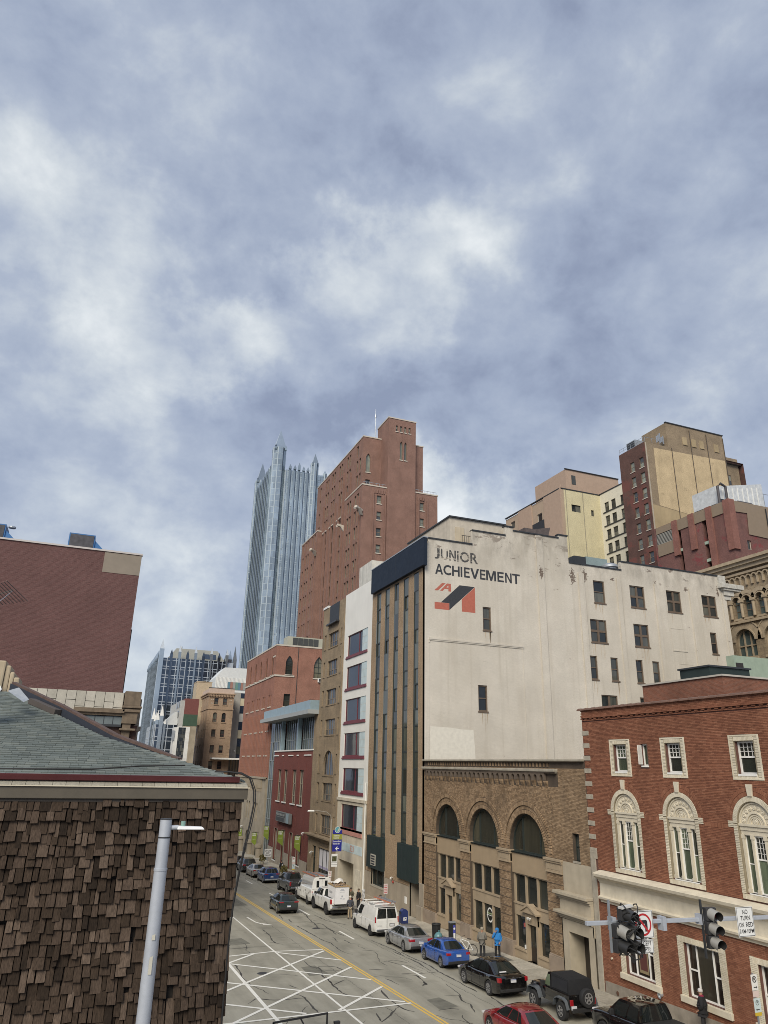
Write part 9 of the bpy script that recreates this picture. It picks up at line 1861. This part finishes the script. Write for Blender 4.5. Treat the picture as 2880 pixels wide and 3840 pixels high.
    for k in range(5): a = 2*pi*k/5+.3; d = Vector((cos(a),0,sin(a))); t = Vector((-sin(a),0,cos(a))); p0 = c+Vector((0,-.235,0)); r.hexa([p0+d*.03-t*.04,p0+d*.03+t*.04,p0+d*.21+t*.035,p0+d*.21-t*.035]+[q_+Vector((0,-.03,0)) for q_ in (p0+d*.03-t*.04,p0+d*.03+t*.04,p0+d*.21+t*.035,p0+d*.21-t*.035)])
    obj('rim', r, RIM, sp, smooth=30); q = MB().box(-.64,.64,2.98,3.06,.55,1.0); obj('grille', q, TRIMB, T, bevel=.03)
    for sd in (-1, 1): q = MB().lathe((sd*.42,3.04,.85),(0,1,0),[(0,.11),(.04,.10)],14); obj('headlight', q, LAMPC, T)
traffic()
# ------------------------------------------------------------------ people
SKIN = plain('skin', (.36,.20,.13), .55, var=.06); SKIND = plain('skin_dark', (.12,.065,.042), .55, var=.06)
def skin_mesh(name, nodes, edges, radii, root=0, sub=1):
    me = bpy.data.meshes.new(name); me.from_pydata([tuple(n) for n in nodes], edges, []); o = bpy.data.objects.new(name, me); COL.objects.link(o)
    o.modifiers.new('skin', 'SKIN'); o.modifiers['skin'].use_smooth_shade = True; sv = me.skin_vertices[0].data
    for i, r in enumerate(radii): sv[i].radius = r if isinstance(r, tuple) else (r, r)
    sv[root].use_root = True; s = o.modifiers.new('sub', 'SUBSURF'); s.levels = s.render_levels = sub
    dg = bpy.context.evaluated_depsgraph_get(); m = bpy.data.meshes.new_from_object(o.evaluated_get(dg)); bpy.data.objects.remove(o); bpy.data.meshes.remove(me)
    m.polygons.foreach_set('use_smooth', [True]*len(m.polygons)); m.materials.clear(); m.name = name; return m
def put(name, me, mat, parent): me.materials.append(mat); return link(name, me, parent)
def person(label, x, y, z, face, top, legs, top_kind='jacket', hat=None, hood=None, pose='stand', backpack=None, scale=1.0, hair=(.03,.022,.016), skin=None, bent=0.0, group=None, shoes=(.05,.04,.035), bulk=1.0, bottom=.86):
    """local frame: facing +Y. pose moves hips, knees, shoulders, elbows and wrists."""
    T = thing('person', label, 'person', (x, y, z), group, True, face); T.scale = (scale,)*3; skin = skin or SKIN
    V = Vector; b = bent
    tilt = lambda p: V((p[0], p[1]*cos(b)+(p[2]-.95)*sin(b), .95+(p[2]-.95)*cos(b)-p[1]*sin(b))) if p[2] > .95 else V(p)
    if pose == 'walk': L = dict(hipL=(-.09,0,.92), kneeL=(-.10,.16,.50), ankL=(-.10,.06,.09), toeL=(-.11,.26,.04), hipR=(.09,0,.92), kneeR=(.10,-.06,.48), ankR=(.10,-.34,.16), toeR=(.11,-.20,.04))
    else: L = dict(hipL=(-.09,0,.92), kneeL=(-.11,.02,.49), ankL=(-.12,-.02,.08), toeL=(-.15,.19,.035), hipR=(.09,0,.92), kneeR=(.12,.03,.49), ankR=(.13,-.01,.08), toeR=(.17,.19,.035))
    A = dict(shL=(-.19,0,1.42), shR=(.19,0,1.42), elL=(-.26,-.03,1.13), elR=(.26,-.03,1.13), wrL=(-.25,.10,.89), wrR=(.25,.10,.89))
    if pose == 'phone': A.update(elR=(.30,.10,1.18), wrR=(.10,.20,1.55), elL=(-.26,.0,1.14), wrL=(-.17,.16,.98))
    if pose == 'pockets': A.update(elL=(-.29,-.06,1.14), wrL=(-.20,.12,.96), elR=(.29,-.06,1.14), wrR=(.20,.13,.96))
    if pose == 'cup': A.update(elR=(.27,.02,1.13), wrR=(.20,.24,1.08), elL=(-.28,-.05,1.13), wrL=(-.22,.10,.93))
    if pose == 'cross': A.update(elL=(-.27,.05,1.13), wrL=(.06,.23,1.17), elR=(.27,.05,1.14), wrR=(-.06,.25,1.21))
    if pose == 'reach': A.update(elL=(-.30,.26,1.32), wrL=(-.20,.50,1.26), elR=(.28,.26,1.30), wrR=(.16,.50,1.22))
    if pose == 'walk': A.update(elL=(-.25,-.10,1.14), wrL=(-.24,.02,.91), elR=(.25,.08,1.14), wrR=(.23,.26,1.0))
    for k in list(A): A[k] = tilt(A[k])
    neck, head0, head1, chest, waist, pel = tilt((0,.0,1.48)), tilt((0,.02,1.56)), tilt((0,.02,1.72)), tilt((0,0,1.33)), tilt((0,0,1.10)), V((0,0,.95))
    names = ['pel','waist','chest','neck','head0','head1','hipL','kneeL','ankL','toeL','hipR','kneeR','ankR','toeR','shL','elL','wrL','shR','elR','wrR']
    pos = dict(pel=pel, waist=waist, chest=chest, neck=neck, head0=head0, head1=head1, **{k: V(v) for k, v in L.items()}, **A)
    rad = dict(pel=(.13,.10), waist=(.125,.095), chest=(.15,.105), neck=.055, head0=(.075,.085), head1=(.082,.10), hipL=.085, kneeL=.058, ankL=.042, toeL=.035, hipR=.085, kneeR=.058, ankR=.042, toeR=.035, shL=.06, elL=.045, wrL=.030, shR=.06, elR=.045, wrR=.030)
    N = [pos[n] for n in names]; Rr = [rad[n] for n in names]; ix = {n: i for i, n in enumerate(names)}
    E = [(ix[a], ix[c]) for a, c in (('pel','waist'),('waist','chest'),('chest','neck'),('neck','head0'),('head0','head1'),('pel','hipL'),('hipL','kneeL'),('kneeL','ankL'),('ankL','toeL'),('pel','hipR'),('hipR','kneeR'),('kneeR','ankR'),('ankR','toeR'),('chest','shL'),('shL','elL'),('elL','wrL'),('chest','shR'),('shR','elR'),('elR','wrR'))]
    for s in ('L', 'R'):       # palm and five fingers
        w, e = pos['wr'+s], pos['el'+s]; d = (w-e).normalized(); side = d.cross(V((0,1,0)) if abs(d.y) < .9 else V((0,0,1))).normalized(); up = side.cross(d)
        pi_ = len(N); N.append(w+d*.075); Rr.append((.034,.018)); E.append((ix['wr'+s], pi_))
        for k in range(4):
            o = side*(.024-.016*k); l = (.075,.085,.078,.06)[k]; N += [w+d*.10+o, w+d*(.10+l*.55)+o+up*.010, w+d*(.10+l)+o*1.05+up*.030]; Rr += [.0095,.0088,.0075]; n = len(N); E += [(pi_, n-3), (n-3, n-2), (n-2, n-1)]
        t = 1 if s == 'L' else 1; N += [w+d*.045+side*.038, w+d*.085+side*.052+up*.02]; Rr += [.0115,.009]; n = len(N); E += [(pi_, n-2), (n-2, n-1)]
    put('body', skin_mesh('body', N, E, Rr), skin, T)
    hc = head0.lerp(head1, .55)
    f = MB().lathe(hc+V((0,.095,-.015)), (0,1,-.25), [(0,.020),(.02,.013),(.03,.006)], 8); obj('nose', f, skin, T, smooth=60)
    for sx in (-.033, .033): e = MB().lathe(hc+V((sx,.088,.028)), (0,1,0), [(0,.011),(.008,.008)], 8); obj('eye', e, flat('eye_dark', (.03,.025,.02)), T)
    mth = MB().box(hc.x-.022, hc.x+.022, hc.y+.088, hc.y+.098, hc.z-.062, hc.z-.052); obj('mouth', mth, flat('lips', (.26,.10,.08)), T)
    for sx in (-.083, .083): e = MB().lathe(hc+V((sx,0,0)), (1,0,0), [(-.012,.02),(0,.03),(.012,.02)], 8); obj('ear', e, skin, T, smooth=60)
    jm = plain('cloth_%s' % '_'.join('%d' % (v*200) for v in top), top, .9, var=.18, vs=9); lm = plain('cloth_%s' % '_'.join('%d' % (v*200) for v in legs), legs, .9, var=.18, vs=9)
    # jacket: torso and sleeves as one piece; trousers as one piece; shoes
    hem = V((0,0,bottom)); jn = [pel, waist, chest, tilt((0,0,1.45)), pos['shL'], pos['elL'], pos['wrL'], pos['shR'], pos['elR'], pos['wrR'], hem]
    wl = pos['elL'].lerp(pos['wrL'], .94); wr = pos['elR'].lerp(pos['wrR'], .94); jn[6], jn[9] = wl, wr
    put('jacket', skin_mesh('jacket', jn, [(0,1),(1,2),(2,3),(2,4),(4,5),(5,6),(2,7),(7,8),(8,9),(0,10)], [(.168*bulk,.132*bulk),(.165*bulk,.128*bulk),(.185*bulk,.138*bulk),(.085,.085),.085*bulk,.07*bulk,.052,.085*bulk,.07*bulk,.052,(.175*bulk,.138*bulk)]), jm, T)
    tn = [V((0,0,.93)), V(L['hipL'])-V((0,0,.06)), V(L['kneeL']), V(L['ankL'])+V((0,0,.02)), V(L['hipR'])-V((0,0,.06)), V(L['kneeR']), V(L['ankR'])+V((0,0,.02))]
    put('trousers', skin_mesh('trousers', tn, [(0,1),(1,2),(2,3),(0,4),(4,5),(5,6)], [(.15,.12),.102,.080,.066,.102,.080,.066]), lm, T)
    sm = plain('shoe_%d' % int(shoes[0]*400), shoes, .6)
    for s in ('L', 'R'): a, t = V(L['ank'+s]), V(L['toe'+s]); m = MB().tube([a+V((0,-.07,-.03)), a+V((0,.0,-.025)), a.lerp(t,.6)+V((0,0,-.01)), t+V((0,.03,0))], [.045,.056,.05,.032], 10); obj('shoe', m, sm, T, smooth=60)
    up = (head1-head0).normalized()
    if hood is not None:
        m = MB().lathe(head0-up*.08, up, [(0,.10),(.06,.125),(.14,.135),(.22,.125),(.28,.08),(.30,.02)], 14); o = obj('hood', m, plain('hood_%d_%d' % (int(hood[0]*200), int(hood[2]*200)), hood, .9, var=.1), T, smooth=60); o.location = (0, -.028, 0)
    elif hat is not None:
        m = MB().lathe(hc+up*.0+V((0,-.008,0)), up, [(0,.100),(.05,.112),(.10,.098),(.135,.05),(.145,.01)], 14); obj('hat', m, plain('hat_%d' % int(hat[0]*300), hat, .95, var=.15, vs=20), T, smooth=60)
    else:
        m = MB().lathe(hc+V((0,-.022,-.03)), up, [(0,.085),(.05,.104),(.10,.098),(.14,.06),(.155,.01)], 14); obj('hair', m, plain('hair_%d' % int(hair[0]*900), hair, .8), T, smooth=60)
    if backpack:
        c = tilt((0,-.20,1.25)); m = MB().box(c.x-.16, c.x+.16, c.y-.10, c.y+.06, c.z-.24, c.z+.22); bp = obj('backpack', m, plain('pack_%d' % int(backpack[0]*900), backpack, .8), T, bevel=.05, smooth=40)
        q = MB().poly([(c.x-.05,c.y-.103,c.z-.10),(c.x+.06,c.y-.103,c.z-.10),(c.x+.07,c.y-.103,c.z+.10),(c.x-.02,c.y-.103,c.z+.12)]); obj('pack_mark', q, SWHITE, bp)
    return T
def crowd():
    gp = lambda y: g(y)+.155
    person('person in a grey jacket and beige knitted hat holding a paper cup', 26.62, 47.75, gp(47.75), -.75, (.155,.145,.125), (.018,.019,.022), hat=(.30,.27,.21), pose='cup', scale=1.03, bulk=1.15)
    person('person in a bright blue hooded jacket with a hand raised to the face', 27.55, 47.35, gp(47.35), 2.55, (.02,.17,.46), (.012,.012,.014), hood=(.02,.17,.46), pose='phone', scale=1.02, bulk=1.15)
    c = MB().lathe((26.86, 47.93, gp(47.9)+1.06), (0,0,1), [(0,.03),(.11,.042)], 12); tag(obj('paper_cup', c, SWHITE), 'white paper cup held by the person in the grey jacket', 'cup')
    person('person with a black backpack walking away past the red hall', 25.95, 98.7, gp(98.7), .1, (.018,.018,.022), (.10,.085,.06), pose='walk', backpack=(.015,.015,.017), hair=(.02,.016,.014))
    person('person in khaki trousers and a pale cap beside the raised white pickup', 23.72, 65.9, g(65.9), -.25, (.055,.058,.072), (.33,.26,.17), hat=(.55,.50,.42), pose='pockets', scale=1.02, bottom=.88)
    person('person in an olive jacket with folded arms behind the tall white box', 25.35, 70.3, g(70.3)+.05, 2.3, (.085,.08,.052), (.07,.065,.05), pose='cross', scale=1.06)
    person('person in a black coat between the olive jacket and the white hood', 25.78, 69.4, gp(69.4), 1.9, (.018,.017,.018), (.03,.03,.035), pose='pockets', hair=(.10,.07,.045))
    person('person in a pale grey hooded top in the group by the white van', 26.0, 68.7, gp(68.7), 1.4, (.42,.42,.41), (.05,.055,.07), hood=(.44,.44,.43), pose='pockets')
    person('person in a grey top leaning over the rim of the tall white box', 25.0, 70.6, g(70)+.75, 2.35, (.13,.14,.165), (.05,.055,.07), pose='reach', bent=.55, hair=(.02,.017,.015))
    person('person with dark hair mostly hidden behind the ladder of the white van', 26.15, 64.9, gp(64.9), 1.2, (.04,.04,.045), (.03,.03,.035), pose='stand')
    person('person in a black coat and red scarf by the red brick wall', 28.45, 30.35, gp(30.35), .6, (.014,.013,.014), (.02,.02,.022), hat=(.50,.48,.47), pose='pockets', scale=1.04, bulk=1.45)
    s = MB().lathe((28.45,30.35,gp(30.35)+1.46), (0,0,1), [(0,.11),(.05,.125),(.11,.11),(.14,.09)], 14); tag(obj('scarf', s, plain('red_scarf', (.22,.02,.05), .9), None, smooth=50), 'dark red scarf worn by the person in the black coat at the right', 'scarf')
crowd()
for o in SC.objects:
    if '_o' in o: del o['_o']
